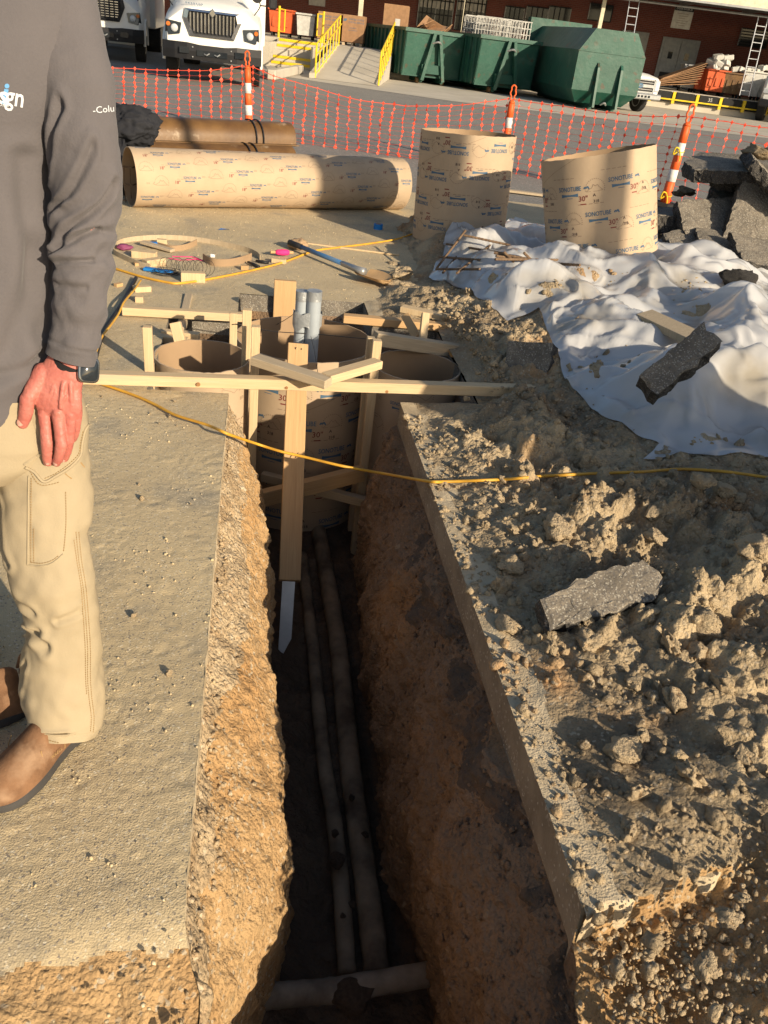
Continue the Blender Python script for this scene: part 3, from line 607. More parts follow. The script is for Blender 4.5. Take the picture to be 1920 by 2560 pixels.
# right: crossed stakes, long half-round board
seg(1014, 790, 4.62, 1043, 845, 4.45, .05, .035, 'lumberred', up=UPY, name='stake'); seg(1064, 783, 4.45, 1053, 884, 4.33, .042, .035, 'lumber', up=UPY, name='stake')
seg(936, 845, 4.20, 1200, 885, 4.42, .06, .07, 'lumbergrey', name='rail')
# V braces lying on the front rail
seg(636, 898, 3.66, 822, 958, 3.43, .070, .04, 'lumbergrey'); seg(945, 908, 3.70, 815, 946, 3.47, .062, .04, 'lumber')
# lower cross braces
seg(646, 1248, 3.72, 908, 1182, 3.90, .045, .085, 'lumberred', up=(0, 0, 1)); seg(655, 1190, 4.06, 942, 1262, 3.80, .045, .05, 'lumbergrey')
# strut board running down into the trench, with the pointed metal stake fixed to its foot
t0 = DY(745, 862, 3.99); t1 = DY(724, 1452, 3.12); bo = lum('strut_board', t0, t1, .10, .038, 'lumberred', up=UPY)
d = (t1-t0).normalized(); s0 = t1-d*.12+Vector((0, .012, 0)); s1 = DY(708, 1662, 3.0)
b = MB(); ww = .03
dd = (s1-s0); zz = dd.normalized(); xx = Vector((1, 0, 0)); xx = (xx-zz*xx.dot(zz)).normalized(); yy = zz.cross(xx)
T = Matrix((xx, yy, zz)).transposed().to_4x4(); T.translation = s0-root.location; L = dd.length
pts = [(-ww, 0), (ww, 0), (ww, L-.13), (-ww*.9, L)]
V = [T@Vector((x, y, z)) for y in (-.004, .004) for x, z in pts]
b.add(V, [(0, 1, 2, 3), (7, 6, 5, 4), (0, 4, 5, 1), (1, 5, 6, 2), (2, 6, 7, 3), (3, 7, 4, 0)]); b.build('metal_stake', M['aluminium'], root)
# staples / nails
b = MB()
for p in (DY(738, 873, 3.955), DY(752, 876, 3.955)): b.cyl(p-root.location+Vector((-.006, -.002, -.012)), p-root.location+Vector((.004, -.004, .012)), .002, n=6)
for p in (DY(728, 1130, 3.30), DY(741, 1130, 3.30)): b.cyl(p-root.location+Vector((-.006, -.03, -.014)), p-root.location+Vector((.006, -.034, .014)), .002, n=6)
b.build('nail', M['wire'], root)
# knots on the front rail
kb = MB()
ax_ = (fr1-fr0).normalized(); nv = Vector((ax_.y, -ax_.x, 0))
for f_, s_ in ((.235, .009), (.42, .007), (.64, .008)):
    c = fr0.lerp(fr1, f_); c = Vector((c.x, c.y-.012, .05)); kb.cyl(c+nv*.0225-root.location, c+nv*.0285-root.location, s_, n=12)
kb.build('knot', M['knot'], root)
# plank stub behind the big tube, offcut pieces nearby
def loose(name, label, px, py, L_, w_, h_, ang, m_='lumber', z=0., group='timber offcuts on the ground', cat='wood offcut', rx=0.):
    p = G(px, py, z+h_/2); b = MB(); b.box((0, 0, h_/2), (L_, w_, h_), bev=.002); o = b.build(name, M[m_], label=label, cat=cat, group=group)
    o.location = (p.x, p.y, z); o.rotation_euler = (rx, 0, R(ang)); return o
p0 = DY(710, 778, 5.12); o = lum('plank', (p0.x, 5.12, -.30), (p0.x, 5.14, .115), .135, .04, 'lumberred', par=None, up=UPY, label='orange plank end standing upright behind the wide pit tube', cat='plank')
# ---- conduits
cr = empty('conduit_pair', (0, 0, 0), label='pair of grey conduits taped together standing in the wide pit tube', cat='conduit')
cx_ = DY(789, 860, 4.50); 
for q, (dx, dy, r_, zt) in enumerate(((-.028, .012, .036, 0), (.047, -.012, .040, 0))):
    tp = DY(757 if q == 0 else 787, 728, 4.50+dy); b = MB(); b.tube([(tp.x, 4.50+dy, -.95), (tp.x, 4.50+dy, tp.z)], r_, 28); o = b.build('conduit', M['pvc'], cr); autosmooth(o)
    for z0, z1 in ((tp.z-.05, tp.z+.003),):
        b = MB(); b.tube([(tp.x, 4.50+dy, z0), (tp.x, 4.50+dy, z1)], r_+.002, 28); o = b.build('tape_cap', M['ducttape'], cr); autosmooth(o)
    if q == 0: ta = tp.copy()
zt = ta.z-.16; b = MB(); ring_ = []
for q in range(40):
    an = 2*math.pi*q/40; x = math.cos(an)*(.082); y = math.sin(an)*.048; ring_.append((ta.x+.034+x, 4.50+y))
V = [(x, y, zt+.018*math.sin(i*.7)-.04) for i, (x, y) in enumerate(ring_)]+[(x, y, zt+.05+.008*math.sin(i*1.1)) for i, (x, y) in enumerate(ring_)]
b.add(V, [(i, (i+1) % 40, 40+(i+1) % 40, 40+i) for i in range(40)]); b.build('duct_tape_band', M['ducttape'], cr, smooth=True)
# tie wire stretched across
def wire(name, pts, r_, label, cat='wire', m_='wire', n=10, par=None, sides=6, **k):
    b = MB(); b.tube(spline(pts, n), r_, sides); return b.build(name, M[m_], par, smooth=True, label=label, cat=cat, **k)
wr_ = []
for px, py, Y in ((577, 812, 4.27), (600, 811, 4.25), (650, 823, 4.3), (700, 830, 4.4), (755, 833, 4.46), (800, 836, 4.46), (860, 842, 4.25), (915, 847, 4.05), (935, 850, 3.96)): wr_.append(DY(px, py, Y))
wire('tie_wire', wr_, .0025, 'thin dark wire tied across the wide pit tube round the conduits')
wire('tie_wire', [DY(743, 779, 4.55), DY(712, 800, 4.7), DY(690, 812, 4.83)], .0018, 'short slanting wire from conduit to the tube wall', group=None)
wire('tie_wire', [DY(777, 840, 4.43), DY(786, 880, 4.2), DY(795, 935, 4.0), DY(798, 950, 3.93)], .0015, 'thin wire hanging down from the conduits to the frame')
# ================================================================== TRENCH PIPES
def pipe(label, pts, r_, mt='whitepipe', wob=.004, group='pipes in the trench'):
    b = MB(); P_ = spline(pts, 10); rr = [r_*(1+.025*math.sin(i*1.7)+.02*math.sin(i*.9)) for i in range(len(P_))]
    b.tube(P_, rr, 20); return b.build('buried_pipe', M[mt], smooth=True, label=label, cat='pipe', group=group)
za = -1.055
def Gz(x, y, z): return G(x, y, z)
pipe('wider muddy pipe running along the trench bottom', [Gz(780, 1240, -1.08), Gz(838, 1560, -1.05), Gz(860, 1750, za), Gz(880, 1950, za), Gz(915, 2200, za), Gz(945, 2450, za)], .043)
pipe('thinner muddy pipe left of the wider one in the trench bottom', [Gz(755, 1390, -1.09), Gz(782, 1620, -1.08), Gz(810, 1900, -1.05), Gz(835, 2050, za), Gz(855, 2250, za), Gz(868, 2440, za)], .03)
pipe('short pipe crossing the trench bottom near the camera', [Gz(650, 2494, -.98), Gz(705, 2487, -.98), Gz(800, 2480, -.98)]+[Gz(900, 2465, -.98), Gz(1130, 2425, -.98)], .036, 'palepipe')
rk = [rockmesh('clod_mesh', 20+i, M['clod'], 4, .7, .75) for i in range(6)]
rkm = [rockmesh('mud_mesh', 40+i, M['darkmud'], 3, .4, .8) for i in range(3)]
o = link('mud_lump', rkm[0], None, label='large mud lump sitting on the crossing pipe', cat='mud lump'); o.location = Gz(880, 2490, -.97); o.scale = (.06, .05, .05)
for i, (x, y, s_) in enumerate([(842, 2150, .03), (838, 2082, .018), (912, 2085, .016), (882, 2260, .014), (858, 2290, .012), (880, 1995, .014)]):
    o = link('mud_lump', rkm[i % 3], None, label=['mud lump wedged between the two long pipes', 'small mud lump on the thinner pipe above the wedged one', 'small mud lump on the wider pipe, upper right', 'mud lump between the long pipes below the wedged one', 'lowest small mud lump on the thinner pipe', 'small mud lump highest on the wider pipe'][i], cat='mud lump', group='mud lumps on the trench pipes'); o.location = Gz(x, y, -.99); o.scale = (s_, s_*.9, s_); o.rotation_euler = (i, i*2, i)
# ================================================================== CLODS, STONES
def groundh(x, y):
    if x < XR: return float(pave_h(np.array(x), np.array(y)))
    return float(dirt_h(np.array(x), np.array(y)))
def put_rock(name, px, py, w_px, seed, label, cat='dirt clod', group=None, z=.05, fl=.8, me=None, asp=1., m_='clod'):
    p = G(px, py, z); zc = groundh(p.x, p.y); p = G(px, py, zc+.01); zc = groundh(p.x, p.y)
    s_ = w_px*p.length/2050./2*1.02
    me = me or rockmesh(name+'_mesh', seed, M[m_], 4, .45, fl)
    o = link(name, me, None, label=label, cat=cat, group=group); o.location = (p.x, p.y, zc+s_*.25); o.scale = (s_*asp, s_, s_*.85); o.rotation_euler = (0, 0, seed*1.3); return o
big = [(1395, 1140+170, 90, 'rusty orange clod in the middle of the dirt'), (1640, 1260, 55, 'sunlit tan clod below the front edge of the sheet'), (1730, 1270, 60, 'crumbly sunlit clod right of the first one below the sheet'),
       (1800, 1245, 55, 'sunlit clod just under the sheet beside the cord'), (1850, 1240, 45, 'small rounded clod near the frame edge by the cord'), (1905, 1290, 70, 'large sunlit clod at the right frame edge'),
       (1265, 1560, 75, 'upright crumbly clod beside the slab edge'), (1470, 1600, 85, 'tall clod just below the buried asphalt slab'), (1590, 1700, 60, 'clod in the footprint hollow'), (1000, 688, 62, 'tan clod beside the shovel blade'),
       (1010, 715, 30, 'small clod below the one by the shovel'), (985, 655, 30, 'clod above the shovel blade'), (1280, 1410, 80, 'knobbly clod sitting near the trench edge'), (1880, 1400, 90, 'big angular clod at the right side'),
       (1560, 1880, 110, 'broad flat clod in the sunlit dirt'), (1760, 1560, 100, 'reddish clod in the upper right dirt')]
for i, (x, y, w_, lb) in enumerate(big): put_rock('dirt_clod', x, y, w_, 60+i, lb, group='large dirt clods right of the trench')
# many smaller clods
def unproj_ok(p): return True
cnt = 0; rs = np.random.RandomState(11)
while cnt < 290:
    x = rs.uniform(.80, 3.2); y = rs.uniform(.8, 5.6)
    if (x-.7) > (y-.2)*.95+.4: continue
    if x > 1.05+.35*max(0, y-3.1) and y > 3.2: continue
    if y > 3.5 and x < 1.2: continue
    s_ = rs.choice([.011, .017, .025, .038], p=[.35, .35, .2, .10]); z = groundh(x, y)
    o = link('dirt_clod', rk[rs.randint(6)], None, label='small loose dirt clod on the spoil', cat='dirt clod', group='small dirt clods on the spoil'); o.location = (x, y, z+s_*.4); o.scale = (s_, s_*rs.uniform(.7, 1.1), s_*.8); o.rotation_euler = rs.uniform(0, 6, 3); cnt += 1
for k in range(60):   # pebbles on the pavement
    x = rs.uniform(-1.6, -.15); y = rs.uniform(.9, 3.5); s_ = rs.choice([.004, .006, .009, .013], p=[.3, .4, .2, .1])
    o = link('pebble', rk[rs.randint(6)], None, label='small pebble on the dusty pavement', cat='pebble', group='pebbles scattered on the pavement'); o.location = (x, y, .004+s_*.3); o.scale = (s_, s_, s_*.8); o.rotation_euler = rs.uniform(0, 6, 3)
# gravel crumbs: nobody could count them
def crumbs(name, n, fx, smin, smax, m_, label, seed):
    rs = np.random.RandomState(seed); _g = (1+5**.5)/2; base = np.array([(-1, _g, 0), (1, _g, 0), (-1, -_g, 0), (1, -_g, 0), (0, -1, _g), (0, 1, _g), (0, -1, -_g), (0, 1, -_g), (_g, 0, -1), (_g, 0, 1), (-_g, 0, -1), (-_g, 0, 1)], float)/1.9
    tri = np.array([(0, 11, 5), (0, 5, 1), (0, 1, 7), (0, 7, 10), (0, 10, 11), (1, 5, 9), (5, 11, 4), (11, 10, 2), (10, 7, 6), (7, 1, 8), (3, 9, 4), (3, 4, 2), (3, 2, 6), (3, 6, 8), (3, 8, 9), (4, 9, 5), (2, 4, 11), (6, 2, 10), (8, 6, 7), (9, 8, 1)])
    P_ = fx(rs, n); n = len(P_); s = smin*(smax/smin)**(rs.rand(n)**2.2); Q_ = rs.normal(size=(n, 3, 3)); Q_, _r = np.linalg.qr(Q_)
    V = np.einsum('nij,kj->nki', Q_, base)*(s[:, None, None]*(.62+.62*rs.rand(n, 12, 1))*(.7+.6*rs.rand(n, 1, 3)))+P_[:, None, :]; Fq = (tri[None]+12*np.arange(n)[:, None, None]).reshape(-1, 3)
    me = bpy.data.meshes.new(name); me.vertices.add(n*12); me.vertices.foreach_set('co', V.astype(np.float32).ravel()); me.loops.add(Fq.size); me.loops.foreach_set('vertex_index', Fq.ravel().astype(np.int32)); me.polygons.add(len(Fq)); me.polygons.foreach_set('loop_start', np.arange(0, Fq.size, 3, dtype=np.int32)); me.polygons.foreach_set('loop_total', np.full(len(Fq), 3, dtype=np.int32)); me.update(calc_edges=True); me.materials.append(M[m_]); return link(name, me, kind='stuff', label=label)
def fdirt(rs, n):
    x = .705+rs.rand(n*3)**1.3*2.6; y = rs.uniform(.6, 5.2, n*3); cl = fbm(x*4, y*4, 9., 3) > -.25; ok = cl & ((x-.7) < (y-.2)*.95+.5) & ~((y > 3.4) & (x < 1.12))
    x, y = x[ok][:n], y[ok][:n]; return np.stack([x, y, dirt_h(x, y)+.001], -1)
crumbs('dirt_crumbs', 9000, fdirt, .0018, .010, 'dirt', 'loose crumbs of dirt over the spoil', 5)
def fpave(rs, n):
    x = np.concatenate([rs.uniform(-2.6, -.1, n//2), rs.uniform(-2.2, 2.0, n//2)]); y = np.concatenate([rs.uniform(.6, 3.56, n//2), rs.uniform(5.2, 8.2, n//2)]); cl = fbm(x*3, y*3, 2., 3) > .0
    return np.stack([x, y, pave_h(x, y)+.0005], -1)[cl | (y > 5)]
crumbs('grit', 12000, fpave, .0012, .0055, 'pave', 'fine grit scattered over the dusty pavement', 6)
def fwall(rs, n):
    y = rs.uniform(.5, 3.5, n); z = -rs.uniform(.05, .32, n)**1.; x = XL+np.interp(-z, [0, .05, .12, .2, .3, .38], [0, .004, .05, .10, .15, .19])*np.interp(y, WLY, WLF)+.035*fbm(y*1.6, z*1.3, 12., 3)+.018*fbm(y*7, z*5, 4., 4)
    return np.stack([x-.003, y, z], -1)
crumbs('dirt_lumps', 2600, fdirt, .006, .026, 'dirt', 'loose lumps of clay over the spoil', 15)
def frw(rs, n):
    y = rs.uniform(.3, 3.5, n); z = -rs.uniform(.13, .6, n); x = XR-np.interp(-z, [0, .12, .16, .28, .4, .55, .8], [0, .003, .04, .11, .17, .21, .20])*np.interp(y, WRY, WRF)-.055*fbm(y*1.6, z*1.3, 10., 3)-.02*fbm(y*7, z*5, 2., 4)-.004
    return np.stack([x, y, z], -1)
crumbs('wall_stones', 3000, frw, .002, .010, 'brownwall', 'stones in the shaded right trench wall', 8)
def fnear(rs, n):
    x = rs.uniform(.72, 1.7, n); y = rs.uniform(.45, 1.0, n); ok = y < .95+.22*(x-XR); x, y = x[ok], y[ok]; return np.stack([x, y, dirt_h(x, y)*.5-.10*sstep(.55, .2, x-XR)+.008], -1)
crumbs('gravel', 3500, fnear, .003, .013, 'gravelbase', 'rounded gravel in the broken ground nearest the camera', 9)
crumbs('wall_gravel', 3500, fwall, .002, .011, 'gravelbase', 'gravel stones packed in the left trench wall', 7)
# ================================================================== PLASTIC SHEET (draped by relaxing a loose net over the heap)
def coons():
    zz = .12
    left = [G(1100, 618, .22), G(1075, 660, .14), G(1180, 748, .12), G(1265, 800, .16), G(1345, 775, .2), G(1385, 870, .16), G(1410, 960, .12), G(1500, 1050, .10), G(1585, 1098, .10), G(1640, 1135, .08), G(1600, 1172, .07)]
    left = [Vector((v.x, v.y, 0)) for v in left]
    near = [left[-1], G(1700, 1180, .06), G(1850, 1185, .06), G(2150, 1215, .05), G(2500, 1240, .05)]
    far = [left[0], G(1135, 560, .14), G(1290, 530, .08), G(1450, 565, .08), G(1700, 600, .03), G(1930, 640, .03), G(2300, 690, 0.), G(2700, 740, 0)]
    return left, near, far
def resamp(pts, n):
    P_ = np.array([p[:2] for p in pts]); d = np.r_[0, np.cumsum(np.linalg.norm(np.diff(P_, axis=0), axis=1))]; t = np.linspace(0, d[-1], n); return np.stack([np.interp(t, d, P_[:, 0]), np.interp(t, d, P_[:, 1])], -1)
def drape():
    left, near, far = coons(); nu, nv = 120, 150
    Lc = resamp(left[::-1], nv); Nc = resamp(near, nu); Fc = resamp(far, nu); Rc = resamp([near[-1], ((near[-1]+far[-1])/2)+Vector((.4, 0, 0)), far[-1]], nv)
    u = np.linspace(0, 1, nu)[:, None, None]; v = np.linspace(0, 1, nv)[None, :, None]
    P_ = (1-v)*Nc[:, None]+v*Fc[:, None]+(1-u)*Lc[None]+u*Rc[None]-((1-u)*(1-v)*Nc[0]+u*(1-v)*Nc[-1]+(1-u)*v*Fc[0]+u*v*Fc[-1])
    n0 = fbm(P_[..., 0]*1.6, P_[..., 1]*1.6, 3., 3)
    def hgt(x, y):
        b = .05+.16*np.exp(-((x-2.5)**2/.9+(y-5.2)**2/2.2))
        return np.clip(smooth_h(x, y), 0, 1)
    gx = np.linspace(1.0, 7.4, 320); gy = np.linspace(2.6, 9., 320); GX, GY = np.meshgrid(gx, gy, indexing='ij'); HH = dirt_h(GX, GY)
    for _ in range(3): HH[1:-1, 1:-1] = (HH[:-2, 1:-1]+HH[2:, 1:-1]+HH[1:-1, :-2]+HH[1:-1, 2:]+HH[1:-1, 1:-1]*2)/6
    def hs(x, y):
        fx = np.clip((x-gx[0])/(gx[1]-gx[0]), 0, 318.99); fy = np.clip((y-gy[0])/(gy[1]-gy[0]), 0, 318.99); i = fx.astype(int); j = fy.astype(int); a, b = fx-i, fy-j
        return HH[i, j]*(1-a)*(1-b)+HH[i+1, j]*a*(1-b)+HH[i, j+1]*(1-a)*b+HH[i+1, j+1]*a*b
    X = np.zeros((nu, nv, 3)); X[..., :2] = P_; X[..., 2] = hs(P_[..., 0], P_[..., 1])+.05+.11*(1-np.minimum(1, 2.2*np.abs(fbm(P_[..., 0]*1.7+.5*n0, P_[..., 1]*1.5, 5., 2))))**1.5+.03*np.abs(fbm(P_[..., 0]*5, P_[..., 1]*5, 5., 2))
    ex = np.where(n0 > 0, 1.075, 1.05)                     # slack, uneven
    slackx = 1.035+.04*fbm(P_[..., 0]*1.1, P_[..., 1]*1.1, 8., 2); slacky = 1.035+.04*fbm(P_[..., 0]*1.1, P_[..., 1]*1.1, 15., 2)
    flat = np.zeros_like(X); flat[..., :2] = P_
    def rl(a, b, s): return np.linalg.norm(flat[a]-flat[b], axis=-1)*s
    S = np.s_; cons = []
    def addc(a, b, s, st):
        cons.append((a, b, rl(a, b, s), st))
    for o in (0, 1):
        addc(S[o:nu-1:2, :], S[o+1:nu:2, :], slackx[o:nu-1:2, :][:len(range(o+1, nu, 2))], 1.); addc(S[:, o:nv-1:2], S[:, o+1:nv:2], slacky[:, o:nv-1:2], 1.)
    for o in (0, 1):
        addc(S[o:nu-1:2, 0:nv-1], S[o+1:nu:2, 1:nv], 1.04, .6); addc(S[o:nu-1:2, 1:nv], S[o+1:nu:2, 0:nv-1], 1.04, .6)
    for o in (0, 1, 2, 3):
        if True:
            a, b = S[o:nu-2:4, :], S[o+2:nu:4, :]; addc(a, b, 1.03, .3); a, b = S[:, o:nv-2:4], S[:, o+2:nv:4]; addc(a, b, 1.03, .3)
    prev = X.copy()
    steps = 150
    for it in range(steps):
        vel = (X-prev)*.93; prev = X.copy(); X = X+vel; X[..., 2] -= .0009
        for k in range(5):
            for a, b, L, st in cons:
                d = X[b]-X[a]; l = np.linalg.norm(d, axis=-1)+1e-9; L_ = L[:l.shape[0], :l.shape[1]] if hasattr(L, 'shape') else L
                c = d*(((l-L_)/l)*.5*st)[..., None]; X[a] += c; X[b] -= c
            g = hs(X[..., 0], X[..., 1])+.012; pen = X[..., 2] < g
            X[..., 2] = np.where(pen, g, X[..., 2])
        fr_ = pen[..., None]*np.array([.6, .6, 0]); X = X*(1-fr_)+prev*fr_
        X[-1, :, :2] = flat[-1, :, :2]; X[:, -1, :2] = X[:, -1, :2]*.9+flat[:, -1, :2]*.1; X[0, :, :2] = X[0, :, :2]*.9+flat[0, :, :2]*.1; X[:, 0, :2] = X[:, 0, :2]*.9+flat[:, 0, :2]*.1
    return X, nu, nv, hs
XS, nu, nv, SHEET_H = drape()
def upsample(A):
    n0, n1 = A.shape[:2]; i = np.linspace(0, n0-1, 2*n0-1); j = np.linspace(0, n1-1, 2*n1-1); i0 = np.minimum(i.astype(int), n0-2); j0 = np.minimum(j.astype(int), n1-2); a = (i-i0)[:, None, None]; b = (j-j0)[None, :, None]
    return A[i0][:, j0]*(1-a)*(1-b)+A[i0+1][:, j0]*a*(1-b)+A[i0][:, j0+1]*(1-a)*b+A[i0+1][:, j0+1]*a*b
XU = upsample(XS); cx2, cy2 = XU[..., 0], XU[..., 1]; wq = .25*fbm(cx2*1.3, cy2*1.3, 4., 2)
def rdg(x, y, s, w_): return np.clip(1-np.abs(fbm(x, y, s, 2))/w_, 0, 1)**1.15
iu_ = np.arange(XU.shape[0])[:, None]/8.; iv_ = np.arange(XU.shape[1])[None, :]/8.; ef = sstep(0, 1, np.minimum(iu_, iv_))
msk = .35+.65*sstep(-.3, .3, fbm(cx2*1.1, cy2*1.1, 19., 2))
def tri(a, s_):  # crisp pleats: sharp top, slack flanks
    f = np.abs(((a) % 1.)*2-1); return f**s_
ang = 2.4*fbm(cx2*.7, cy2*.7, 21., 2); q1 = (cx2*.75+cy2*.66)*1.7+ang; q2 = (cx2*.9-cy2*.45)*2.6+1.6*ang
def facet(x, y, sd):     # straight creases between flat facets
    x = x+.25*fbm(x*.6, y*.6, sd, 2); y = y+.25*fbm(x*.6, y*.6, sd+5, 2); k = (x+y)*.366; i = np.floor(x+k).astype(int); j = np.floor(y+k).astype(int); u = x+k-i; v = y+k-j
    H_ = lambda a, b: _P[(_P[(a+sd*13) & 255]+b*7+sd) & 255]/255.
    up_ = u > v; h00 = H_(i, j); h11 = H_(i+1, j+1); hm_ = np.where(up_, H_(i+1, j), H_(i, j+1)); a = np.where(up_, u, v); b = np.where(up_, v, u)
    return h00+(hm_-h00)*a+(h11-hm_)*b
XU[..., 2] += ef*(.115*facet((cx2*.8+cy2*.6)*2.2, (cy2*.8-cx2*.6)*3.6, 3)+.055*facet((cx2*.9-cy2*.44)*4.6, (cy2*.9+cx2*.44)*7., 8)*(.5+.5*msk)+.018*facet(cx2*13, cy2*10, 5)*msk+.025*rdg((cx2-cy2*.5)*1.8+wq*2, (cy2+cx2*.3)*3., 7., .14)-.05)
Zs = XU[..., 2]; Zs[1:-1, 1:-1] = (Zs[1:-1, 1:-1]*2+Zs[:-2, 1:-1]*.5+Zs[2:, 1:-1]*.5+Zs[1:-1, :-2]*.5+Zs[1:-1, 2:]*.5)/4
Zs[...] = np.maximum(Zs, SHEET_H(cx2, cy2)+.004)
XU[..., 0] += ef*.02*fbm(cx2*4, cy2*4, 30., 2)
XS, nu, nv = XU, XU.shape[0], XU.shape[1]
sh = gridmesh('plastic_sheet', XS, nu, nv, M['film'], label='crumpled white plastic sheet spread over the dirt heap', cat='plastic sheet')
sheet_pts = XS.reshape(-1, 3)[::3]
def sheet_z(x, y):
    d = (sheet_pts[:, 0]-x)**2+(sheet_pts[:, 1]-y)**2; i = np.argsort(d)[:6]; return float(sheet_pts[i, 2].max())
def on_sheet(px, py):
    z = .15
    for _ in range(5): p = G(px, py, z); z = sheet_z(p.x, p.y)
    return G(px, py, z)
# ================================================================== BACKGROUND
def bt(name, x, y, z=0., yaw=0., **k): return empty(name, B(x, y, z), -PHI+yaw, **k)
def OX(px, py, Y): # camera-aligned x,z of a direction at distance Y
    d = ray(px, py); t = Y/d[1]; return d[0]*t, CAM_H+d[2]*t
# ---- trucks
def wheel(par, c, r, w_, name='wheel'):
    b = MB(); c = Vector(c); b.tube([c+Vector((-w_/2, 0, 0)), c+Vector((-w_/2+.02, 0, 0)), c+Vector((w_/2-.02, 0, 0)), c+Vector((w_/2, 0, 0))], [r*.94, r, r, r*.94], 36)
    for q in range(40):
        a = q*2*math.pi/40; b.box(c+Vector((0, math.cos(a)*r, math.sin(a)*r)), (w_*.96, .03, .012), rot=Matrix.Rotation(a-math.pi/2, 3, 'X'))
    o = b.build(name, M['rubber'], par); autosmooth(o)
    b = MB(); 
    for sx in (-1, 1): b.tube([c+Vector((sx*(w_/2-.03), 0, 0)), c+Vector((sx*(w_/2+.004), 0, 0)), c+Vector((sx*(w_/2-.02), 0, 0))], [r*.6, r*.58, r*.25], 24)
    autosmooth(b.build('rim', M['steel'], o)); return o
def truck(x, y, label, kind=0, yaw=0.):
    rt = bt('delivery_truck', x, y, 0, yaw, label=label, cat='truck', group='white trucks parked nose out')
    # hood: lofted sections from nose to windscreen
    secs = [(.0, 1.02, .72, 1.50, .86), (.10, 1.08, .70, 1.56, .90), (.5, 1.12, .66, 1.66, .93), (1.2, 1.14, .66, 1.78, .95), (1.7, 1.14, .66, 1.86, .98)]
    b = MB(); V = []; n = 14
    for (yy, hw, zb, zt, tw) in secs:
        V += [(-hw, yy, zb), (-hw*1.0, yy, zb+(zt-zb)*.55), (-hw*.96, yy, zb+(zt-zb)*.68), (-tw*.86, yy+.0, zt-.07), (-tw*.7, yy, zt), (-tw*.3, yy, zt+.04), (0, yy, zt+.05), (tw*.3, yy, zt+.04), (tw*.7, yy, zt), (tw*.86, yy, zt-.07), (hw*.96, yy, zb+(zt-zb)*.68), (hw, yy, zb+(zt-zb)*.55), (hw, yy, zb), (0, yy, zb)]
    Fs = [(i*n+j, i*n+(j+1) % n, (i+1)*n+(j+1) % n, (i+1)*n+j) for i in range(len(secs)-1) for j in range(n)]+[tuple(range(n))]
    b.add(V, Fs); o = b.build('hood', M['white'], rt); autosmooth(o, 35)
    # grille
    gm = 'chrome' if kind == 0 else 'black'
    b = MB(); gx0, gx1, gx2, z0, z1 = -.62, .62, .50, .98, 1.50
    prof = [(-.62, z1), (.62, z1), (.66, 1.32), (.50, z0-.02), (-.50, z0-.02), (-.66, 1.32)]
    inn = [(p[0]*.86, z0+.04+(p[1]-z0)*.84) for p in prof]; k = 6
    V = [(p[0], -.05, p[1]) for p in prof]+[(p[0], -.07, p[1]) for p in inn]+[(p[0], .02, p[1]) for p in prof]+[(p[0], -.01, p[1]) for p in inn]
    b.add(V, [(i, (i+1) % k, k+(i+1) % k, k+i) for i in range(k)]+[(2*k+i, (i), (i+1) % k, 2*k+(i+1) % k) for i in range(k)]+[(k+i, k+(i+1) % k, 3*k+(i+1) % k, 3*k+i) for i in range(k)])
    gr = b.build('grille_surround', M[gm], rt)
    b = MB(); b.add([(p[0], -.012, p[1]) for p in inn], [tuple(range(6))]); b.build('grille_opening', M['black'], rt)
    for q in range(13 if kind == 0 else 9):
        xx = -.50+q*1.0/12 if kind == 0 else -.5+q*.125
        zt_ = 1.44; zb_ = 1.04+.10*max(0, abs(xx)-.38)*2
        b = MB(); b.box((xx, -.045, (zt_+zb_)/2), (.038, .04, zt_-zb_), bev=.01); b.build('grille_bar', M[gm], gr)
    if kind == 1:
        b = MB()
        for q in range(7): b.box((0, -.04, 1.07+q*.06), (1.02, .02, .02))
        b.build('grille_mesh', M['chrome'], gr)
    if kind == 0:
        b = MB(); b.add([(0, -.09, 1.53), (.07, -.09, 1.45), (0, -.09, 1.37), (-.07, -.09, 1.45), (0, -.075, 1.55), (.09, -.075, 1.45), (0, -.075, 1.35), (-.09, -.075, 1.45)], [(0, 1, 2, 3), (0, 4, 5, 1), (1, 5, 6, 2), (2, 6, 7, 3), (3, 7, 4, 0)]); b.build('emblem', M['chrome'], rt)
        V, Fs = textmesh('5610110', .115, .012); b = MB(); b.add([(v[0]-.42, -.02+v[1]*.6+.05, 1.575+v[1]*.42+.03) for v in V], Fs); b.build('fleet_number', M['inkblue'], rt)
    for sx in (-1, 1):
        b = MB(); b.add([(sx*.70, -.03, 1.20), (sx*1.06, -.0, 1.24), (sx*1.08, .10, .98), (sx*.99, -.03, .93), (sx*.74, -.04, .98)]+[(sx*.70, .1, 1.20), (sx*1.05, .2, 1.24), (sx*1.07, .2, .98), (sx*.99, .1, .93), (sx*.74, .1, .98)], [(0, 1, 2, 3, 4)]+[(i, (i+1) % 5, 5+(i+1) % 5, 5+i) for i in range(5)])
        h = b.build('headlight', M['glass'], rt)
        b = MB(); b.tube([(sx*.86, -.035, 1.08), (sx*.86, -.05, 1.08), (sx*.86, -.07, 1.08)], [.085, .08, .05], 20); b.build('lens', M['lens'], h, smooth=True)
        b = MB(); b.tube([(sx*1.0, -.03, 1.15), (sx*1.0, -.05, 1.15)], [.05, .04], 14); b.build('turn_signal', M['amber'], h)
    # bumper
    b = MB(); V = []; nB = 9
    for q in range(nB):
        t = -1+2*q/(nB-1); bx = 1.14*t; by = -.18+.22*t**4; zt_ = .82-.03*(abs(t) < .3); V += [(bx, by, .48), (bx, by-.02, .66), (bx, by, zt_), (bx, by+.2, zt_), (bx, by+.2, .48)]
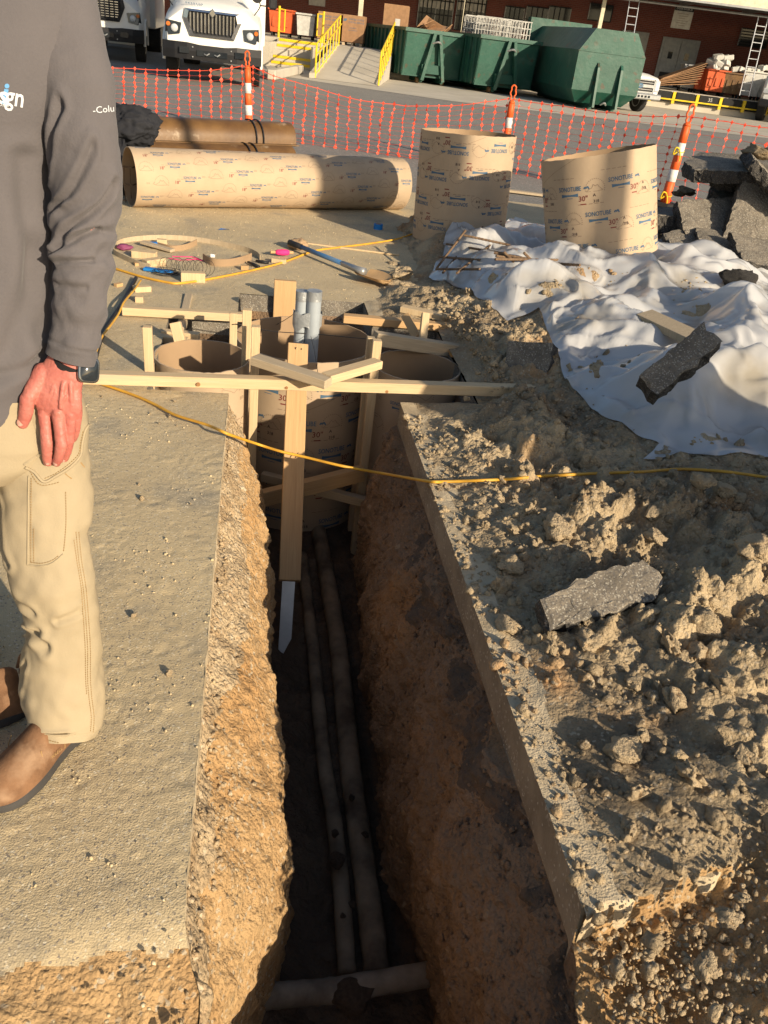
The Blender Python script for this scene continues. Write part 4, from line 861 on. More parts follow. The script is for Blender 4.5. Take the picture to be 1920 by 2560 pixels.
    b.add(V, [(i*5+j, (i+1)*5+j, (i+1)*5+(j+1) % 5, i*5+(j+1) % 5) for i in range(nB-1) for j in range(5)]+[(0, 1, 2, 3, 4), tuple(range((nB-1)*5, nB*5))])
    bu = b.build('bumper', M['black'], rt)
    for x0_, x1_, z0_, z1_ in ((-.35, .35, .57, .69), (-.74, -.52, .60, .73), (.52, .74, .60, .73)):
        b = MB(); b.box(((x0_+x1_)/2, -.202, (z0_+z1_)/2), (x1_-x0_, .02, z1_-z0_)); b.build('bumper_slot', M['glass'], bu)
    for sx in (-1, 1):
        b = MB(); b.tube([(sx*.12-.06, -.22, .62), (sx*.12, -.25, .60), (sx*.12+.06, -.22, .64)], .014, 8); b.build('tow_hook', M['steel'], bu)
        for zz in (.54, .74): b = MB(); b.tube([(sx*.44, -.2, zz), (sx*.44, -.215, zz)], .015, 8); b.build('bolt', M['steel'], bu)
    for sx in (-1, 1):
        wheel(rt, (sx*.98, .95, .47), .47, .27)
        b = MB(); b.tube([(sx*1.14, .95+.6*math.cos(a), .47+.6*math.sin(a)) for a in np.linspace(-.1, math.pi+.1, 14)], .035, 8); b.build('fender_lip', M['white'], rt)
    # cab, windscreen, body behind
    b = MB(); b.box((0, 2.7, 1.75), (2.2, 1.9, 2.0), bev=.12); autosmooth(b.build('cab', M['white'], rt))
    b = MB(); b.add([(-.95, 1.735, 1.95), (.95, 1.735, 1.95), (.88, 1.735, 2.6), (-.88, 1.735, 2.6)], [(0, 1, 2, 3)]); b.build('windscreen', M['glass'], rt)
    b = MB(); b.box((0, 6.8, 2.15), (2.5, 5.9, 2.7), bev=.03); b.build('cargo_box', M['white'], rt)
    b = MB(); b.box((0, 6.8, .7), (1.0, 6.2, .25)); b.box((0, 1.2, .62), (.9, 2.4, .3)); b.build('chassis', M['black'], rt)
    wheel(rt, (-.95, 7.8, .47), .47, .5, 'wheel'); wheel(rt, (.95, 7.8, .47), .47, .5, 'wheel')
    for sx in (-1, 1):
        b = MB(); b.tube(spline([(sx*.95, .75, 1.52), (sx*1.08, .55, 1.72), (sx*1.02, .42, 1.86)], 5), .012, 6); b.tube([(sx*1.0, .36, 1.90), (sx*1.0, .43, 1.90)], [.13, .10], 16); b.build('hood_mirror', M['black'], rt)
        b = MB(); b.tube([(sx*1.1, 1.9, 2.3), (sx*1.35, 1.75, 2.3)], .015, 6); b.tube([(sx*1.1, 1.9, 1.75), (sx*1.35, 1.75, 1.75)], .015, 6); b.box((sx*1.40, 1.72, 2.05), (.20, .12, .72), bev=.04); b.build('side_mirror', M['black'], rt)
    return rt
x0, _z = OX(529, 120, 21.8); truck(x0+.02, 21.8, 'white delivery truck with chrome barred grille and blue fleet number', 0, .20)
x1, _z = OX(285, 90, 26.0); truck(x1-.35, 26.0, 'white truck with black mesh grille partly behind the worker', 1, .24)
# ---- pickup behind the dumpster
def pickup():
    rt = bt('pickup_truck', 7.15, 33.6, 0, .50, label='white pickup truck nose poking out behind the large green dumpster', cat='pickup truck')
    b = MB(); secs = [(0, .93, .50, 1.13, .86), (.12, .98, .48, 1.18, .9), (.7, 1.0, .48, 1.27, .93), (1.2, 1.0, .48, 1.30, .93)]; V = []; n = 8
    for yy, hw, zb, zt, tw in secs: V += [(-hw, yy, zb), (-hw, yy, zt-.18), (-tw, yy, zt-.02), (-tw*.4, yy, zt+.03), (tw*.4, yy, zt+.03), (tw, yy, zt-.02), (hw, yy, zt-.18), (hw, yy, zb)]
    b.add(V, [(i*n+j, i*n+(j+1) % n, (i+1)*n+(j+1) % n, (i+1)*n+j) for i in range(3) for j in range(n)]+[tuple(range(n))]); autosmooth(b.build('hood', M['white'], rt), 35)
    g = MB(); 
    for z in (.68, 1.08): g.box((0, -.03, z), (1.36, .06, .05))
    for sx in (-1, 1): g.box((sx*.66, -.03, .88), (.06, .06, .45))
    g.box((0, -.04, .88), (1.3, .06, .10)); gr = g.build('grille', M['steel'], rt); g = MB(); g.box((0, -.006, .88), (1.3, .02, .4)); g.build('grille_opening', M['black'], gr)
    for z in (.77, .99): g = MB(); g.box((0, -.02, z), (1.26, .03, .02)); g.build('grille_bar', M['steel'], gr)
    g = MB(); g.tube([(0, -.07, .88), (0, -.085, .88)], [.10, .095], 20); g.v = [(v[0]*1.4, v[1], .88+(v[2]-.88)*.8) for v in g.v]; e = g.build('emblem', M['inkblue'], rt)
    g = MB(); V, Fs = textmesh('Ford', .075, .008); g.add([(v[0], -.088, v[1]+.875) for v in V], Fs); g.build('badge_lettering', M['chrome'], e)
    for sx in (-1, 1):
        g = MB(); g.box((sx*.82, .0, .90), (.24, .1, .36), bev=.03); h = g.build('headlight', M['lens'], rt)
        wheel(rt, (sx*.86, .85, .37), .37, .24)
    g = MB(); g.box((0, -.10, .55), (1.98, .2, .2), bev=.04); bu = g.build('bumper', M['steel'], rt)
    for q in range(6): g = MB(); g.box((-.4+q*.16, -.205, .55), (.09, .02, .07)); g.build('bumper_slot', M['glass'], bu)
    g = MB(); V = [(-.97, 1.15, .5), (.97, 1.15, .5), (.97, 1.15, 1.3), (-.97, 1.15, 1.3), (-.80, 1.9, 1.85), (.80, 1.9, 1.85), (.80, 3.3, 1.85), (-.80, 3.3, 1.85), (-.97, 3.6, 1.2), (.97, 3.6, 1.2), (-.97, 3.6, .5), (.97, 3.6, .5)]
    g.add(V, [(0, 1, 2, 3), (4, 5, 6, 7), (7, 6, 9, 8), (8, 9, 11, 10), (0, 3, 8, 10), (3, 4, 7, 8), (1, 11, 9, 2), (2, 9, 6, 5)]); g.build('cab', M['white'], rt)
    g = MB(); g.add([(-.93, 1.2, 1.34), (.93, 1.2, 1.34), (.78, 1.88, 1.83), (-.78, 1.88, 1.83)], [(0, 1, 2, 3)]); g.build('windscreen', M['glass'], rt)
    g = MB(); g.box((0, 4.7, .85), (1.95, 2.2, .75), bev=.04); g.build('bed', M['white'], rt)
pickup()
rt = bt('box_truck', 14.55, 39.2, 0, -.5, label='white truck front at the far right frame edge', cat='truck'); wheel(rt, (-1., .8, .5), .5, .3); wheel(rt, (1., .8, .5), .5, .3)
b = MB(); b.box((0, 1.6, 1.25), (2.2, 3.2, 1.1), bev=.12); b.box((0, 4.5, 2.), (2.3, 3.4, 2.6), bev=.08); autosmooth(b.build('body', M['white'], rt)); b = MB(); b.box((0, -.03, .7), (2.2, .3, .3), bev=.05); b.build('bumper', M['black'], rt); b = MB(); b.box((-.9, -.02, 1.15), (.3, .06, .2), bev=.02); b.build('headlight', M['lens'], rt)
# ---- building
WY, DZR, DZL, CZ = 47., .69, .90, 3.95
wl_ = bt('building', 0, WY, 0, label='dark red brick depot wall under the loading dock canopy', cat='building')
def brickmat():
    m = bpy.data.materials.new('red_brickwork'); m.use_nodes = True; t = m.node_tree; b = t.nodes['Principled BSDF']; b.inputs['Roughness'].default_value = .9
    tc = t.nodes.new('ShaderNodeTexCoord'); mp = t.nodes.new('ShaderNodeMapping'); mp.inputs['Rotation'].default_value = (R(90), 0, 0); t.links.new(tc.outputs['Object'], mp.inputs[0])
    br = t.nodes.new('ShaderNodeTexBrick'); br.inputs['Scale'].default_value = 1.; br.inputs['Brick Width'].default_value = .22; br.inputs['Row Height'].default_value = .075; br.inputs['Mortar Size'].default_value = .008
    br.inputs['Color1'].default_value = (.20, .055, .04, 1); br.inputs['Color2'].default_value = (.15, .04, .032, 1); br.inputs['Mortar'].default_value = (.17, .11, .09, 1)
    t.links.new(mp.outputs[0], br.inputs['Vector']); t.links.new(br.outputs[0], b.inputs['Base Color']); return m
M['brick'] = brickmat()
b = MB(); b.box((6, .2, 3.6), (70, .4, 7.2)); b.build('brick_wall', M['brick'], wl_)
def wwin(pxl, pxr, pyt, pyb, nx, ny, curt=False):
    xl, zt = OX(pxl, pyt, WY); xr, _ = OX(pxr, pyt+(pxr-pxl)*.126, WY); _, zb = OX(pxl, pyb, WY); zt = min(zt, 3.8)
    b = MB(); b.box(((xl+xr)/2, -.03, (zt+zb)/2), (xr-xl, .05, zt-zb)); w_ = b.build('window', M['glass'], wl_)
    for q in range(nx+1): b = MB(); b.box((xl+(xr-xl)*q/nx, -.07, (zt+zb)/2), (.05, .03, zt-zb)); b.build('window_bar', M['doorgrey' if q % 4 == 0 else 'black'], w_)
    for q in range(ny+1): b = MB(); b.box(((xl+xr)/2, -.072, zb+(zt-zb)*q/ny), (xr-xl, .03, .05)); b.build('window_bar', M['black'], w_)
    if curt: b = MB(); b.box(((xl+xr)/2, -.048, zb+(zt-zb)*.72), (xr-xl-.1, .02, (zt-zb)*.5)); b.build('blind', M['hamper'], w_)
wwin(1053, 1140, -40, 66, 8, 3, True); wwin(1150, 1222, -40, 75, 7, 3, True); wwin(1265, 1312, 15, 75, 4, 2); wwin(1318, 1372, 15, 80, 4, 2); wwin(1375, 1428, 15, 85, 4, 2); wwin(1478, 1535, 0, 50, 2, 1); wwin(1855, 1925, 70, 115, 1, 6)
def wdoor(pxl, pxr, pyt, lab=None):
    xl, zt = OX(pxl, pyt, WY); xr, _ = OX(pxr, pyt+(pxr-pxl)*.126, WY); zb = DZR; c = (xl+xr)/2; w_ = (xr-xl)
    b = MB(); b.box((c, -.05, (zt+zb)/2+.04), (w_+.2, .08, zt-zb+.1)); d = b.build('door_frame', M['doorgrey'], wl_)
    for s_ in (-1, 1):
        b = MB(); b.box((c+s_*w_/4, -.11, (zt+zb)/2), (w_/2-.03, .05, zt-zb)); l = b.build('door_leaf', M['doorgrey'], d)
        b = MB(); b.box((c+s_*w_/4, -.137, zb+(zt-zb)*.68), (.22, .012, .30)); b.build('vision_panel', M['glass'], d)
        b = MB(); b.box((c+s_*w_/4, -.139, zb+.35), (w_/2-.2, .012, .6)); b.build('kick_plate', M['black'], d)
wdoor(1662, 1745, 97); wdoor(1560, 1617, 80)
xs_, zs_ = OX(1706, 45, WY-3.); sg = bt('hanging_sign', xs_, WY-3., zs_, label='pale hanging sign with black header above the double doors', cat='sign')
b = MB(); b.box((0, 0, 0), (.86, .03, .84)); b.build('sign_board', M['hamper'], sg); b = MB(); b.box((0, -.02, .34), (.86, .01, .15)); b.build('header', M['black'], sg)
V, Fs = textmesh('DOCK DOOR 35', .095, .004); b = MB(); b.add([(v[0], -.027, v[1]+.34) for v in V], Fs); b.build('lettering', M['white'], sg)
b = MB()
for q in range(6): b.box((-.02+.05*(q % 2), -.018, .16-q*.09), (.5-.1*(q % 3), .004, .014))
b.build('sign_lines', M['inkpale'], sg)
xs_, zs_ = OX(793, 2, WY-.1); sg = bt('wall_sign', xs_, WY-.12, zs_, label='small grey notice on the brick wall above the carts', cat='sign'); b = MB(); b.box((0, 0, 0), (.8, .03, .42)); b.build('notice_board', M['hamper'], sg)
V, Fs = textmesh('STOP', .12, .0); b = MB(); b.add([(v[0], -.02, v[1]-.02) for v in V], Fs); 
# canopy
cn = bt('dock_canopy', 0, 0, 0, label='long cream edged canopy over the loading dock', cat='canopy')
b = MB(); b.box((14, WY-3.6, CZ+.5), (66, 7., .06)); b.build('canopy_deck', M['hamper'], cn)
b = MB(); b.box((14+18, WY-7.1, CZ+.42), (66, .12, .85)); 
fas = MB(); fas.box((14, WY-7.15, CZ+.42), (66, .10, .84)); fo = fas.build('fascia', M['canopy'], cn)
b = MB(); b.box((14, WY-7.22, CZ+.02), (66, .06, .08)); b.build('gutter', M['doorgrey'], cn)
for q in range(16): b = MB(); b.box((14, WY-.4-q*.42, CZ+.36), (66, .06, .10)); b.build('purlin', M['doorgrey'], cn)
for q in range(14):
    b = MB(); xx = -16+q*3.; b.box((xx, WY-3.6, CZ+.24), (.08, 6.9, .12)); b.build('rafter', M['steel'], cn)
b = MB(); b.tube([(-19, WY-5.2, CZ-.1), (47, WY-5.2, CZ-.1)], .045, 8); b.build('conduit_pipe', M['steel'], cn)
for px_, w_ in ((902, .19), (1508, .16), (1160, .03)):
    xx, zz_ = OX(px_, 20, 40.9); cl = bt('canopy_column', xx, 40.9, 0, label={902: 'white column beside the ramp handrail', 1508: 'cream column behind the big green dumpster', 1160: 'thin pale pole behind the middle dumpster'}[px_], cat='column', group=None)
    b = MB(); b.box((0, 0, 2.3), (w_, w_, 3.8), bev=.01); b.build('shaft', M['canopy'], cl); b = MB(); b.box((0, 0, DZR+.02), (w_*1.8, w_*1.8, .05)); b.build('base_plate', M['steel'], cl)
# dock
dk = bt('loading_dock', 0, 0, 0, label='raised concrete loading dock along the brick wall', cat='loading dock')
b = MB(); b.box((24.5, (40.7+WY)/2, DZR/2), (51, WY-40.7, DZR)); b.build('dock_slab', M['concrete'], dk)
b = MB(); b.box((-8.9, (36.2+WY)/2, DZL/2), (15.6, WY-36.2, DZL)); b.build('dock_slab', M['concrete'], dk)
for q in range(7):
    xx = 9.2+q*1.02; b = MB(); b.box((xx+.5, 40.62, .47), (.84, .16, .40), bev=.03); b.build('bumper_pad', M['rubber'], dk)
    b = MB(); b.box((xx, 40.58, .44), (.12, .14, .46)); b.build('yellow_post', M['yellow'], dk)
b = MB(); b.box((12.3, 40.52, .37), (7.2, .05, .055)); b.build('yellow_rail', M['yellow'], dk)
V, Fs = textmesh('35', .2, .0); b = MB(); b.add([(v[0]+11.8, 40.535, v[1]+.52) for v in V], Fs); b.build('dock_number', M['hamper'], dk)
# ---- ramp and steps
rp = bt('ramp', 0, 0, 0, label='concrete access ramp with yellow handrails up to the dock', cat='ramp')
rl, rr_ = -3.98, -1.88; ry0, ry1 = 29.7, 36.2
b = MB(); b.add([(rl, ry0, 0), (rr_, ry0, 0), (rr_, ry1, DZL+.002), (rl, ry1, DZL+.002), (rl, ry1, 0), (rr_, ry1, 0)], [(0, 1, 2, 3), (0, 3, 4), (1, 5, 2)]); b.build('ramp_slab', M['concrete'], rp)
b = MB(); b.add([(rl-.16, ry0-.1, 0), (rl, ry0-.1, 0), (rl, ry1, 0), (rl-.16, ry1, 0), (rl-.16, ry0-.1, .14), (rl, ry0-.1, .14), (rl, ry1, DZL+.12), (rl-.16, ry1, DZL+.12)], [(0, 1, 5, 4), (4, 5, 6, 7), (0, 4, 7, 3), (1, 2, 6, 5)]); b.build('side_wall', M['concrete'], rp)
for xx in (rl, rr_-.03):
    z = lambda y: DZL*(y-ry0)/(ry1-ry0); b = MB(); top = [(xx, ry0+.1, z(ry0)+.45), (xx, ry0+.02, z(ry0)+.8), (xx, ry0+.15, z(ry0)+.98), (xx, ry1-.1, z(ry1)+.98)]
    b.tube(top, .028, 8); hr = b.build('handrail', M['yellow'], rp)
    b = MB(); b.tube([(xx+.05, ry0+.1, z(ry0)+.72), (xx+.05, ry1, z(ry1)+.72)], .02, 8); b.build('lower_rail', M['yellow'], hr)
    b = MB(); b.tube([(xx, ry0+.1, z(ry0)+.1), (xx, ry1, z(ry1)+.1)], .02, 8); b.build('lower_rail', M['yellow'], hr)
    for q in range(8): yy = ry0+.12+q*(ry1-ry0-.3)/7; b = MB(); b.tube([(xx, yy, z(yy)), (xx, yy, z(yy)+.98)], .03 if q in (0, 7) else .022, 8); b.build('post', M['yellow'], hr)
st_ = bt('dock_steps', 0, 0, 0, label='concrete steps with yellow nosings left of the ramp', cat='steps')
sx0, sx1 = -6.3, -4.75; 
for q in range(5):
    b = MB(); zt = DZL*(q+1)/5; yy = 34.4+q*.36; b.box(((sx0+sx1)/2, yy+.9, zt/2), (sx1-sx0, 1.8, zt)); s_ = b.build('step', M['concrete'], st_)
    if q != 2: b = MB(); b.box(((sx0+sx1)/2, yy-.008, zt-.05), (sx1-sx0-.1, .02, .09)); b.build('nosing', M['yellow'], st_)
b = MB(); b.box((sx1+.12, 35.2, .38), (.24, 2.2, .78)); b.build('cheek_wall', M['concrete'], st_); b = MB(); b.box((sx0-.12, 35.2, .38), (.24, 2.2, .78)); b.build('cheek_wall', M['concrete'], st_)
for sx, inn in ((sx0-.05, 1), (sx1+.1, -1)):
    b = MB(); yy = 36.3; b.tube([(sx, yy, DZL), (sx, yy, DZL+1.05)], .045, 8); b.tube([(sx, yy-.02, DZL+.95), (sx+inn*.22, yy-.02, DZL+.95), (sx+inn*.22, yy-.02, DZL+.22), (sx, yy-.02, DZL+.22)], .03, 8); b.build('grab_rail', M['yellow'], st_)
kb_ = bt('concrete_kerb', -4.75, 26.3, 0, label='low pale concrete kerb beside the delivery truck', cat='kerb'); b = MB(); b.box((0, 2.6, .12), (.25, 5.4, .26), bev=.03); b.build('kerb_block', M['concrete'], kb_)
# ---- dumpsters
def rolloff(x, y, yaw, label, H_=1.62, L_=5.6, W_=2.35, mt='greenpaint'):
    rt = bt('dumpster', x, y, 0, yaw, label=label, cat='dumpster', group='green open dumpsters')
    hw = W_/2; z0 = .22; sl = .18          # front leans outward to the top
    b = MB()
    def slab(pts, n_, t=.05):
        b2 = MB(); P_ = [Vector(p) for p in pts]; nn_ = Vector(n_)*t; k = len(P_); b2.add(P_+[p+nn_ for p in P_], [tuple(range(k)), tuple(range(2*k-1, k-1, -1))]+[(i, (i+1) % k, k+(i+1) % k, k+i) for i in range(k)]); return b2
    slab([(-hw, sl, z0), (hw, sl, z0), (hw, 0, H_), (-hw, 0, H_)], (0, 1, 0)).build('end_panel', M[mt], rt)
    slab([(-hw, L_, z0), (hw, L_, z0), (hw, L_, H_), (-hw, L_, H_)], (0, -1, 0)).build('end_panel', M[mt], rt)
    for s_ in (-1, 1):
        sp = slab([(s_*hw, sl, z0), (s_*hw, L_, z0), (s_*hw, L_, H_), (s_*hw, 0, H_)], (-s_, 0, 0)).build('side_panel', M[mt], rt)
        for q in range(11): bb = MB(); bb.box((s_*(hw+.035), .35+q*(L_-.5)/10, (z0+H_)/2), (.06, .08, H_-z0-.05)); bb.build('rib', M[mt], sp)
    slab([(-hw, .1, z0), (hw, .1, z0), (hw, L_, z0), (-hw, L_, z0)], (0, 0, 1)).build('floor', M['darkgreen'], rt)
    rb = MB(); rb.box((0, -.01, H_), (W_+.14, .12, .12)); rb.build('top_rim', M[mt], rt); rb = MB(); rb.box((0, L_, H_), (W_+.14, .12, .12)); rb.build('top_rim', M[mt], rt)
    for s_ in (-1, 1): rb = MB(); rb.box((s_*(hw+.01), L_/2, H_+.002), (.11, L_-.12, .11)); rb.build('top_rim', M[mt], rt)
    fb = MB(); fb.beam((-.42, -.10, .12), (-.10, -.13, H_-.05), .10, .12); fb.beam((.42, -.10, .12), (.10, -.13, H_-.05), .10, .12); fb.build('a_frame', M[mt], rt)
    fb = MB(); fb.box((0, .02, .5), (.9, .14, .3)); fb.build('hook_recess', M['darkgreen'], rt)
    fb = MB(); fb.tube(spline([(-.16, -.16, H_-.36), (0, -.30, H_-.30), (.16, -.16, H_-.36)], 5), .035, 8); fb.build('hook_bar', M['steel'], rt)
    for s_ in (-1, 1): fb = MB(); fb.box((s_*.42, L_/2, .13), (.10, L_, .16)); fb.build('skid_rail', M['darkgreen'], rt); fb = MB(); fb.tube([(s_*.5-.06, .2, .10), (s_*.5+.06, .2, .10)], .10, 14); fb.build('roller', M['rust'], rt)
    return rt
d1 = rolloff(-.28, 35.2, .36, 'green open dumpster nearest the ramp filled with brown cardboard', 1.72)
d2 = rolloff(2.45, 34.6, .36, 'green open dumpster in the middle with wire baskets on top', 1.78)
# compactor container
def receiver(x, y, yaw):
    rt = bt('compactor_container', x, y, 0, yaw, label='large closed green container with sloping roof edges', cat='dumpster')
    hw, Hm, Ht, L_ = 1.2, 1.72, 2.40, 5.6; prof = [(-hw*.72, .15), (-hw, .55), (-hw, Hm), (-hw*.62, Ht), (hw*.62, Ht), (hw, Hm), (hw, .55), (hw*.72, .15)]
    b = MB(); n = 8; V = [(p[0], .35 if p[1] < .5 else 0, p[1]) for p in prof]+[(p[0], L_, p[1]) for p in prof]
    b.add(V, [(0, 7, 6, 1), (1, 6, 5, 2), (2, 5, 4, 3), tuple(range(8, 16))]+[(i, (i+1) % n, n+(i+1) % n, n+i) for i in range(n)]); b.build('shell', M['greenpaint'], rt)
    for z_ in (Hm,): b = MB(); b.box((0, -.012, z_), (2*hw, .02, .025)); b.build('seam_strip', M['greenpaint'], rt)
    b = MB(); b.box((-hw-.012, L_/2, Hm), (.02, L_, .03)); b.build('seam_strip', M['greenpaint'], rt)
    for s_ in (-1, 1):
        b = MB(); pts = [(-.30, .08), (-.02, .08), (-.02, 1.42), (-.12, 1.28)]; V = [(s_*.42+dx, p[0], p[1]) for dx in (-.04, .04) for p in pts]; b.add(V, [(0, 1, 2, 3), (7, 6, 5, 4)]+[(i, (i+1) % 4, 4+(i+1) % 4, 4+i) for i in range(4)]); b.build('stiffener', M['greenpaint'], rt)
        b = MB(); b.box((s_*.42, L_/2, .09), (.12, L_, .16)); b.build('skid_rail', M['darkgreen'], rt)
    b = MB(); b.tube(spline([(-.1, -.1, .18), (0, -.2, .25), (.1, -.1, .18)], 4), .03, 8); b.build('hook_bar', M['steel'], rt)
    b = MB(); b.box((0, L_+.2, 1.4), (2*hw+.1, .4, 2.5)); b.build('rear_head', M['greenpaint'], rt)
receiver(5.70, 32.0, .22)
ORD = ['leftmost', 'second', 'third', 'fourth', 'fifth', 'sixth', 'seventh', 'eighth', 'ninth', 'tenth', 'eleventh', 'twelfth', 'thirteenth', 'fourteenth', 'fifteenth', 'sixteenth']
def ordlabel(objs, fmt, first='leftmost'):
    objs = sorted(objs, key=lambda o: _rx(o)); 
    for i, o in enumerate(objs): o['label'] = fmt.format((first if i == 0 else ORD[i]+' from the '+('left' if first == 'leftmost' else 'bottom')))
def _rx(o): v = o.location-Vector((0, 0, CAM_H)); return v.x*math.cos(PHI)-v.y*math.sin(PHI)
gA, gB, gC, gD, gE = [], [], [], [], []
rs = np.random.RandomState(3)
dm = Matrix.Rotation(0, 3, 'Z')
def inlocal(rt, x, y, z): return rt.matrix_world@Vector((x, y, z)) if False else Matrix.Translation(rt.location)@Matrix.Rotation(rt.rotation_euler.z, 4, 'Z')@Vector((x, y, z))
for q in range(10):
    b = MB(); b.box((0, 0, 0), (rs.uniform(.4, .9), rs.uniform(.3, .7), .02)); o = b.build('cardboard_piece', M['cardboard'], label='torn brown cardboard sheet sticking out of the dumpster by the ramp', cat='cardboard', group='cardboard in the dumpster'); gA.append(o); o.location = inlocal(d1, rs.uniform(-.3, .9), rs.uniform(.3, 2.2), 1.72+rs.uniform(-.02, .2)); o.rotation_euler = (rs.uniform(-.8, .8), rs.uniform(-1., 1.), rs.uniform(0, 3))
for q in range(7):
    w_ = 1.0; bk = empty('wire_basket', inlocal(d2, -.6+(q % 4)*.42, .9+(q//4)*1.1, 1.80), -PHI+rs.uniform(-.2, .2), label='white wire basket piled on the middle green dumpster', cat='wire basket', group='wire baskets on the dumpster')
    b = MB(); 
    for i in range(9): b.tube([(-.45+i*.11, 0, 0), (-.45+i*.11, 0, .62)], .014, 4); b.tube([(-.45+i*.11, .5, 0), (-.45+i*.11, .5, .62)], .014, 4)
    for z in (0, .2, .4, .62): b.tube([(-.45, 0, z), (.45, 0, z), (.45, .5, z), (-.45, .5, z)], .016, 4, closed=True)
    b.build('wire_frame', M['hamper'], bk); gB.append(bk)
# ---- goods on the dock
def cart(px, py, w_, h_, m_, label, Y=42., cat='cart', group='carts on the loading dock', name='plastic_cart', taper=.85):
    xx, zb = OX(px, py, Y); rt = bt(name, xx, Y, DZR if Y > 40 and xx > 0 else DZL, label=label, cat=cat, group=group)
    b = MB(); d = .7; V = []; 
    for z, s_ in ((.16, taper), (h_, 1.)): V += [(-w_/2*s_, -d/2*s_, z), (w_/2*s_, -d/2*s_, z), (w_/2*s_, d/2*s_, z), (-w_/2*s_, d/2*s_, z)]
    b.add(V, [(0, 3, 2, 1), (0, 1, 5, 4), (1, 2, 6, 5), (2, 3, 7, 6), (3, 0, 4, 7)]); b.build('bin', M[m_], rt)
    b = MB(); 
    for p, q_ in (((-w_/2-.03, -d/2-.03), (w_/2+.03, -d/2-.03)), ((-w_/2-.03, d/2+.03), (w_/2+.03, d/2+.03))): b.beam((*p, h_), (*q_, h_), .06, .06)
    b.beam((-w_/2, -d/2, h_-.001), (-w_/2, d/2, h_-.001), .06, .055); b.beam((w_/2, -d/2, h_-.001), (w_/2, d/2, h_-.001), .06, .055); b.build('rim', M[m_], rt)
    if name == 'plastic_cart':
        for q in range(3): b = MB(); b.box((-w_*.28+q*w_*.28, -d/2*.93-.02, h_*.55), (w_*.12, .03, h_*.35)); b.build('rib', M[m_], rt)
    for sx in (-1, 1):
        for sy in (-1, 1): b = MB(); b.tube([(sx*w_*.36-.03, sy*.25, .08), (sx*w_*.36+.03, sy*.25, .08)], .08, 12); b.build('caster', M['rubber'], rt)
    return rt
cart(1748, 215, .62, .92, 'orangecart', 'orange plastic cart left half of the pair on the dock', 42.6); cart(1781, 222, .95, .98, 'orangecart', 'bright orange plastic cart in the middle of the dock goods', 42.); cart(1822, 228, .9, .95, 'rust', 'brick red plastic cart right of the orange ones', 42.)
M['redcart'] = mat('brick_red_plastic', (.30, .07, .05), .6, bump=0)
cart(1866, 232, .9, 1.1, 'hamper', 'white canvas hamper behind the leaning ladder', 42.2, name='canvas_hamper'); cart(1908, 238, .8, 1.1, 'hamper', 'white canvas hamper at the frame edge on the dock', 42.4, name='canvas_hamper'); cart(1716, 208, .7, 1.05, 'doorgrey', 'grey wire sided hamper beside the flattened cardboard', 42.8, name='canvas_hamper')
cart(703, 88, .95, .95, 'orangecart', 'orange plastic cart behind the yellow stair rails', 38.6); cart(765, 95, .75, .9, 'hamper', 'white canvas hamper left of the cardboard pallet box', 38.6, name='canvas_hamper')
for i, (px, lab) in enumerate(((824, 'left cardboard pallet box printed with postal lettering'), (883, 'right cardboard pallet box printed with postal lettering'), (985, 'tall dark cardboard box behind the dumpster by the ramp'))):
    xx, _ = OX(px, 80, 38.4); rt = bt('pallet_box', xx, 38.4+i*.3, DZL, label=lab, cat='cardboard box', group='pallet boxes on the dock'); w_, h_ = (.88, .95) if i < 2 else (1.0, 1.5)
    b = MB(); b.box((0, 0, .12+h_/2), (w_, 1., h_), bev=.01); b.build('carton', M['cardboard'], rt); 
    for q in (-1, 0, 1): b = MB(); b.box((q*w_*.4, 0, .05), (.1, 1., .1)); b.build('pallet_block', M['lumbergrey'], rt)
    if i < 2:
        b = MB(); 
        for s_, z_, sz in (('UNITED STATES', .80, .085), ('POSTAL SERVICE', .70, .085), ('EQUIPMENT', .5, .05), ('MAIL TRANSPORT', .42, .045)): V, Fs = textmesh(s_, sz, .004); b.add([(v[0]+(.12 if z_ > .6 else 0), -.503, v[1]+z_+.12) for v in V], Fs)
        b.build('printed_lettering', M['inkblue'], rt); b = MB(); b.add([(-.42, -.503, .84), (-.30, -.503, .84), (-.26, -.503, .93), (-.38, -.503, .93)], [(0, 1, 2, 3)]); b.build('printed_logo', M['inkblue'], rt)
    else: b = MB(); b.box((.1, -.505, 1.0), (.2, .006, .28)); b.build('paper_label', M['hamper'], rt)
for q in range(16):
    px_ = rs.uniform(1766, 1815); lv = q//6; xx, zz = OX(px_, 178, 42.1); b = MB(); b.box((0, 0, 0), (.42, .30, .2), bev=.02); o = b.build('mail_tub', M['hamper'], label='white tub in the heap on top of the orange cart', cat='tub', group='white tubs heaped on the carts'); gC.append(o); o.location = B(xx, 42.1+rs.uniform(-.2, .2), DZR+1.08+lv*.2); o.rotation_euler = (rs.uniform(-.3, .3), rs.uniform(-.4, .4), rs.uniform(0, 3))
for q in range(9):
    px_ = 1835+q*11; xx, zz = OX(px_, 200, 42.1); b = MB(); b.box((0, 0, 0), (.40, .32, .2), bev=.02); o = b.build('mail_tub', M['hamper'], label='white tub lying on the carts near the ladder', cat='tub', group='white tubs near the ladder'); gD.append(o); o.location = B(xx, 42.2, DZR+1.12+(.18 if q > 5 else 0)); o.rotation_euler = (0, rs.uniform(-.25, .25), rs.uniform(-.5, .5))
for q in range(9):
    xx, zz = OX(1680, 200, 41.6); b = MB(); b.box((0, 0, 0), (1.9, .9, .025)); o = b.build('flattened_carton', M['cardboard'], label='flattened carton leaning in the pile on the dock edge', cat='cardboard', group='flattened cartons on the dock'); gE.append(o); o.location = B(xx+.1+.03*q, 41.6, DZR+.25+q*.07); o.rotation_euler = (0, R(-8-2*q), -PHI+.1*rs.randn())
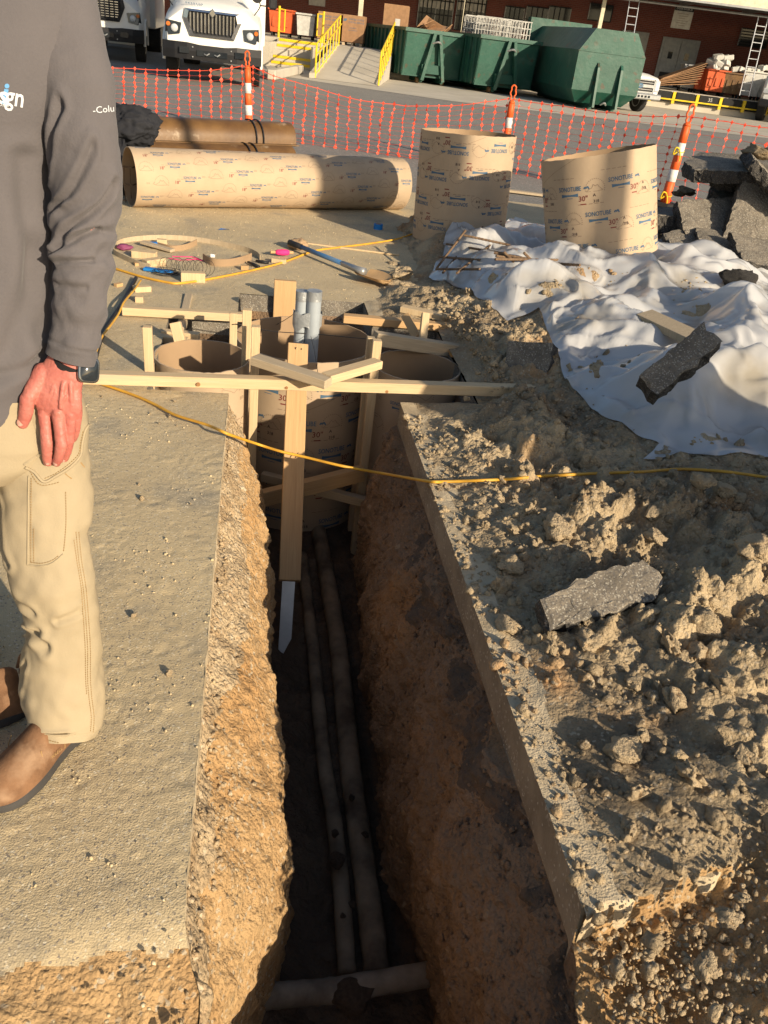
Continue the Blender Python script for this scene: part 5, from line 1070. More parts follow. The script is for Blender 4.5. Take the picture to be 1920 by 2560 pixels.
ordlabel(gA, 'torn brown cardboard in the dumpster by the ramp, {}'); ordlabel(gB, 'white wire basket on the middle green dumpster, {}'); ordlabel(gC, 'white tub heaped on the orange cart, {}'); ordlabel(gD, 'white tub on the carts near the ladder, {}')
for i, o in enumerate(gE): o['label'] = 'flattened carton in the pile on the dock edge, '+('lowest' if i == 0 else 'topmost' if i == 8 else ORD[i]+' from the bottom')
def ladder(pts, label):
    (ax, ay), (bx_, by) = pts; Y = 40.3; x0, z0 = OX(ax, ay, Y); x1, z1 = OX(bx_, by, Y); rt = bt('ladder', x0, Y, z0, label=label, cat='ladder', group='metal ladders'); d = Vector((x1-x0, .3, z1-z0)); L = d.length; u = d.normalized()
    for s_ in (-.2, .2): b = MB(); b.beam((s_, 0, 0), Vector((s_, 0, 0))+d, .03, .06, up=(0, 1, 0)); b.build('rail', M['aluminium'], rt)
    for q in range(int(L/.3)): b = MB(); p = u*(.2+q*.3); b.beam(p+Vector((-.2, 0, 0)), p+Vector((.2, 0, 0)), .03, .03); b.build('rung', M['aluminium'], rt)
ladder(((1860, 240), (1915, 40)), 'aluminium ladder leaning against the canopy at the right'); ladder(((1571, 95), (1592, -10)), 'aluminium ladder behind the big container')
# ================================================================== FENCE + CHANNELIZERS
def channelizer(px, pyt, pyb, Yc, lean, label, ties=False):
    rt = empty('channelizer_post', DY(px, pyb, Yc), label=label, cat='traffic post', group='orange and white channelizer posts'); rt.location.z = .0 if rt.location.z < .2 else rt.location.z
    top = D(px, pyt, 0.001) if False else None
    rt.rotation_euler = (0, lean, -PHI); r = .062
    zz = [(0, .30, 'orange'), (.30, .45, 'reflect'), (.45, .62, 'orange'), (.62, .77, 'reflect'), (.77, .97, 'orange')]
    for a, b_, m_ in zz:
        ra = r-.012*a; rb = r-.012*b_; rr = .002 if m_ == 'reflect' else 0; b = MB(); b.tube([(0, 0, a+.001), (0, 0, a+.004), (0, 0, b_-.004), (0, 0, b_-.001)], [ra-.004+rr, ra+rr, rb+rr, rb-.004+rr], 28); autosmooth(b.build('tube_section' if m_ == 'orange' else 'reflective_band', M[m_], rt), 60)
    b = MB(); b.tube([(0, 0, .97), (0, 0, .99), (0, 0, 1.01)], [.05, .045, .02], 20); hp = spline([(0, 0, 1.0), (-.03, 0, 1.03), (-.022, 0, 1.06), (-.042, 0, 1.10), (-.03, 0, 1.15), (-.032, 0, 1.19), (0, 0, 1.215), (.032, 0, 1.19), (.03, 0, 1.15), (.042, 0, 1.10), (.022, 0, 1.06), (.03, 0, 1.03)], 4, True)
    b.tube(hp, .012, 8, closed=True); b.build('handle', M['orange'], rt, smooth=True)
    b = MB(); b.tube([(0, 0, .0), (0, 0, .04)], [.19, .17], 8); b.build('rubber_base', M['rubber'], rt)
    if ties:
        for z in (.14, .68):
            b = MB(); b.tube([(math.cos(a)*(r+.005-.012*z), math.sin(a)*(r+.005-.012*z), z+.02*math.sin(a)) for a in np.linspace(0, 6.28, 20)], .005, 6); b.tube(spline([(-.03, -.07, z+.02), (-.08, -.09, z+.03), (-.09, -.08, z-.05), (-.05, -.08, z-.02)], 5), .010, 6); b.tube(spline([(-.03, -.07, z+.02), (0, -.08, z-.05), (.01, -.08, z-.12)], 5), .008, 6); b.build('yellow_tie', M['yellow'], rt, smooth=True)
    return rt
def chan(px_t, py_t, px_b, py_b, Yo, label, ties=False):
    bt_ = D(px_b, py_b, Yo); tp = D(px_t, py_t, Yo); z0 = 0.; 
    d = tp-bt_; base = bt_-d*((bt_.z-z0)/d.z) if abs(d.z) > .1 else bt_
    lean = math.atan2((tp-base).dot(Vector((math.cos(PHI), -math.sin(PHI), 0))), tp.z-base.z); c = channelizer(px_b, py_t, py_b, 10, lean, label, ties); c.location = base; c.location.z = 0; L = (tp-base).length; c.scale = (L/1.22,)*3; return c
ch1 = chan(618, 127, 622, 322, 13.0, 'left orange and white post in front of the truck'); ch2 = chan(1286, 212, 1266, 350, 12.6, 'middle orange and white post behind the upside-down tube'); ch3 = chan(1733, 260, 1672, 470, 11.2, 'leaning right orange and white post tied with yellow ribbon', True)
def fence():
    rt = empty('mesh_fence', D(900, 400, 12.8), label='orange plastic mesh safety fence strung between the posts', cat='mesh fence'); rt.location.z = 0
    tops = [(200, 168, 13.1), (290, 170, 13.1), (400, 175, 13.1), (520, 176, 13.05), (605, 166, 13.0), (632, 166, 13.0), (680, 188, 12.95), (770, 214, 12.9), (880, 246, 12.85), (990, 262, 12.8), (1120, 265, 12.7), (1200, 257, 12.65), (1268, 249, 12.6), (1300, 251, 12.55), (1390, 263, 12.3), (1480, 277, 12.0), (1560, 286, 11.7), (1650, 290, 11.4), (1715, 292, 11.25), (1760, 296, 11.1), (1850, 310, 10.9), (1960, 325, 10.7), (2080, 340, 10.5)]
    pt = [np.array(_n(_F*0))]; P_ = [D(a, b_, c) for a, b_, c in tops]; S_ = spline(P_, 10); d = np.r_[0, np.cumsum([(S_[i+1]-S_[i]).length for i in range(len(S_)-1)])]; nC = int(d[-1]/.155); rows = 13
    A = np.array([s[:] for s in S_]); t = np.linspace(0, d[-1], nC); T = np.stack([np.interp(t, d, A[:, q]) for q in range(3)], -1); rs = np.random.RandomState(4)
    b = MB(); loc = rt.location; nodes = np.zeros((nC, rows, 3)); sway = .03*fbm(t*.8, 0*t, 2., 3)
    for i in range(nC):
        for j in range(rows):
            zt = T[i, 2]; z = zt-(zt+.02 if zt > .6 else .9)*j/(rows-1); nodes[i, j] = (T[i, 0]+sway[i]*j*.18+.005*rs.randn(), T[i, 1]+.02*math.sin(j*.5+i*.2)+.006*rs.randn(), max(z+.004*rs.randn(), .0))
    nodes -= np.array(loc)[None, None]
    xd = Vector((math.cos(PHI), -math.sin(PHI), 0)); 
    for i in range(nC):
        for j in range(rows):
            c = Vector(nodes[i, j]); s_ = .0205*(1+.18*rs.randn()); z = Vector((0, 0, 1)); tw = (Vector((xd.x, xd.y+.4*rs.randn(), 0))).normalized(); th = Vector((-tw.y, tw.x, 0))*.0025
            b.add([c-tw*s_, c-z*s_*1.25, c+tw*s_, c+z*s_*1.25, c+th, c-th], [(0, 1, 4), (1, 2, 4), (2, 3, 4), (3, 0, 4), (1, 0, 5), (2, 1, 5), (3, 2, 5), (0, 3, 5)])
            if j < rows-1: b.beam(c, Vector(nodes[i, j+1]), .0032, .0025, up=(0, 1, 0), bev=0)
            if i < nC-1:
                n1 = Vector(nodes[i+1, j]); m1 = (c+n1)/2+Vector((0, 0, .004*rs.randn())); b.tube([c, m1, n1], .0022, 3, cap=False)
                if j == 0: b.tube([c, n1], .0055, 4, cap=False)
    b.build('mesh_net', M['net'], rt, kind='stuff')
fence()
# ================================================================== WORKER
RV = Vector((math.cos(PHI), -math.sin(PHI), 0)); FV = Vector((math.sin(PHI), math.cos(PHI), 0)); UP = Vector((0, 0, 1))
def depth(p): return (Vector(p)-Vector((0, 0, CAM_H))).dot(Vector(_n(_F)))
def loftmesh(rings, nseg=64, sub=10, disp=None, expo=2.0, cap=(False, False), e1ref=None):
    """rings: (centre, half width, half depth); smooth in between; disp(t, ang, p) -> outward offset"""
    C_ = spline([r[0] for r in rings], sub); n = len(C_)
    A = spline([Vector((r[1], r[2], 0)) for r in rings], sub); V = np.zeros((n, nseg, 3))
    for i, c in enumerate(C_):
        t = (C_[min(i+1, n-1)]-C_[max(i-1, 0)]).normalized(); e1 = (e1ref or RV); e1 = (e1-t*e1.dot(t)).normalized(); e2 = t.cross(e1); e2 = e2 if e2.dot(FV) > 0 else -e2
        for j in range(nseg):
            a = 2*math.pi*j/nseg; ca, sa = math.cos(a), math.sin(a); k = (abs(ca)**expo+abs(sa)**expo)**(-1/expo)
            p = c+e1*A[i].x*ca*k+e2*A[i].y*sa*k
            V[i, j] = p
    if disp is not None:
        cen = V.mean(1, keepdims=True); nrm = V-cen; nrm /= np.linalg.norm(nrm, axis=2, keepdims=True)+1e-9
        tt = np.linspace(0, 1, n)[:, None]*np.ones((1, nseg)); an = np.ones((n, 1))*np.linspace(0, 2*np.pi, nseg, endpoint=False)[None]
        V = V+nrm*disp(tt, an, V)[..., None]
    Fs = [(i*nseg+j, i*nseg+(j+1) % nseg, (i+1)*nseg+(j+1) % nseg, (i+1)*nseg+j) for i in range(n-1) for j in range(nseg)]
    if cap[0]: Fs.append(tuple(range(nseg))[::-1])
    if cap[1]: Fs.append(tuple((n-1)*nseg+j for j in range(nseg)))
    return V.reshape(-1, 3), Fs
def pxring(px, py, wpx, Y, ratio=.9, dpt=None):
    c = D(px, py, Y); w_ = wpx*depth(c)/F_PX/2; return (c, w_, dpt if dpt else w_*ratio)
person = empty('person', B(-.80, 1.45, 0), label='worker in grey fleece, khaki cargo trousers and brown slip-on shoes, arm hanging', cat='person')
def pbuild(name, VF, m_, smooth=True, parent=person, **k):
    b = MB(); off = Vector(person.location); b.add([Vector(v)-off for v in VF[0]], VF[1]); o = b.build(name, M[m_], parent, smooth=smooth, **k); return o
def creases(lines_, t, a):      # soft grooves: (t0,a0,t1,a1,width,depth)
    out = 0
    for (t0, a0, t1, a1, w_, d_) in lines_:
        ux, uy = (t1-t0), (a1-a0)*.16; L2 = ux*ux+uy*uy; px_, py_ = t-t0, (a-a0)*.16; s_ = np.clip((px_*ux+py_*uy)/L2, 0, 1); dd = np.hypot(px_-s_*ux, py_-s_*uy); out = out-d_*np.exp(-(dd/w_)**2)+d_*.55*np.exp(-((dd-w_*1.9)/w_)**2)
    return out
# sleeve
AY = 1.50
sl_r = [pxring(120, -70, 190, 1.60, .8), pxring(140, 0, 205, 1.57, .75), pxring(155, 100, 215, 1.55, .72), pxring(178, 190, 205, 1.53, .75), pxring(194, 285, 186, 1.515, .8), pxring(206, 350, 178, 1.505, .85), pxring(215, 440, 170, 1.50, .9), pxring(217, 506, 168, 1.50, .9), pxring(210, 570, 156, 1.495, .9), pxring(208, 640, 148, 1.485, .88), pxring(207, 700, 138, 1.475, .85), pxring(199, 780, 128, 1.465, .82), pxring(186, 850, 122, 1.455, .8), pxring(178, 896, 128, 1.45, .75)]
def dsl(t, a, V):
    w_ = .004*fbm(V[..., 0]*9, V[..., 1]*9, V[..., 2]*14, 3)
    fold = .0075*np.sin(t*70+1.6*np.sin(a+.6)+3*fbm(t*4, a, 1., 2))*sstep(.5, .62, t)*(1-sstep(.93, .97, t))*(.6+.6*fbm(t*6, a*1.3, 3., 2))
    diag = creases([(.47, 5.9, .68, 4.0, .012, .011), (.40, 5.3, .60, 3.7, .012, .009), (.60, 5.5, .70, 3.8, .010, .010), (.70, 5.4, .72, 4.0, .008, .007), (.30, 4.6, .47, 3.5, .014, .010), (.78, 5.2, .79, 3.8, .007, .005)], t, a)
    cuff = -.004*np.exp(-((t-.935)/.006)**2)
    return w_+fold*.8+diag+cuff
slv = loftmesh(sl_r, 96, 12, dsl); 
# torso
def tr(py, edge, Y, bd, cx=-70): return pxring((edge+cx*2-edge)/2 if False else (edge+(2*cx-edge))/2, py, (edge-cx)*2, Y, dpt=bd)
to_r = []
for py, edge, Y, bd in ((-190, 90, 1.60, .10), (-120, 175, 1.60, .12), (-20, 205, 1.58, .135), (100, 200, 1.56, .145), (220, 185, 1.55, .15), (330, 155, 1.54, .145), (420, 135, 1.53, .14), (520, 131, 1.52, .138), (640, 133, 1.515, .138), (760, 138, 1.51, .14), (860, 138, 1.505, .142), (940, 128, 1.50, .14), (1000, 118, 1.50, .138)): to_r.append(tr(py, edge, Y, bd))
def dto(t, a, V): return .006*fbm(V[..., 0]*6, V[..., 1]*6, V[..., 2]*4, 3)+creases([(.62, 5.9, .85, 5.35, .02, .010), (.45, 5.7, .75, 5.9, .02, .009), (.80, 6.0, .86, 5.2, .012, .008)], t, a)-.003*np.exp(-((t-.97)/.006)**2)
tor = loftmesh(to_r, 110, 10, dto, expo=2.4)
jk = pbuild('fleece_jacket', ([*slv[0], *tor[0]], slv[1]+[tuple(i+len(slv[0]) for i in f) for f in tor[1]]), 'fleece')
# the right arm of the jacket, outside the frame
ra = [(D(-330, -60, 1.60), .07, .06), (D(-390, 100, 1.58), .07, .06), (D(-410, 350, 1.55), .058, .055), (D(-400, 600, 1.52), .052, .05), (D(-370, 900, 1.45), .045, .045)]
pbuild('sleeve', loftmesh(ra, 40, 6, lambda t, a, V: .004*np.sin(t*40)), 'fleece')
# lettering on chest and sleeve, bent to the cloth by projecting on the mesh
from mathutils.bvhtree import BVHTree
def on_cloth(o, VF, px, py, size, ang, m_, name, sh=1.):
    bv = BVHTree.FromObject(o, bpy.context.evaluated_depsgraph_get()); off = Vector(person.location); out = []; og = Vector((0, 0, CAM_H))-off; c, s = math.cos(ang), math.sin(ang)
    bpy.context.view_layer.update()
    for x, y in VF[0]:
        d = Vector(_n(ray(px+(x*c-y*s)*size, py-(x*s+y*c)*size*sh))).normalized(); h = bv.ray_cast(og, d); out.append((h[0]-d*.0012) if h[0] is not None else og+d*1.6)
    b = MB(); b.add(out, VF[1]); return b.build(name, M[m_], person)
M['thread'] = mat('pale_thread', (.62, .66, .70), .7, bump=0); M['threadblue'] = mat('blue_thread', (.12, .32, .58), .7, bump=0)
try:
    on_cloth(jk, textmesh('s', 1, .02), 8, 240, 62, -.16, 'thread', 'chest_lettering'); on_cloth(jk, textmesh('i', 1, .03), 14+0, 236, 74, -.16, 'threadblue', 'chest_lettering', 1.); on_cloth(jk, textmesh('gn', 1, .012), 38, 244, 52, -.16, 'thread', 'chest_lettering', 1.3)
    on_cloth(jk, textmesh('ORS', 1, .0), 8, 262, 15, -.12, 'thread', 'chest_lettering'); on_cloth(jk, textmesh('-Colu', 1, .0), 259, 274, 24, .10, 'thread', 'sleeve_lettering')
except Exception as ex: print('lettering', ex)
# trousers
lg = [pxring(60, 985, 270, 1.50, .75), pxring(95, 1060, 250, 1.495, .75), pxring(108, 1120, 226, 1.485, .78), pxring(114, 1190, 228, 1.475, .78), pxring(119, 1240, 228, 1.465, .8), pxring(114, 1330, 208, 1.44, .82), pxring(127, 1390, 204, 1.425, .85), pxring(135, 1452, 206, 1.41, .85), pxring(154, 1510, 176, 1.40, .9), pxring(161, 1555, 172, 1.395, .9), pxring(158, 1610, 180, 1.385, .9), pxring(156, 1665, 192, 1.375, .9), pxring(159, 1734, 196, 1.36, .95), pxring(166, 1795, 178, 1.345, 1.0), pxring(163, 1838, 152, 1.325, 1.1)]
def dlg(t, a, V):
    return .006*fbm(V[..., 0]*8, V[..., 1]*8, V[..., 2]*9, 3)+.004*fbm(V[..., 0]*20, V[..., 1]*20, V[..., 2]*16, 2)+creases([(.62, 3.5, .68, 4.6, .015, .009), (.50, 3.6, .545, 4.3, .014, .007), (.70, 3.4, .63, 4.3, .018, .008), (.93, 4.0, .94, 5.1, .010, .012), (.57, 5.6, .58, 4.9, .008, .006), (.30, 3.6, .42, 3.9, .015, .012), (.82, 3.6, .76, 3.9, .012, .007)], t, a)-.0025*np.exp(-((t-.965)/.004)**2)
leg = loftmesh(lg, 96, 12, dlg)
hip = [(D(-60, 930, 1.50), .165, .125), (D(-55, 1010, 1.50), .175, .13), (D(-50, 1090, 1.49), .18, .13), (D(-40, 1150, 1.48), .16, .12), (D(-30, 1190, 1.475), .10, .09)]
hp_ = loftmesh(hip, 80, 8, lambda t, a, V: .004*fbm(V[..., 0]*8, V[..., 1]*8, V[..., 2]*9, 3), expo=2.3, cap=(False, True))
# other leg, further away and left
lg2 = [(D(-150, 1080, 1.50), .10, .10), (D(-150, 1200, 1.51), .095, .09), (D(-140, 1400, 1.53), .075, .075), (D(-105, 1560, 1.56), .07, .07), (D(-72, 1660, 1.57), .072, .075), (D(-52, 1730, 1.56), .066, .07), (D(-45, 1765, 1.555), .055, .062)]
leg2 = loftmesh(lg2, 60, 8, dlg)
vs_, fs_ = [], []
for VV, FF in (leg, hp_, leg2): n0 = len(vs_); vs_ += list(VV); fs_ += [tuple(i+n0 for i in f) for f in FF]
tro = pbuild('khaki_trousers', (vs_, fs_), 'khaki')
def stitch(pts, o, name='stitching', r_=.0011, m_='stitch', gap=2, lift=.0018):
    bv = BVHTree.FromObject(o, bpy.context.evaluated_depsgraph_get()); og = Vector((0, 0, CAM_H))-Vector(person.location); S_ = spline([Vector((*p, 0)) for p in pts], 14); P_ = []
    for p in S_:
        d = Vector(_n(ray(p.x, p.y))).normalized(); h = bv.ray_cast(og, d)
        if h[0] is not None: P_.append(h[0]-d*lift*.5)
    b = MB()
    # cut into short dashes
    if len(P_) > 2:
        d_ = [0]; 
        for i in range(1, len(P_)): d_.append(d_[-1]+(P_[i]-P_[i-1]).length)
        s_ = 0; step = .0055
        if gap == 0: b.tube(P_, r_, 6)
        else:
            while s_ < d_[-1]-step:
                a = at_len(P_, d_, s_); c = at_len(P_, d_, s_+step*.62)
                if (c-a).length < .02: b.beam(a, c, r_*1.6, r_, bev=0)
                s_ += step
    if b.n: return b.build(name, M[m_], person, kind='stuff' if gap else None)
def at_len(P_, d_, s_):
    for i in range(1, len(d_)):
        if d_[i] >= s_: f = (s_-d_[i-1])/max(1e-9, d_[i]-d_[i-1]); return P_[i-1].lerp(P_[i], f)
    return P_[-1]
side = [(190, 1330), (197, 1400), (208, 1470), (214, 1540), (219, 1620), (219, 1690), (222, 1740), (228, 1790), (226, 1832)]
stitch(side, tro); stitch([(x+7, y) for x, y in side], tro); stitch([(187-2, 1350), (192, 1400), (203, 1470), (208, 1540), (213, 1620), (214, 1690), (217, 1740)], tro)
stitch([(84, 1322), (84, 1402), (84, 1404)], tro); stitch([(71, 1190), (70, 1300), (69, 1412)], tro, gap=0, r_=.0016, m_='khaki'); stitch([(78, 1195), (77, 1300), (77, 1408)], tro); stitch([(69, 1412), (100, 1415), (130, 1408), (158, 1385)], tro, gap=0, r_=.0016, m_='khaki'); stitch([(77, 1406), (105, 1408), (132, 1400), (150, 1385)], tro)
stitch([(164, 1230), (165, 1300), (162, 1350), (158, 1385)], tro); stitch([(88, 1822), (100, 1838), (120, 1850), (150, 1858)], tro)
stitch([(60, 1162), (85, 1145), (105, 1135)], tro, gap=0, r_=.003, m_='khaki'); stitch([(62, 1168), (85, 1180), (110, 1204), (140, 1190), (175, 1168), (200, 1140), (205, 1110), (212, 1078), (222, 1062)], tro, gap=0, r_=.0035, m_='khaki'); stitch([(112, 1196), (140, 1183), (172, 1160), (196, 1135), (201, 1108), (208, 1076)], tro); stitch([(72, 1172), (100, 1212), (150, 1205)], tro)
try:
    q = [(162, 1185), (203, 1155), (213, 1168), (178, 1198)]; VF = ([((x-188)/1., -(y-1176)/1.) for x, y in q], [(0, 1, 2, 3)]); on_cloth(tro, VF, 188, 1176, 1., 0, 'patch', 'pocket_patch')
except Exception as ex: print(ex)
# shoes
def shoe(loc, yaw, label=None):
    rt = empty('shoe', loc, yaw, **({'label': label} if label else {})); rt.parent = person; rt.location = Vector(loc)-Vector(person.location)
    # local x: heel 0 -> toe .30 ; y across
    prof = [(0.0, .030, .11, 0), (.015, .036, .125, 0), (.05, .039, .13, .0), (.09, .040, .125, .0), (.13, .043, .108, .003), (.17, .051, .090, .006), (.21, .056, .076, .008), (.25, .056, .064, .008), (.28, .048, .054, .005), (.299, .031, .043, .002), (.307, .010, .028, .0)]
    S_ = spline([Vector((p[0], p[1], p[2])) for p in prof], 6); S2 = spline([Vector((p[0], p[3], 0)) for p in prof], 6); V = []; n = 28
    for s_, s2 in zip(S_, S2):
        for j in range(n):
            a = math.pi*j/(n-1); ca = math.cos(a); sa = math.sin(a)**.85 if math.sin(a) > 0 else 0; V.append((s_.x, s2.y+s_.y*ca*(1-.25*max(0, sa-.4)), .015+s_.z*.97*sa-(.0)))
    Fs = [(i*n+j, i*n+j+1, (i+1)*n+j+1, (i+1)*n+j) for i in range(len(S_)-1) for j in range(n-1)]; b = MB(); b.add(V, Fs); b.add(V[:n], [tuple(range(n))]); b.build('shoe_upper', M['leather'], rt, smooth=True)
    b = MB(); V = []; out = [(s_.x, s2.y+s_.y*1.05+.0015, ) for s_, s2 in zip(S_, S2)]+[(s_.x, s2.y-s_.y*1.05-.0015) for s_, s2 in list(zip(S_, S2))[::-1]]; out = [(-.006 if x < .001 else x*1.012, y) for x, y in out]
    k = len(out); zs = [(0, .96), (.004, .99), (.012, .99), (.020, .97), (.024, .93)]; c_ = (.15, 0); V = [(c_[0]+(x-c_[0])*s_, y*s_, z+.004*max(0, math.sin(x*90))*(z < .003)) for z, s_ in zs for x, y in out]
    b.add(V, [(r_*k+i, r_*k+(i+1) % k, (r_+1)*k+(i+1) % k, (r_+1)*k+i) for r_ in range(len(zs)-1) for i in range(k)]+[tuple(range(k))[::-1], tuple((len(zs)-1)*k+i for i in range(k))]); b.build('shoe_sole', M['sole'], rt, smooth=False)
    for s_ in (-1, 1):
        for xs0, w0 in ((.112, .0432), (.182, .0528)): b = MB(); b.tube(spline([(xs0, s_*w0, .03), (xs0-.002, s_*(w0-.001), .05), (xs0-.006, s_*(w0-.010), .078)], 5), .0011, 5); b.build('shoe_seam', M['patch'], rt)
        b = MB(); pts = [(.088, .0455, .045), (.10, .0445, .065), (.108, .042, .080)]; b.tube([(x, s_*(y+.001), z) for x, y, z in pts], .0045, 6); b.build('elastic_gore', M['black'], rt)
    b = MB(); b.tube(spline([(-.004, -.012, .12), (-.014, -.008, .155), (-.014, .008, .155), (-.004, .012, .12)], 5), .004, 6); b.build('pull_loop', M['leather'], rt)
    V, Fs = textmesh('MERRELL', .013, .001); b = MB(); b.add([(.148-v[0]*.9, .0515-.0012*(v[0]/.03)-.10*max(0, v[1]), .045+v[1]*1.0) for v in V], Fs); b.build('brand_lettering', M['patch'], rt)
    return rt
hl = G(232, 1846, 0.0); to_ = G(5, 2046, 0.0); dv = (to_-hl); ya = math.atan2(dv.y, dv.x); sd = Vector((-math.sin(ya), math.cos(ya), 0))
u_ = dv.normalized(); shoe((hl.x-sd.x*.050-u_.x*.035, hl.y-sd.y*.050-u_.y*.035, .004), ya); h2 = G(30, 1790, .0); shoe((h2.x+.02, h2.y+.02, .004), ya+math.pi*.0-.5)
# ---- body: head, neck, arms, hand (one continuous skin)
parts = []
def cap_chain(pts, rad, n=20, sub=6): return loftmesh([(Vector(p), r_, r_*k_) for p, (r_, k_) in zip(pts, rad)], n, sub, cap=(True, True))
# hand joints (px, py, Y)
def H(px, py, Y): return D(px, py, Y)
HB = MB()
def limb(pts, rad, n=22, sub=6, flat=.85):
    rings = [(Vector(p), r_, r_*flat) for p, r_ in zip(pts, rad)]
    t0 = (rings[0][0]-rings[1][0]).normalized(); t1 = (rings[-1][0]-rings[-2][0]).normalized()
    r0, r1 = rings[0][1], rings[-1][1]
    rings = [(rings[0][0]+t0*r0*.7, r0*.35, r0*.3)]+rings+[(rings[-1][0]+t1*r1*.45, r1*.86, r1*.78), (rings[-1][0]+t1*r1*.8, r1*.5, r1*.45), (rings[-1][0]+t1*r1*.92, r1*.15, r1*.12)]
    V, Fs = loftmesh(rings, n, sub, cap=(True, True)); off = Vector(person.location); HB.add([Vector(v)-off for v in V], Fs)
k_ = depth(H(140, 1000, 1.42))/F_PX        # metres per px at the hand
def palm():
    rings = []
    for px, py, wpx, Y, dp in ((176, 880, 84, 1.455, .019), (168, 905, 92, 1.45, .020), (156, 935, 108, 1.442, .020), (145, 965, 120, 1.437, .0205), (143, 990, 122, 1.430, .0185), (146, 1012, 118, 1.4265, .0160), (148, 1028, 110, 1.4255, .0135), (150, 1040, 94, 1.426, .010), (150, 1050, 64, 1.427, .005)):
        c = D(px, py, Y); rings.append((c, wpx*depth(c)/F_PX/2, dp))
    V, Fs = loftmesh(rings, 48, 8, cap=(True, True), expo=2.3); off = Vector(person.location); HB.add([Vector(v)-off for v in V], Fs)
palm()
W1 = k_
limb([H(178, 820, 1.462), H(176, 860, 1.458), H(170, 905, 1.452)], [.031, .028, .028], flat=.72)
# index, middle, ring, little: knuckle, mid joint, end joint, tip
limb([H(112, 1030, 1.424), H(113, 1060, 1.416), H(117, 1100, 1.408), H(118, 1110, 1.407), H(118, 1140, 1.408), H(120, 1156, 1.412)], [18*W1, 15*W1, 15.3*W1, 15.8*W1, 13.6*W1, 11.6*W1])
limb([H(146, 1030, 1.418), H(148, 1062, 1.410), H(152, 1104, 1.402), H(153, 1114, 1.401), H(147, 1142, 1.403), H(141, 1157, 1.408)], [18*W1, 14.3*W1, 14.5*W1, 15.*W1, 12.6*W1, 11*W1])
limb([H(175, 1026, 1.424), H(175, 1056, 1.420), H(172, 1092, 1.418), H(171, 1100, 1.418), H(166, 1128, 1.422), H(160, 1146, 1.427)], [17*W1, 14.5*W1, 14.5*W1, 15*W1, 13*W1, 11*W1])
limb([H(192, 1012, 1.432), H(193, 1040, 1.430), H(189, 1066, 1.432), H(188, 1072, 1.433), H(185, 1090, 1.438), H(181, 1098, 1.443)], [13.5*W1, 12.5*W1, 12.5*W1, 12.8*W1, 11*W1, 9.5*W1])
# thumb leaves the side of the palm near its base
limb([H(112, 925, 1.44), H(90, 960, 1.425), H(72, 992, 1.412), H(68, 1002, 1.41), H(64, 1034, 1.408), H(56, 1060, 1.41)], [24*W1, 21*W1, 18*W1, 18.5*W1, 17*W1, 13.5*W1])
# tendons and knuckles
for pts, r_ in (([H(150, 925, 1.428), H(128, 975, 1.408), H(112, 1025, 1.404)], 6.0), ([H(160, 925, 1.428), H(151, 975, 1.406), H(146, 1025, 1.399)], 6.0), ([H(170, 925, 1.43), H(171, 975, 1.41), H(174, 1022, 1.406)], 5.5), ([H(182, 930, 1.435), H(187, 975, 1.42), H(191, 1010, 1.417)], 4.8), ([H(128, 955, 1.412), H(133, 985, 1.405), H(124, 1010, 1.402)], 3.6), ([H(140, 1005, 1.402), H(150, 1012, 1.399), H(158, 998, 1.401)], 3.4)): limb([p+FV*.0112 for p in pts], [r_*W1]*len(pts), 10, 5, 1.)
for px, py, Y, r_ in ((112, 1032, 1.411, 12), (146, 1032, 1.405, 12.5), (175, 1028, 1.412, 11), (192, 1014, 1.42, 9)): limb([H(px, py-6, Y+.0105), H(px, py+5, Y+.0105)], [r_*W1*1.12]*2, 12, 4, 1.)
handv = HB; bo_ = handv.build('tmp_hand', M['skin'], None); md = bo_.modifiers.new('r', 'REMESH'); md.mode = 'VOXEL'; md.voxel_size = .0013; md2 = bo_.modifiers.new('s', 'SMOOTH'); md2.factor = .5; md2.iterations = 9
dg = bpy.context.evaluated_depsgraph_get(); dg.update(); hm = bpy.data.meshes.new_from_object(bo_.evaluated_get(dg)); bpy.data.objects.remove(bo_)
co = np.zeros(len(hm.vertices)*3); hm.vertices.foreach_get('co', co); co = co.reshape(-1, 3); no = np.zeros(len(co)*3); hm.vertices.foreach_get('normal', no); no = no.reshape(-1, 3)
wr_n = .0006*fbm(co[:, 0]*70, co[:, 1]*70, co[:, 2]*120, 3)+.0005*np.abs(fbm(co[:, 0]*130, co[:, 1]*130, co[:, 2]*60, 2))
co = co+no*wr_n[:, None]; hm.vertices.foreach_set('co', co.ravel()); hm.update()
# rest of the body, low detail under the clothes, head above
BB = MB(); off = Vector(person.location)
def bl_(rings, n=40, sub=6, **k): V, Fs = loftmesh(rings, n, sub, cap=(True, True), **k); BB.add([Vector(v)-off for v in V], Fs)
hc = D(-70, -190, 1.60); nb = Vector((hc.x, hc.y, 1.52)); 
bl_([(Vector((nb.x, nb.y, .95)), .13, .09), (Vector((nb.x, nb.y, 1.15)), .13, .09), (Vector((nb.x, nb.y, 1.35)), .15, .09), (Vector((nb.x, nb.y, 1.46)), .14, .07), (Vector((nb.x, nb.y, 1.50)), .065, .06), (nb+Vector((0, 0, .03)), .055, .058), (nb+Vector((0, 0, .09)), .055, .06)])
hb = nb-FV*.015
bl_([(hb+Vector((0, 0, z)), a, b_) for z, a, b_ in ((.06, .045, .055), (.09, .058, .082), (.12, .066, .094), (.16, .072, .098), (.20, .076, .100), (.24, .076, .099), (.275, .062, .082), (.295, .035, .05), (.302, .01, .012))])
fc = hb-FV*.098
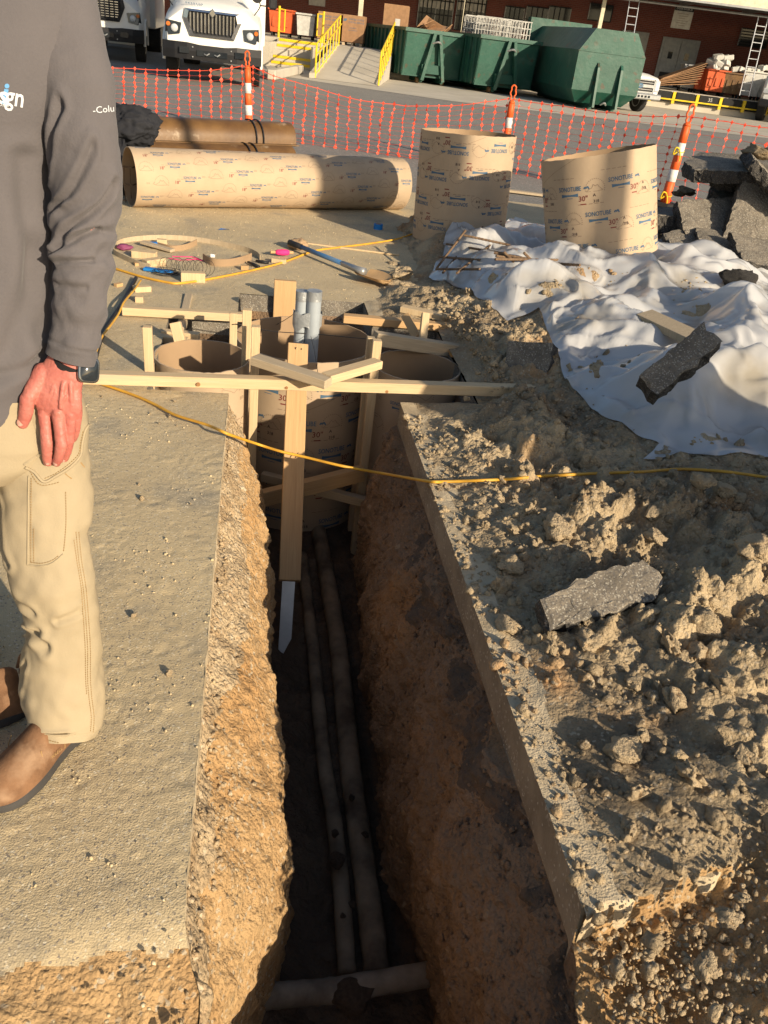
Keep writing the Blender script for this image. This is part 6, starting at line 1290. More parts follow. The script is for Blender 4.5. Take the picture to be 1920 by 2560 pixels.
def blob(c, r_, s_=(1, 1, 1)): 
    bm = bmesh.new(); bmesh.ops.create_icosphere(bm, subdivisions=3, radius=r_); V = [c+RV*v.co.x*s_[0]+FV*v.co.y*s_[1]+UP*v.co.z*s_[2]-off for v in bm.verts]; Fs = [tuple(v.index for v in f.verts) for f in bm.faces]; bm.free(); BB.add(V, Fs)
blob(fc+Vector((0, 0, .155))-FV*.008, .016, (.8, 1.1, 1.5)); blob(fc+Vector((0, 0, .14))-FV*.012, .014, (1.1, 1, .8)); blob(fc+Vector((0, 0, .112))+FV*.004, .014, (1.7, .6, .35)); blob(fc+Vector((0, 0, .104))+FV*.004, .014, (1.5, .6, .4)); blob(fc+Vector((0, 0, .08))+FV*.012, .02, (1.1, .8, .8))
for s_ in (-1, 1): blob(hb+RV*s_*.077+Vector((0, 0, .165)), .026, (.35, .7, 1.1)); blob(fc+RV*s_*.03+Vector((0, 0, .195))+FV*.006, .02, (1.3, .4, .35))
rw = D(-362, 930, 1.44); bl_([(D(-335, -40, 1.60), .05, .05), (D(-395, 350, 1.55), .042, .042), (D(-375, 850, 1.46), .03, .028), (rw, .028, .02), (rw-UP*.05, .042, .016), (rw-UP*.09, .040, .014)])
for q in range(4): a_ = rw+RV*(-.03+.02*q)-UP*.085; bl_([(a_, .0095, .0095), (a_-UP*.03-FV*.005, .009, .009), (a_-UP*.06-FV*.004, .008, .008), (a_-UP*.072, .005, .005)], 12, 3)
bl_([(rw+RV*.03-UP*.02, .013, .013), (rw+RV*.048-UP*.05-FV*.01, .012, .012), (rw+RV*.052-UP*.08-FV*.015, .009, .009)], 12, 3)
bl_([(D(60, -20, 1.58), .05, .05), (D(190, 350, 1.51), .045, .045), (D(207, 640, 1.49), .036, .036), (D(180, 850, 1.46), .028, .024)], 24, 5)
for pts in (((-70, 1000, 1.5, .08), (100, 1100, 1.49, .075), (130, 1420, 1.42, .05), (160, 1700, 1.37, .045), (170, 1830, 1.34, .04)), ((-130, 1080, 1.5, .08), (-140, 1400, 1.53, .05), (-60, 1760, 1.56, .038))): bl_([(D(a, b_, c), r_, r_) for a, b_, c, r_ in pts], 24, 5)
bo_ = BB.build('tmp_body', M['skin'], None); md = bo_.modifiers.new('r', 'REMESH'); md.mode = 'VOXEL'; md.voxel_size = .006; md2 = bo_.modifiers.new('s', 'SMOOTH'); md2.iterations = 4
dg = bpy.context.evaluated_depsgraph_get(); dg.update(); bm_ = bpy.data.meshes.new_from_object(bo_.evaluated_get(dg)); bpy.data.objects.remove(bo_)
b = bmesh.new(); b.from_mesh(hm); b.from_mesh(bm_); fm_ = bpy.data.meshes.new('body'); b.to_mesh(fm_); b.free(); fm_.materials.clear(); fm_.materials.append(M['skin']); fm_.polygons.foreach_set('use_smooth', [True]*len(fm_.polygons)); link('body', fm_, person)
for s_ in (-1, 1):
    V, Fs = [], []; e = fc+RV*s_*.031+Vector((0, 0, .178))+FV*.010; bm = bmesh.new(); bmesh.ops.create_icosphere(bm, subdivisions=2, radius=.0115, matrix=Matrix.Translation(e-off)); me = bpy.data.meshes.new('eye'); bm.to_mesh(me); bm.free(); me.materials.append(M['white']); link('eye', me, person)
HBm = MB(); V, Fs = loftmesh([(hb+Vector((0, 0, z))+FV*.012, a, b_) for z, a, b_ in ((.17, .080, .094), (.22, .083, .100), (.26, .078, .094), (.295, .055, .07), (.312, .02, .03))], 40, 5, lambda t, a, V: .003*fbm(V[..., 0]*60, V[..., 1]*60, V[..., 2]*60, 2), cap=(False, True)); pbuild('hair', (V, Fs), 'hair')
# collar
V, Fs = loftmesh([(nb+Vector((0, 0, -.03)), .085, .08), (nb+Vector((0, 0, .01)), .072, .072), (nb+Vector((0, 0, .045)), .068, .07)], 40, 5); pbuild('collar', (V, Fs), 'fleece')
# nails
def nail(px, py, Y, w_, h_, ang):
    c = D(px, py, Y)-off; d = -Vector(_n(ray(px, py))).normalized(); u = RV*math.cos(ang)-UP*math.sin(ang); u = (u-d*u.dot(d)).normalized(); v = d.cross(u); b = MB(); V = []
    for i in range(7):
        for j in range(7): x = -1+2*i/6; y = -1+2*j/6; k = math.sqrt(max(0, 1-.55*x*x*y*y)); V.append(c+u*x*k*w_+v*y*k*h_+d*(-.0022*x*x))
    b.add(V, [(i*7+j, (i+1)*7+j, (i+1)*7+j+1, i*7+j+1) for i in range(6) for j in range(6)]); b.build('fingernail', M['nail'], person, smooth=True)
nail(51, 1056, 1.399, .0065, .0075, .15); nail(119, 1156, 1.403, .0048, .0055, .1); nail(139, 1158, 1.399, .0045, .0052, -.2); nail(158, 1150, 1.4185, .0042, .005, -.2); nail(180, 1098, 1.436, .0038, .0046, -.2)
# watch
wt = empty('wristwatch', (0, 0, 0)); wt.parent = person
rg = [(D(176, 908, 1.452), .0300, .0215), (D(174, 926, 1.450), .0305, .022)]; wc = D(172, 915, 1.452); tilt = (RV*1.-UP*.42).normalized(); nrm_ = (UP+RV*.42).normalized(); b = MB(); V = []; n = 60
for q in range(n):
    a = 2*math.pi*q/n; 
    for dz in (-.0115, .0115): p = wc+tilt*math.cos(a)*.0345+FV*math.sin(a)*.0265+nrm_*dz; V.append(p-off)
    for dz in (.0115, -.0115): p = wc+tilt*math.cos(a)*.0320+FV*math.sin(a)*.024+nrm_*dz; V.append(p-off)
b.add(V, [(q*4+j, ((q+1) % n)*4+j, ((q+1) % n)*4+(j+1) % 4, q*4+(j+1) % 4) for q in range(n) for j in range(4)]); b.build('watch_strap', M['black'], wt)
cc = D(221, 925, 1.44); nx = (RV*.62-FV*.72+UP*.30).normalized(); ux = UP-nx*UP.dot(nx); ux = (ux+RV*.25); ux = (ux-nx*ux.dot(nx)).normalized(); vx = nx.cross(ux); Mx = Matrix((vx, ux, nx)).transposed()
def rr(w_, h_, d0, d1, m_, name, rad=.4, par=wt):
    pts = []; 
    for q in range(40): a = 2*math.pi*q/40; ca, sa = math.cos(a), math.sin(a); k = (abs(ca)**4.5+abs(sa)**4.5)**(-1/4.5); pts.append((w_*ca*k, h_*sa*k))
    b = MB(); V = []; 
    for d_, s_ in ((d0, .86), (d0+.0015, .97), ((d0+d1)/2, 1.), (d1-.0015, .97), (d1, .88)): V += [Mx@Vector((x*s_, y*s_, d_))+cc-off for x, y in pts]
    b.add(V, [(r_*40+i, r_*40+(i+1) % 40, (r_+1)*40+(i+1) % 40, (r_+1)*40+i) for r_ in range(4) for i in range(40)]+[tuple(range(40))[::-1], tuple(range(160, 200))]); return b.build(name, M[m_], par, smooth=True)
rr(.0205, .0245, -.006, .005, 'watchcase', 'watch_case'); rr(.0176, .0215, .0035, .0062, 'glass', 'watch_screen')
# ================================================================== THINGS ON THE GROUND
# brown steel bundle behind the long tube
def uchannel(label, p0, p1, w_, h_, z0):
    p0, p1 = Vector(p0), Vector(p1); d = (p1-p0); L = d.length; rt = empty('steel_casing', (p0.x, p0.y, z0), math.atan2(d.y, d.x), label=label, cat='steel casing', group='brown steel casings banded together')
    b = MB(); n = 14; V = []; prof = [(w_/2*math.cos(a), h_*max(0, math.sin(a))**.8) for a in np.linspace(math.pi, 0, n)]; inner = [(p[0]*.93, p[1]*.93) for p in prof]
    ring_ = prof+inner[::-1]; k = len(ring_)
    for x in (0, L): V += [(x, p[0], p[1]) for p in ring_]
    b.add(V, [(i, (i+1) % k, k+(i+1) % k, k+i) for i in range(k)]+[(i, i+1, k-2-i, k-1-i) for i in range(n-1)]+[(k+i+1, k+i, 2*k-1-i, 2*k-2-i) for i in range(n-1)]); autosmooth(b.build('shell', M['rust'], rt), 40)
    b = MB(); b.box((L/2, w_/2+.03, .02), (L, .08, .012)); b.box((L/2, -w_/2-.03, .02), (L, .08, .012)); b.build('flange', M['rust'], rt)
    return rt, L
a0 = G(312, 415, .0); a1 = G(728, 420, 0.)
for i, (dy, dz, w_, s0, s1, lb) in enumerate([(.05, .0, .40, 0, 1., 'front brown steel casing nearest the long tube'), (.50, .0, .40, .06, 1.04, 'brown steel casing lying behind the front one'), (.30, .22, .38, .18, 1.06, 'top brown steel casing resting on the two below')]):
    d = a1-a0; nn = Vector((-d.y, d.x, 0)).normalized(); p = a0+d*s0+nn*dy; q = a0+d*s1+nn*dy; rt, L = uchannel(lb, p, q, w_, .24, dz)
    b = MB(); xb = L*.70
    for xo in (0, .09): b.tube([(xb+xo, (w_/2+.012)*math.cos(a), .252*max(0, math.sin(a))**.8) for a in np.linspace(0, math.pi, 14)], .010, 4)
    b.build('strap_band', M['black'], rt)
# jacket heap, crate and basket behind the worker's arm
def heap(name, c, s, seed, m_, label, cat, sub=5):
    me = rockmesh(name+'_mesh', seed, M[m_], sub, .0, 1.); V = np.array([v.co[:] for v in me.vertices]); V /= np.linalg.norm(V, axis=1)[:, None]
    f = 1+.28*fbm(V[:, 0]*1.5, V[:, 1]*1.5, V[:, 2]*1.5+seed, 3)+.16*(1-np.abs(fbm(V[:, 0]*3.2+.6*V[:, 2], V[:, 1]*3.2, V[:, 2]*3.2+seed, 3)))**3; V = V*f[:, None]*np.array(s); me.vertices.foreach_set('co', V.astype(np.float32).ravel()); me.update()
    o = link(name, me, label=label, cat=cat); o.location = c; return o
jc = D(328, 318, 7.9); heap('jacket', jc, (.24, .22, .15), 5, 'blackcloth', 'crumpled black jacket thrown over the steel casings', 'jacket')
j2 = D(300, 400, 7.7); o = heap('tarp_roll', Vector((j2.x, j2.y, .20)), (.10, .20, .22), 9, 'blackcloth', 'dark bag standing on the ground beside the casings', 'bag')
cr_ = empty('wire_crate', G(300, 505, 0), -PHI, label='dark wire crate on the ground behind the worker', cat='crate')
for i in range(8): b = MB(); b.tube([(-.25+i*.05, 0, 0), (-.25+i*.05, 0, .30)], .004, 5); b.build('wire', M['rebar'], cr_)
for z in (.02, .15, .29): b = MB(); b.tube([(-.25, 0, z), (.12, 0, z), (.12, .3, z), (-.25, .3, z)], .006, 5, closed=True); b.build('wire_hoop', M['rebar'], cr_)
# wooden board lying near tube A
loose('board', 'long thin board lying on the ground behind the upright tube', 1330, 484, 1.5, .10, .025, -11, 'lumbergrey', group='boards')
# cords
def og(px, py, lift=.008):
    z = .05
    for _ in range(8): q = G(px, py, z); z = .5*z+.5*(max(groundh(q.x, q.y), groundh(q.x+.01, q.y), groundh(q.x, q.y-.012), groundh(q.x-.012, q.y+.01))+lift)
    return G(px, py, z)
def gpts(L_): return [G(x, y, z) for x, y, z in L_]
CR = .0062
def cordthing(label, pts, r_=CR, group='yellow extension cords'):
    b = MB(); b.tube(spline(pts, 10), r_, 10); return b.build('extension_cord', M['cord'], smooth=True, label=label, cat='extension cord', group=group)
cp = [(20, 900, .02), (120, 918, .02), (232, 953, .012)]+[(330, 986, .012), (385, 1010, .012), (440, 1038, .02), (520, 1063, .03)]
P1 = gpts(cp); P1 += [G(570, 1085, .035), DY(640, 1109, 3.30), DY(700, 1128, 3.27), DY(760, 1142, 3.25), DY(860, 1166, 3.17), DY(960, 1184, 3.2)]
for p_, z_ in zip(P1[-6:], (-.0, -.02, -.03, -.035, -.03, -.01)): pass
P1 += [og(x_, y_, .012) for x_, y_ in ((1070, 1203), (1110, 1204), (1150, 1203), (1200, 1201), (1250, 1199), (1305, 1195), (1360, 1190), (1420, 1187), (1480, 1184), (1540, 1182), (1600, 1180), (1650, 1176), (1700, 1173), (1760, 1175), (1820, 1180), (1880, 1188), (1940, 1198), (2080, 1225))]
cordthing('yellow extension cord sagging across the trench in front of the tubes', P1)
cordthing('yellow extension cord curving past the wood hoop at the back', gpts([(150, 640, .01), (255, 662, .01), (300, 675, .01), (360, 693, .01), (420, 706, .01), (450, 708, .01), (520, 698, .01), (620, 678, .01), (700, 658, .01), (760, 636, .01), (790, 626, .01), (850, 618, .01), (930, 608, .01), (990, 598, .02), (1030, 585, .05)]), .0075)
cordthing('yellow cord running down from the back cord towards the worker', gpts([(352, 700, .03), (335, 725, .05), (310, 755, .06), (296, 785, .05), (275, 815, .05), (256, 840, .04), (240, 880, .03), (225, 930, .02)]), .0055)
b = MB(); b.tube(spline(gpts([(340, 695, .012), (318, 735, .012), (298, 770, .012), (262, 822, .012), (248, 860, .012), (236, 905, .012)]), 8), .012, 8); b.build('cord_shadow_strip', M['black'], smooth=True, label='dark strip standing in for the shadow of the cord going down to the worker', cat='shadow strip')  # dark tube laid in place of the shadow the cord casts
# hoop of thin wood strip
def strip(name, pts, h_, t_, m_, label, cat, **k):
    S_ = spline(pts, 8); b = MB(); V = []; n = len(S_)
    for i, p in enumerate(S_):
        a = S_[max(i-1, 0)]; c = S_[min(i+1, n-1)]; t = (c-a).normalized(); nn = Vector((-t.y, t.x, 0)).normalized()*t_/2
        V += [p-nn, p+nn, p+nn+Vector((0, 0, h_)), p-nn+Vector((0, 0, h_))]
    b.add(V, [(i*4+j, i*4+(j+1) % 4, (i+1)*4+(j+1) % 4, (i+1)*4+j) for i in range(n-1) for j in range(4)]+[(0, 1, 2, 3), ((n-1)*4+3, (n-1)*4+2, (n-1)*4+1, (n-1)*4)])
    return b.build(name, M[m_], label=label, cat=cat, **k)
strip('banding_hoop', gpts([(650, 650, .0), (640, 640, .0), (610, 628, .0), (540, 612, .0), (480, 603, .0), (420, 599, 0.), (360, 601, .0), (310, 608, 0), (287, 620, 0), (286, 636, 0), (310, 650, 0), (345, 665, 0), (375, 673, 0)]), .035, .004, 'lumbergrey', 'large bent wooden hoop lying among the tools', 'wood strip')
strip('curved_form_piece', gpts([(508, 652, 0), (530, 664, 0), (565, 666, 0), (600, 660, 0), (628, 650, 0)]), .05, .008, 'kraftin', 'curved cardboard offcut right of the wire coil', 'cardboard offcut', group='curved offcuts')
strip('curved_form_piece', gpts([(395, 620, 0), (430, 628, 0), (465, 624, 0), (492, 612, 0)]), .04, .006, 'kraftin', 'curved cardboard offcut inside the hoop', 'cardboard offcut', group='curved offcuts')
b = MB(); b.beam(G(355, 605, .03), G(432, 627, .02), .05, .02); b.build('lath', M['lumbergrey'], label='grey lath leaning under the hoop', cat='lath')
loose('wood_block', 'yellowish wood block beside the purple chalk bag', 361, 636, .16, .07, .045, -8); loose('wood_block', 'wood block leaning with red end in the hoop', 385, 655, .15, .06, .045, 42); loose('wood_block', 'flat orange wedge beside the leaning block', 353, 660, .09, .04, .02, 20, 'lumberred')
loose('wood_block', 'pale block under the wire coil', 482, 692, .15, .06, .06, 8); loose('wood_block', 'small pale block under the hoop top', 405, 604, .07, .04, .035, 0); loose('wood_block', 'split block at the end of the dark shadow strip', 355, 722, .10, .05, .035, 25); loose('wood_block', 'small cube of wood below the split block', 348, 748, .045, .045, .035, 5)
loose('wood_block', 'wooden wedge with pink end under the cord', 697, 652, .10, .045, .03, -12); loose('wood_block', 'tiny block with red side left of the wedge', 612, 669, .05, .035, .03, -5, 'lumberred'); loose('wood_block', 'thin chip lying on the bare ground', 723, 707, .08, .015, .01, -2)
loose('wood_block', 'offcut at the right end of the back rail', 1158, 806, .05, .045, .02, 15); loose('board', 'loose board behind the crossed stakes', 1062, 783, .30, .07, .035, -28, 'lumber', group='boards', z=.04)
loose('lath_strip', 'long pale lath on the ground left of the sheet', 880, 622, .75, .035, .012, -11, group='laths', cat='lath')
loose('wood_chip', 'split chip by the back-left rail', 296, 712, .05, .03, .02, 50, 'lumberred')
b = MB(); p = G(311, 625, .0); 
heap('chalk_bag', Vector((p.x, p.y, .02)), (.05, .035, .02), 12, 'purple', 'flattened dark purple bag inside the hoop', 'bag', 3)
p = G(384, 618, 0); b.box((p.x, p.y, .02), (.07, .05, .03), rz=.3, bev=.008); b.build('blue_tape_box', M['bluetape'], label='small blue packet on the yellowish block', cat='packet')
p = G(395, 681, 0); b = MB(); b.box((0, 0, .012), (.19, .05, .02), bev=.006); o = b.build('hand_tool', M['bluetape'], label='blue plastic tool lying by the wire coil', cat='tool'); o.location = p; o.rotation_euler = (0, 0, R(-14))
p = G(531, 645, 0); b = MB(); b.box((0, 0, .015), (.035, .02, .025), bev=.006); o = b.build('white_cap', M['white'], label='small white plastic cap on the ground', cat='cap'); o.location = p
# blue tape roll and scrap
p = G(945, 573, 0); rt = empty('tape_roll', p, label='roll of blue tape lying by the upright tube', cat='tape roll'); b = MB(); b.tube([(0, 0, 0), (0, 0, .045)], .04, 24); autosmooth(b.build('tape', M['bluetape'], rt)); b = MB(); b.tube([(0, 0, .044), (0, 0, .047)], .025, 16); b.build('core', M['kraftin'], rt)
p = G(546, 575, 0); b = MB(); b.add([(0, 0, .003), (.07, .01, .012), (.09, .04, .004), (.02, .035, .008), (0, 0, .001), (.07, .01, .010), (.09, .04, .002), (.02, .035, .006)], [(0, 1, 2, 3), (7, 6, 5, 4)]); o = b.build('tape_scrap', M['bluetape'], label='scrap of blue tape on the bare ground', cat='tape scrap'); o.location = p
# pink string reel on its brown stick holder
p = G(706, 643, 0); rt = empty('string_reel', (p.x, p.y, .035), R(12), label='reel of bright pink mason string beside the cord', cat='string reel'); b = MB(); b.tube([(-.055, 0, 0), (-.04, 0, 0), (.0, 0, 0), (.04, 0, 0), (.05, 0, 0)], [.012, .019, .023, .020, .013], 18); b.build('string_winding', M['pink'], rt, smooth=True); b = MB(); b.tube([(-.09, 0, 0), (.08, 0, 0)], .011, 10); b.build('spindle', M['lumberred'], rt)
p = G(745, 625, 0); heap('paper_bag', Vector((p.x, p.y, .04)), (.07, .05, .045), 15, 'kraftin', 'crumpled brown paper beside the pink reel', 'paper', 4)
b = MB(); b.tube(gpts([(420, 645, .004), (450, 650, .004), (490, 648, .004), (520, 655, .004), (480, 642, .004), (430, 641, .004)]), .003, 5); b.build('loose_string', M['pink'], label='loose pink string trailing by the wire coil', cat='string')
# dark hand tools
for (x0_, y0_, x1_, y1_, lb) in ((620, 655, 648, 667, 'black handled pliers under the cord'), (640, 652, 672, 657, 'second black handled tool beside the pliers')):
    b = MB(); b.tube([G(x0_, y0_, .012), G((x0_+x1_)/2, (y0_+y1_)/2, .016), G(x1_, y1_, .012)], [.008, .012, .010], 8); b.build('hand_tool', M['black'], smooth=True, label=lb, cat='tool')
# coil of tie wire
c = G(452, 690, .0); rt = empty('wire_coil', c, label='springy coil of dark tie wire over the pale block', cat='wire coil'); b = MB(); pts = []
for i in range(170):
    a = i*.42; pts.append((-.10+i*.0016+.05*math.cos(a), .02+.03*math.sin(a*.37), .055+.05*math.sin(a)))
b.tube(pts, .0014, 4); b.build('loop', M['wire'], rt); b = MB(); pts = []
for i in range(150): a = i*.3; rr = .055+.018*math.sin(i*.21); pts.append((-.09+rr*math.cos(a)*1.25, rr*math.sin(a)*.9, .005+.0002*i)); 
b.tube(pts, .0018, 4); b.build('flat_coil', M['wire'], rt)
# shovel
s0 = G(727, 607, .055); s1 = G(905, 678, .05); rt = empty('shovel', s0, label='blue handled round point shovel lying on the ground, blade muddy', cat='shovel'); d = s1-s0; b = MB(); b.tube([Vector((0, 0, 0)), d*.80], .017, 14); b.build('handle', M['blue'], rt, smooth=True)
b = MB(); b.tube([d*-.02, d*.16], .021, 14); b.build('grip', M['black'], rt, smooth=True); b = MB(); b.tube([d*.74, d*.92, d*1.03], [.019, .022, .030], 14); b.build('socket', M['steel'], rt, smooth=True)
bl = MB(); u = d.normalized(); nn = Vector((-u.y, u.x, 0)).normalized(); V = []; o_ = d*1.0; nu_, nv_ = 14, 9
for i in range(nu_):
    t = i/(nu_-1); hw = .105*(1-(max(0, t-.35)/.65)**2.2)**.5*(.75+.25*min(1, t*4)) if t < 1 else .0
    for j in range(nv_): s_ = -1+2*j/(nv_-1); V.append(o_+u*(t*.27)+nn*hw*s_+Vector((0, 0, .035*s_*s_-.035+.03*t*(1-t)+.008)))
top = V; bot = [v-Vector((0, 0, .003)) for v in V]
bl.add(top, [(i*nv_+j, (i+1)*nv_+j, (i+1)*nv_+j+1, i*nv_+j+1) for i in range(nu_-1) for j in range(nv_-1)]); bl.add(bot, [(i*nv_+j, i*nv_+j+1, (i+1)*nv_+j+1, (i+1)*nv_+j) for i in range(nu_-1) for j in range(nv_-1)])
bl.build('blade', M['lumberred'], rt, smooth=True)
# rebar mat and bars on the sheet
rt = empty('rebar_mat', (0, 0, 0), label='small tied grid of ribbed rebar resting on the plastic sheet', cat='rebar grid')
def rebar(p0, p1, par, name='bar', r_=.008, **k):
    p0, p1 = Vector(p0), Vector(p1); n = max(6, int((p1-p0).length/.012)); P_ = [p0.lerp(p1, i/n) for i in range(n+1)]; b = MB(); b.tube(P_, [r_*(1.12 if i % 2 else .92) for i in range(n+1)], 8); return b.build(name, M['rebar'], par, **k)
zz = lambda px, py: max(.02, on_sheet(px, py).z)
def rp_(px, py, dz=.03): return G(px, py, zz(px, py)+dz)
for a_, b_ in (((1092, 670), (1164, 576)), ((1107, 682), (1206, 568)), ((1142, 683), (1258, 586))): rebar(rp_(*a_, .02), rp_(*b_, .06), rt)
for a_, b_ in (((1090, 673), (1200, 673)), ((1097, 642), (1200, 650)), ((1116, 610), (1262, 634)), ((1160, 588), (1275, 613))): rebar(rp_(*a_, .035), rp_(*b_, .05), rt)
for i, (a_, b_, lb) in enumerate((((1238, 648), (1398, 650), 'straight ribbed bar lying left to right beside the grid'), ((1240, 640), (1330, 655), 'short ribbed bar crossing the loose ones'), ((1330, 655), (1450, 663), 'ribbed bar ending below the tilted tube'), ((1260, 630), (1285, 655), 'short upright ribbed stub'), ((1310, 632), (1330, 652), 'second short ribbed stub'), ((1235, 632), (1400, 662), 'long ribbed bar under the others'))): rebar(rp_(*a_, .03), rp_(*b_, .03), None, 'rebar', .0085, label=lb, cat='rebar', group='loose ribbed bars on the sheet')
# ---- broken asphalt
def slabmesh(name, pts, th, seed, mats=('asphalttop', 'brokenasphalt'), bend=0.):
    """polygon slab with ragged rim; pts in metres"""
    rs = np.random.RandomState(seed); n = len(pts); out = []
    for i in range(n):
        a, b_ = np.array(pts[i], float), np.array(pts[(i+1) % n], float); k = max(2, int(np.linalg.norm(b_-a)/.025))
        for q in range(k): out.append(a+(b_-a)*q/k+rs.randn(2)*.0022+.008*np.array([float(perlin(seed*3.1+i*2.+q*.31, 0., 1.)), float(perlin(seed*1.7+i*2.+q*.31, 5., 2.))])*2)
    m_ = len(out); c = np.mean(out, axis=0); rings = [(.0, 0., 1.), (.0, 0, .97), (-.15, .0, 1.0), (-.5, .006, 1.0), (-.85, .004, .99), (-1., .0, .96)]
    V = []; 
    for (zr, off, sc_) in ((0, 0, .55), (0, 0, .93), (-.04, 0, 1.), (-.3, 1, 1.), (-.6, 1, 1.), (-.95, 1, .98), (-1, 1, .9), (-1, 0, .5)):
        for p in out: q = c+(p-c)*sc_+rs.randn(2)*.006*off; V.append((q[0], q[1], zr*th+rs.randn()*(.0015 if zr == 0 else .005)+bend*(q[0]-c[0])**2))
    b = MB(); Fs = []; mi = []
    for r_ in range(7):
        for i in range(m_): Fs.append((r_*m_+i, (r_+1)*m_+i, (r_+1)*m_+(i+1) % m_, r_*m_+(i+1) % m_)); mi.append(0 if r_ < 2 else 1)
    Fs.append(tuple(range(m_))); mi.append(0); Fs.append(tuple(range(7*m_, 8*m_))[::-1]); mi.append(1)
    b.v = V; b.f = Fs; b.mi = mi; b.n = len(V); return b, [M[x] for x in mats]
def slab(label, pos, pts, th, rot, seed, name='asphalt_slab', group='broken asphalt slabs piled at the right', mats=('asphalttop', 'brokenasphalt'), bend=0.):
    b, ms = slabmesh(name, pts, th, seed, mats, bend); o = b.build(name, ms, label=label, cat='asphalt chunk', group=group); o.location = pos; o.rotation_euler = rot; return o
def oc(px, py, Y): return D(px, py, Y)
# the chunk on the sheet
p = on_sheet(1700, 930); ck = slab('elongated black asphalt chunk with pale pebbled face lying on the sheet', p+Vector((-.07, -.08, .085)), [(-.18, -.055), (.18, -.065), (.19, .045), (-.165, .055)], .11, (R(28), R(-36), R(24)), 3, group='asphalt chunks')
slab('grey asphalt block tilted in the dirt right of the front rail', G(1300, 965, .0)+Vector((0, 0, .15)), [(-.12, -.09), (.12, -.09), (.13, .08), (-.10, .09)], .13, (R(62), R(-12), R(-30)), 5, group='asphalt chunks', mats=('asphalttop', 'brokenasphalt'))
slab('flat dusty asphalt slab half buried in the near dirt', G(1500, 1500, .10)+Vector((0, 0, .03)), [(-.22, -.055), (.16, -.075), (.22, -.02), (.20, .06), (.0, .065), (-.2, .04)], .08, (R(24), R(-8), R(18)), 7, group='asphalt chunks')
slab('small flat dark chunk on the sheet beyond the plank', on_sheet(1835, 652)+Vector((0, 0, .03)), [(-.15, -.06), (.14, -.08), (.15, .07), (-.1, .06)], .05, (R(6), R(8), 0), 8, group='asphalt chunks')
put_rock('gravel_lump', 1830, 750, 70, 77, 'dark gravelly lump sitting on the sheet', 'asphalt chunk', 'asphalt chunks', m_='brokenasphalt').location.z += .12
pl0, pl1 = on_sheet(1600, 812), on_sheet(1750, 860); b = MB(); b.box((0, 0, 0), (.42, .11, .04), bev=.002); o = b.build('plank', M['lumbergrey'], label='weathered plank lying on the sheet behind the black chunk', cat='plank'); d = pl1-pl0; o.location = (pl0+pl1)/2+Vector((0, 0, .035)); o.rotation_euler = (R(12), 0, math.atan2(d.y, d.x))
# big pile at right
PILE = [('upper long asphalt slab jutting out at the top of the pile', 1955, 418, 7.6, [(-.75, -.35), (.9, -.4), (1.0, .4), (-.6, .45), (-.8, .0)], .11, (R(4), R(2), R(-16)), -.10), ('second asphalt slab under the jutting top one', 1935, 458, 7.7, [(-.55, -.3), (.8, -.35), (.8, .4), (-.45, .4)], .10, (R(2), R(6), R(-20)), -.05),
        ('steep asphalt slab sliding down at the frame edge', 1965, 478, 7.3, [(-.45, -.3), (.5, -.3), (.55, .3), (-.4, .3)], .09, (R(6), R(34), R(-15)), 0), ('grey slab wedged below the jutting ones', 1905, 500, 7.7, [(-.40, -.25), (.5, -.3), (.5, .3), (-.4, .2)], .10, (R(8), R(0), R(-8)), 0),
        ('long slab with sunlit gritty edge across the pile', 1800, 532, 7.6, [(-.75, -.28), (.75, -.30), (.8, .35), (-.8, .4)], .14, (R(-4), R(-5), R(-6)), 0), ('big tilted slab in the middle of the pile', 1830, 570, 7.2, [(-.45, -.25), (.45, -.3), (.5, .3), (-.4, .3)], .12, (R(42), R(-8), R(4)), 0),
        ('dark slab leaning at the right under the pile', 1925, 560, 7.1, [(-.3, -.3), (.6, -.3), (.6, .3), (-.35, .3)], .14, (R(55), R(14), R(-20)), 0), ('low curved slab near the sheet', 1880, 615, 6.9, [(-.45, -.2), (.5, -.25), (.5, .25), (-.4, .25)], .07, (R(14), R(-4), R(-10)), .12),
        ('small flat slab at the foot of the pile', 1745, 605, 7.0, [(-.25, -.15), (.25, -.2), (.3, .2), (-.2, .2)], .06, (R(20), R(-14), R(14)), 0), ('pebbled slab by the sheet at the frame edge', 1925, 640, 6.7, [(-.25, -.15), (.5, -.2), (.5, .2), (-.3, .2)], .07, (R(22), R(5), R(-12)), .1), ('crumbled slab filling the pile behind', 2010, 520, 8.2, [(-.7, -.4), (.7, -.4), (.7, .5), (-.7, .5)], .5, (R(5), R(5), 0), 0),
        ('buried slab base under the pile', 1905, 590, 7.9, [(-.8, -.4), (.9, -.4), (.9, .5), (-.8, .5)], .35, (R(0), R(0), R(-8)), 0)]
for i, (lb, px, py, Y, pts, th, rot, bend) in enumerate(PILE): slab(lb, oc(px, py, Y), pts, th, rot, 30+i, bend=bend)
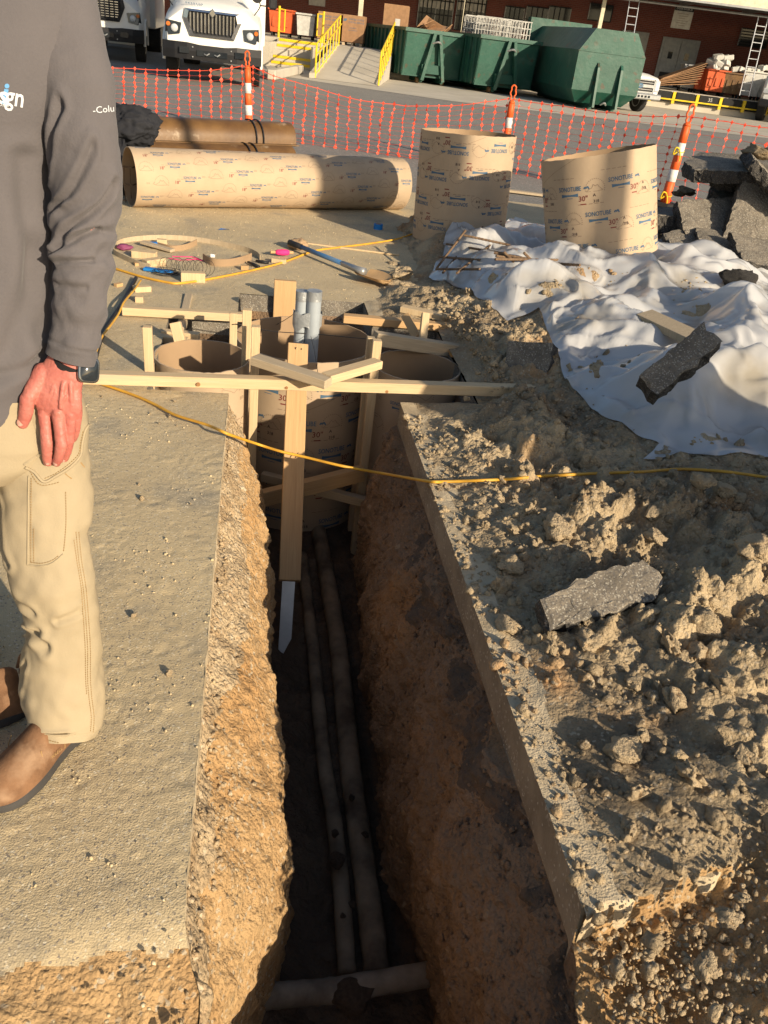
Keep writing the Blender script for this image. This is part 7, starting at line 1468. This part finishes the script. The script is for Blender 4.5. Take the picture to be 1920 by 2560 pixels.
for i, (px, py, w_, lb) in enumerate(((1715, 478, 40, 'tan clod behind the leaning post base'), (1695, 484, 28, 'small clod left of the post base clod'), (1895, 382, 60, 'gritty soil lump on the top slab'), (1935, 384, 50, 'soil lump at the edge of the top slab'))):
    pz = D(px, py, 8.2 if i < 2 else 7.5); o = link('soil_lump', rockmesh('soil_mesh', 90+i, M['dirt'], 4, .5, .8), label=lb, cat='dirt clod', group='soil lumps in the slab pile'); s_ = w_*8/2050/2; o.location = pz; o.scale = (s_, s_, s_*.7)
# ================================================================== OUTSIDE THE FRAME, UNSEEN THINGS PLACED FOR THE SHADOWS THEY CAST INTO IT
# unseen mound right of the camera, added and shaped to shade the dirt
def spoil(cx_, cy_, rx, ry, h_, label, seed):
    n = 120; u = np.linspace(-1.15, 1.15, n); X, Y = np.meshgrid(u, u, indexing='ij'); rr_ = np.hypot(X, Y); z = h_*np.clip(1-rr_**2.2, 0, 1)**.75
    gx, gy = cx_+X*rx, cy_+Y*ry; z = z*(1+.22*fbm(gx*2, gy*2, seed, 3))+(.07*clods(gx, gy, .2, .6, 1)+.04*clods(gx, gy, .09, .7, 2)+.02*fbm(gx*10, gy*10, 0, 3))*(z > .02)-.05*(z <= 0)
    gridmesh('added_shade_mound', np.stack([gx, gy, z], -1), n, n, M['dirt'], label=label, cat='added shade mound')
spoil(2.78, 1.35, .60, 1.0, 1.28, 'unseen clay mound added right of the frame to cast shade', 4.)
# lamp pole far to the right behind the camera
p0 = Vector((pB.x, pB.y, .6)); sh_ = Vector((SUN_DIR.x, SUN_DIR.y, 0)).normalized(); pc = p0+sh_*7.5+Vector((-sh_.y, sh_.x, 0))*-.14
pr = empty('lamp_pole', (pc.x, pc.y, 0), label='steel lamp pole of the yard, right of the frame', cat='lamp pole'); b = MB(); b.tube([(0, 0, 0), (0, 0, 7.)], [.10, .06], 20); b.build('pole_shaft', M['steel'], pr, smooth=True); b = MB(); b.tube([(0, 0, 0), (0, 0, .5)], [.22, .2], 20); b.build('pole_base', M['concrete'], pr); b = MB(); b.box((.4, 0, 7.), (.9, .3, .15), bev=.03); b.build('lamp_head', M['steel'], pr)
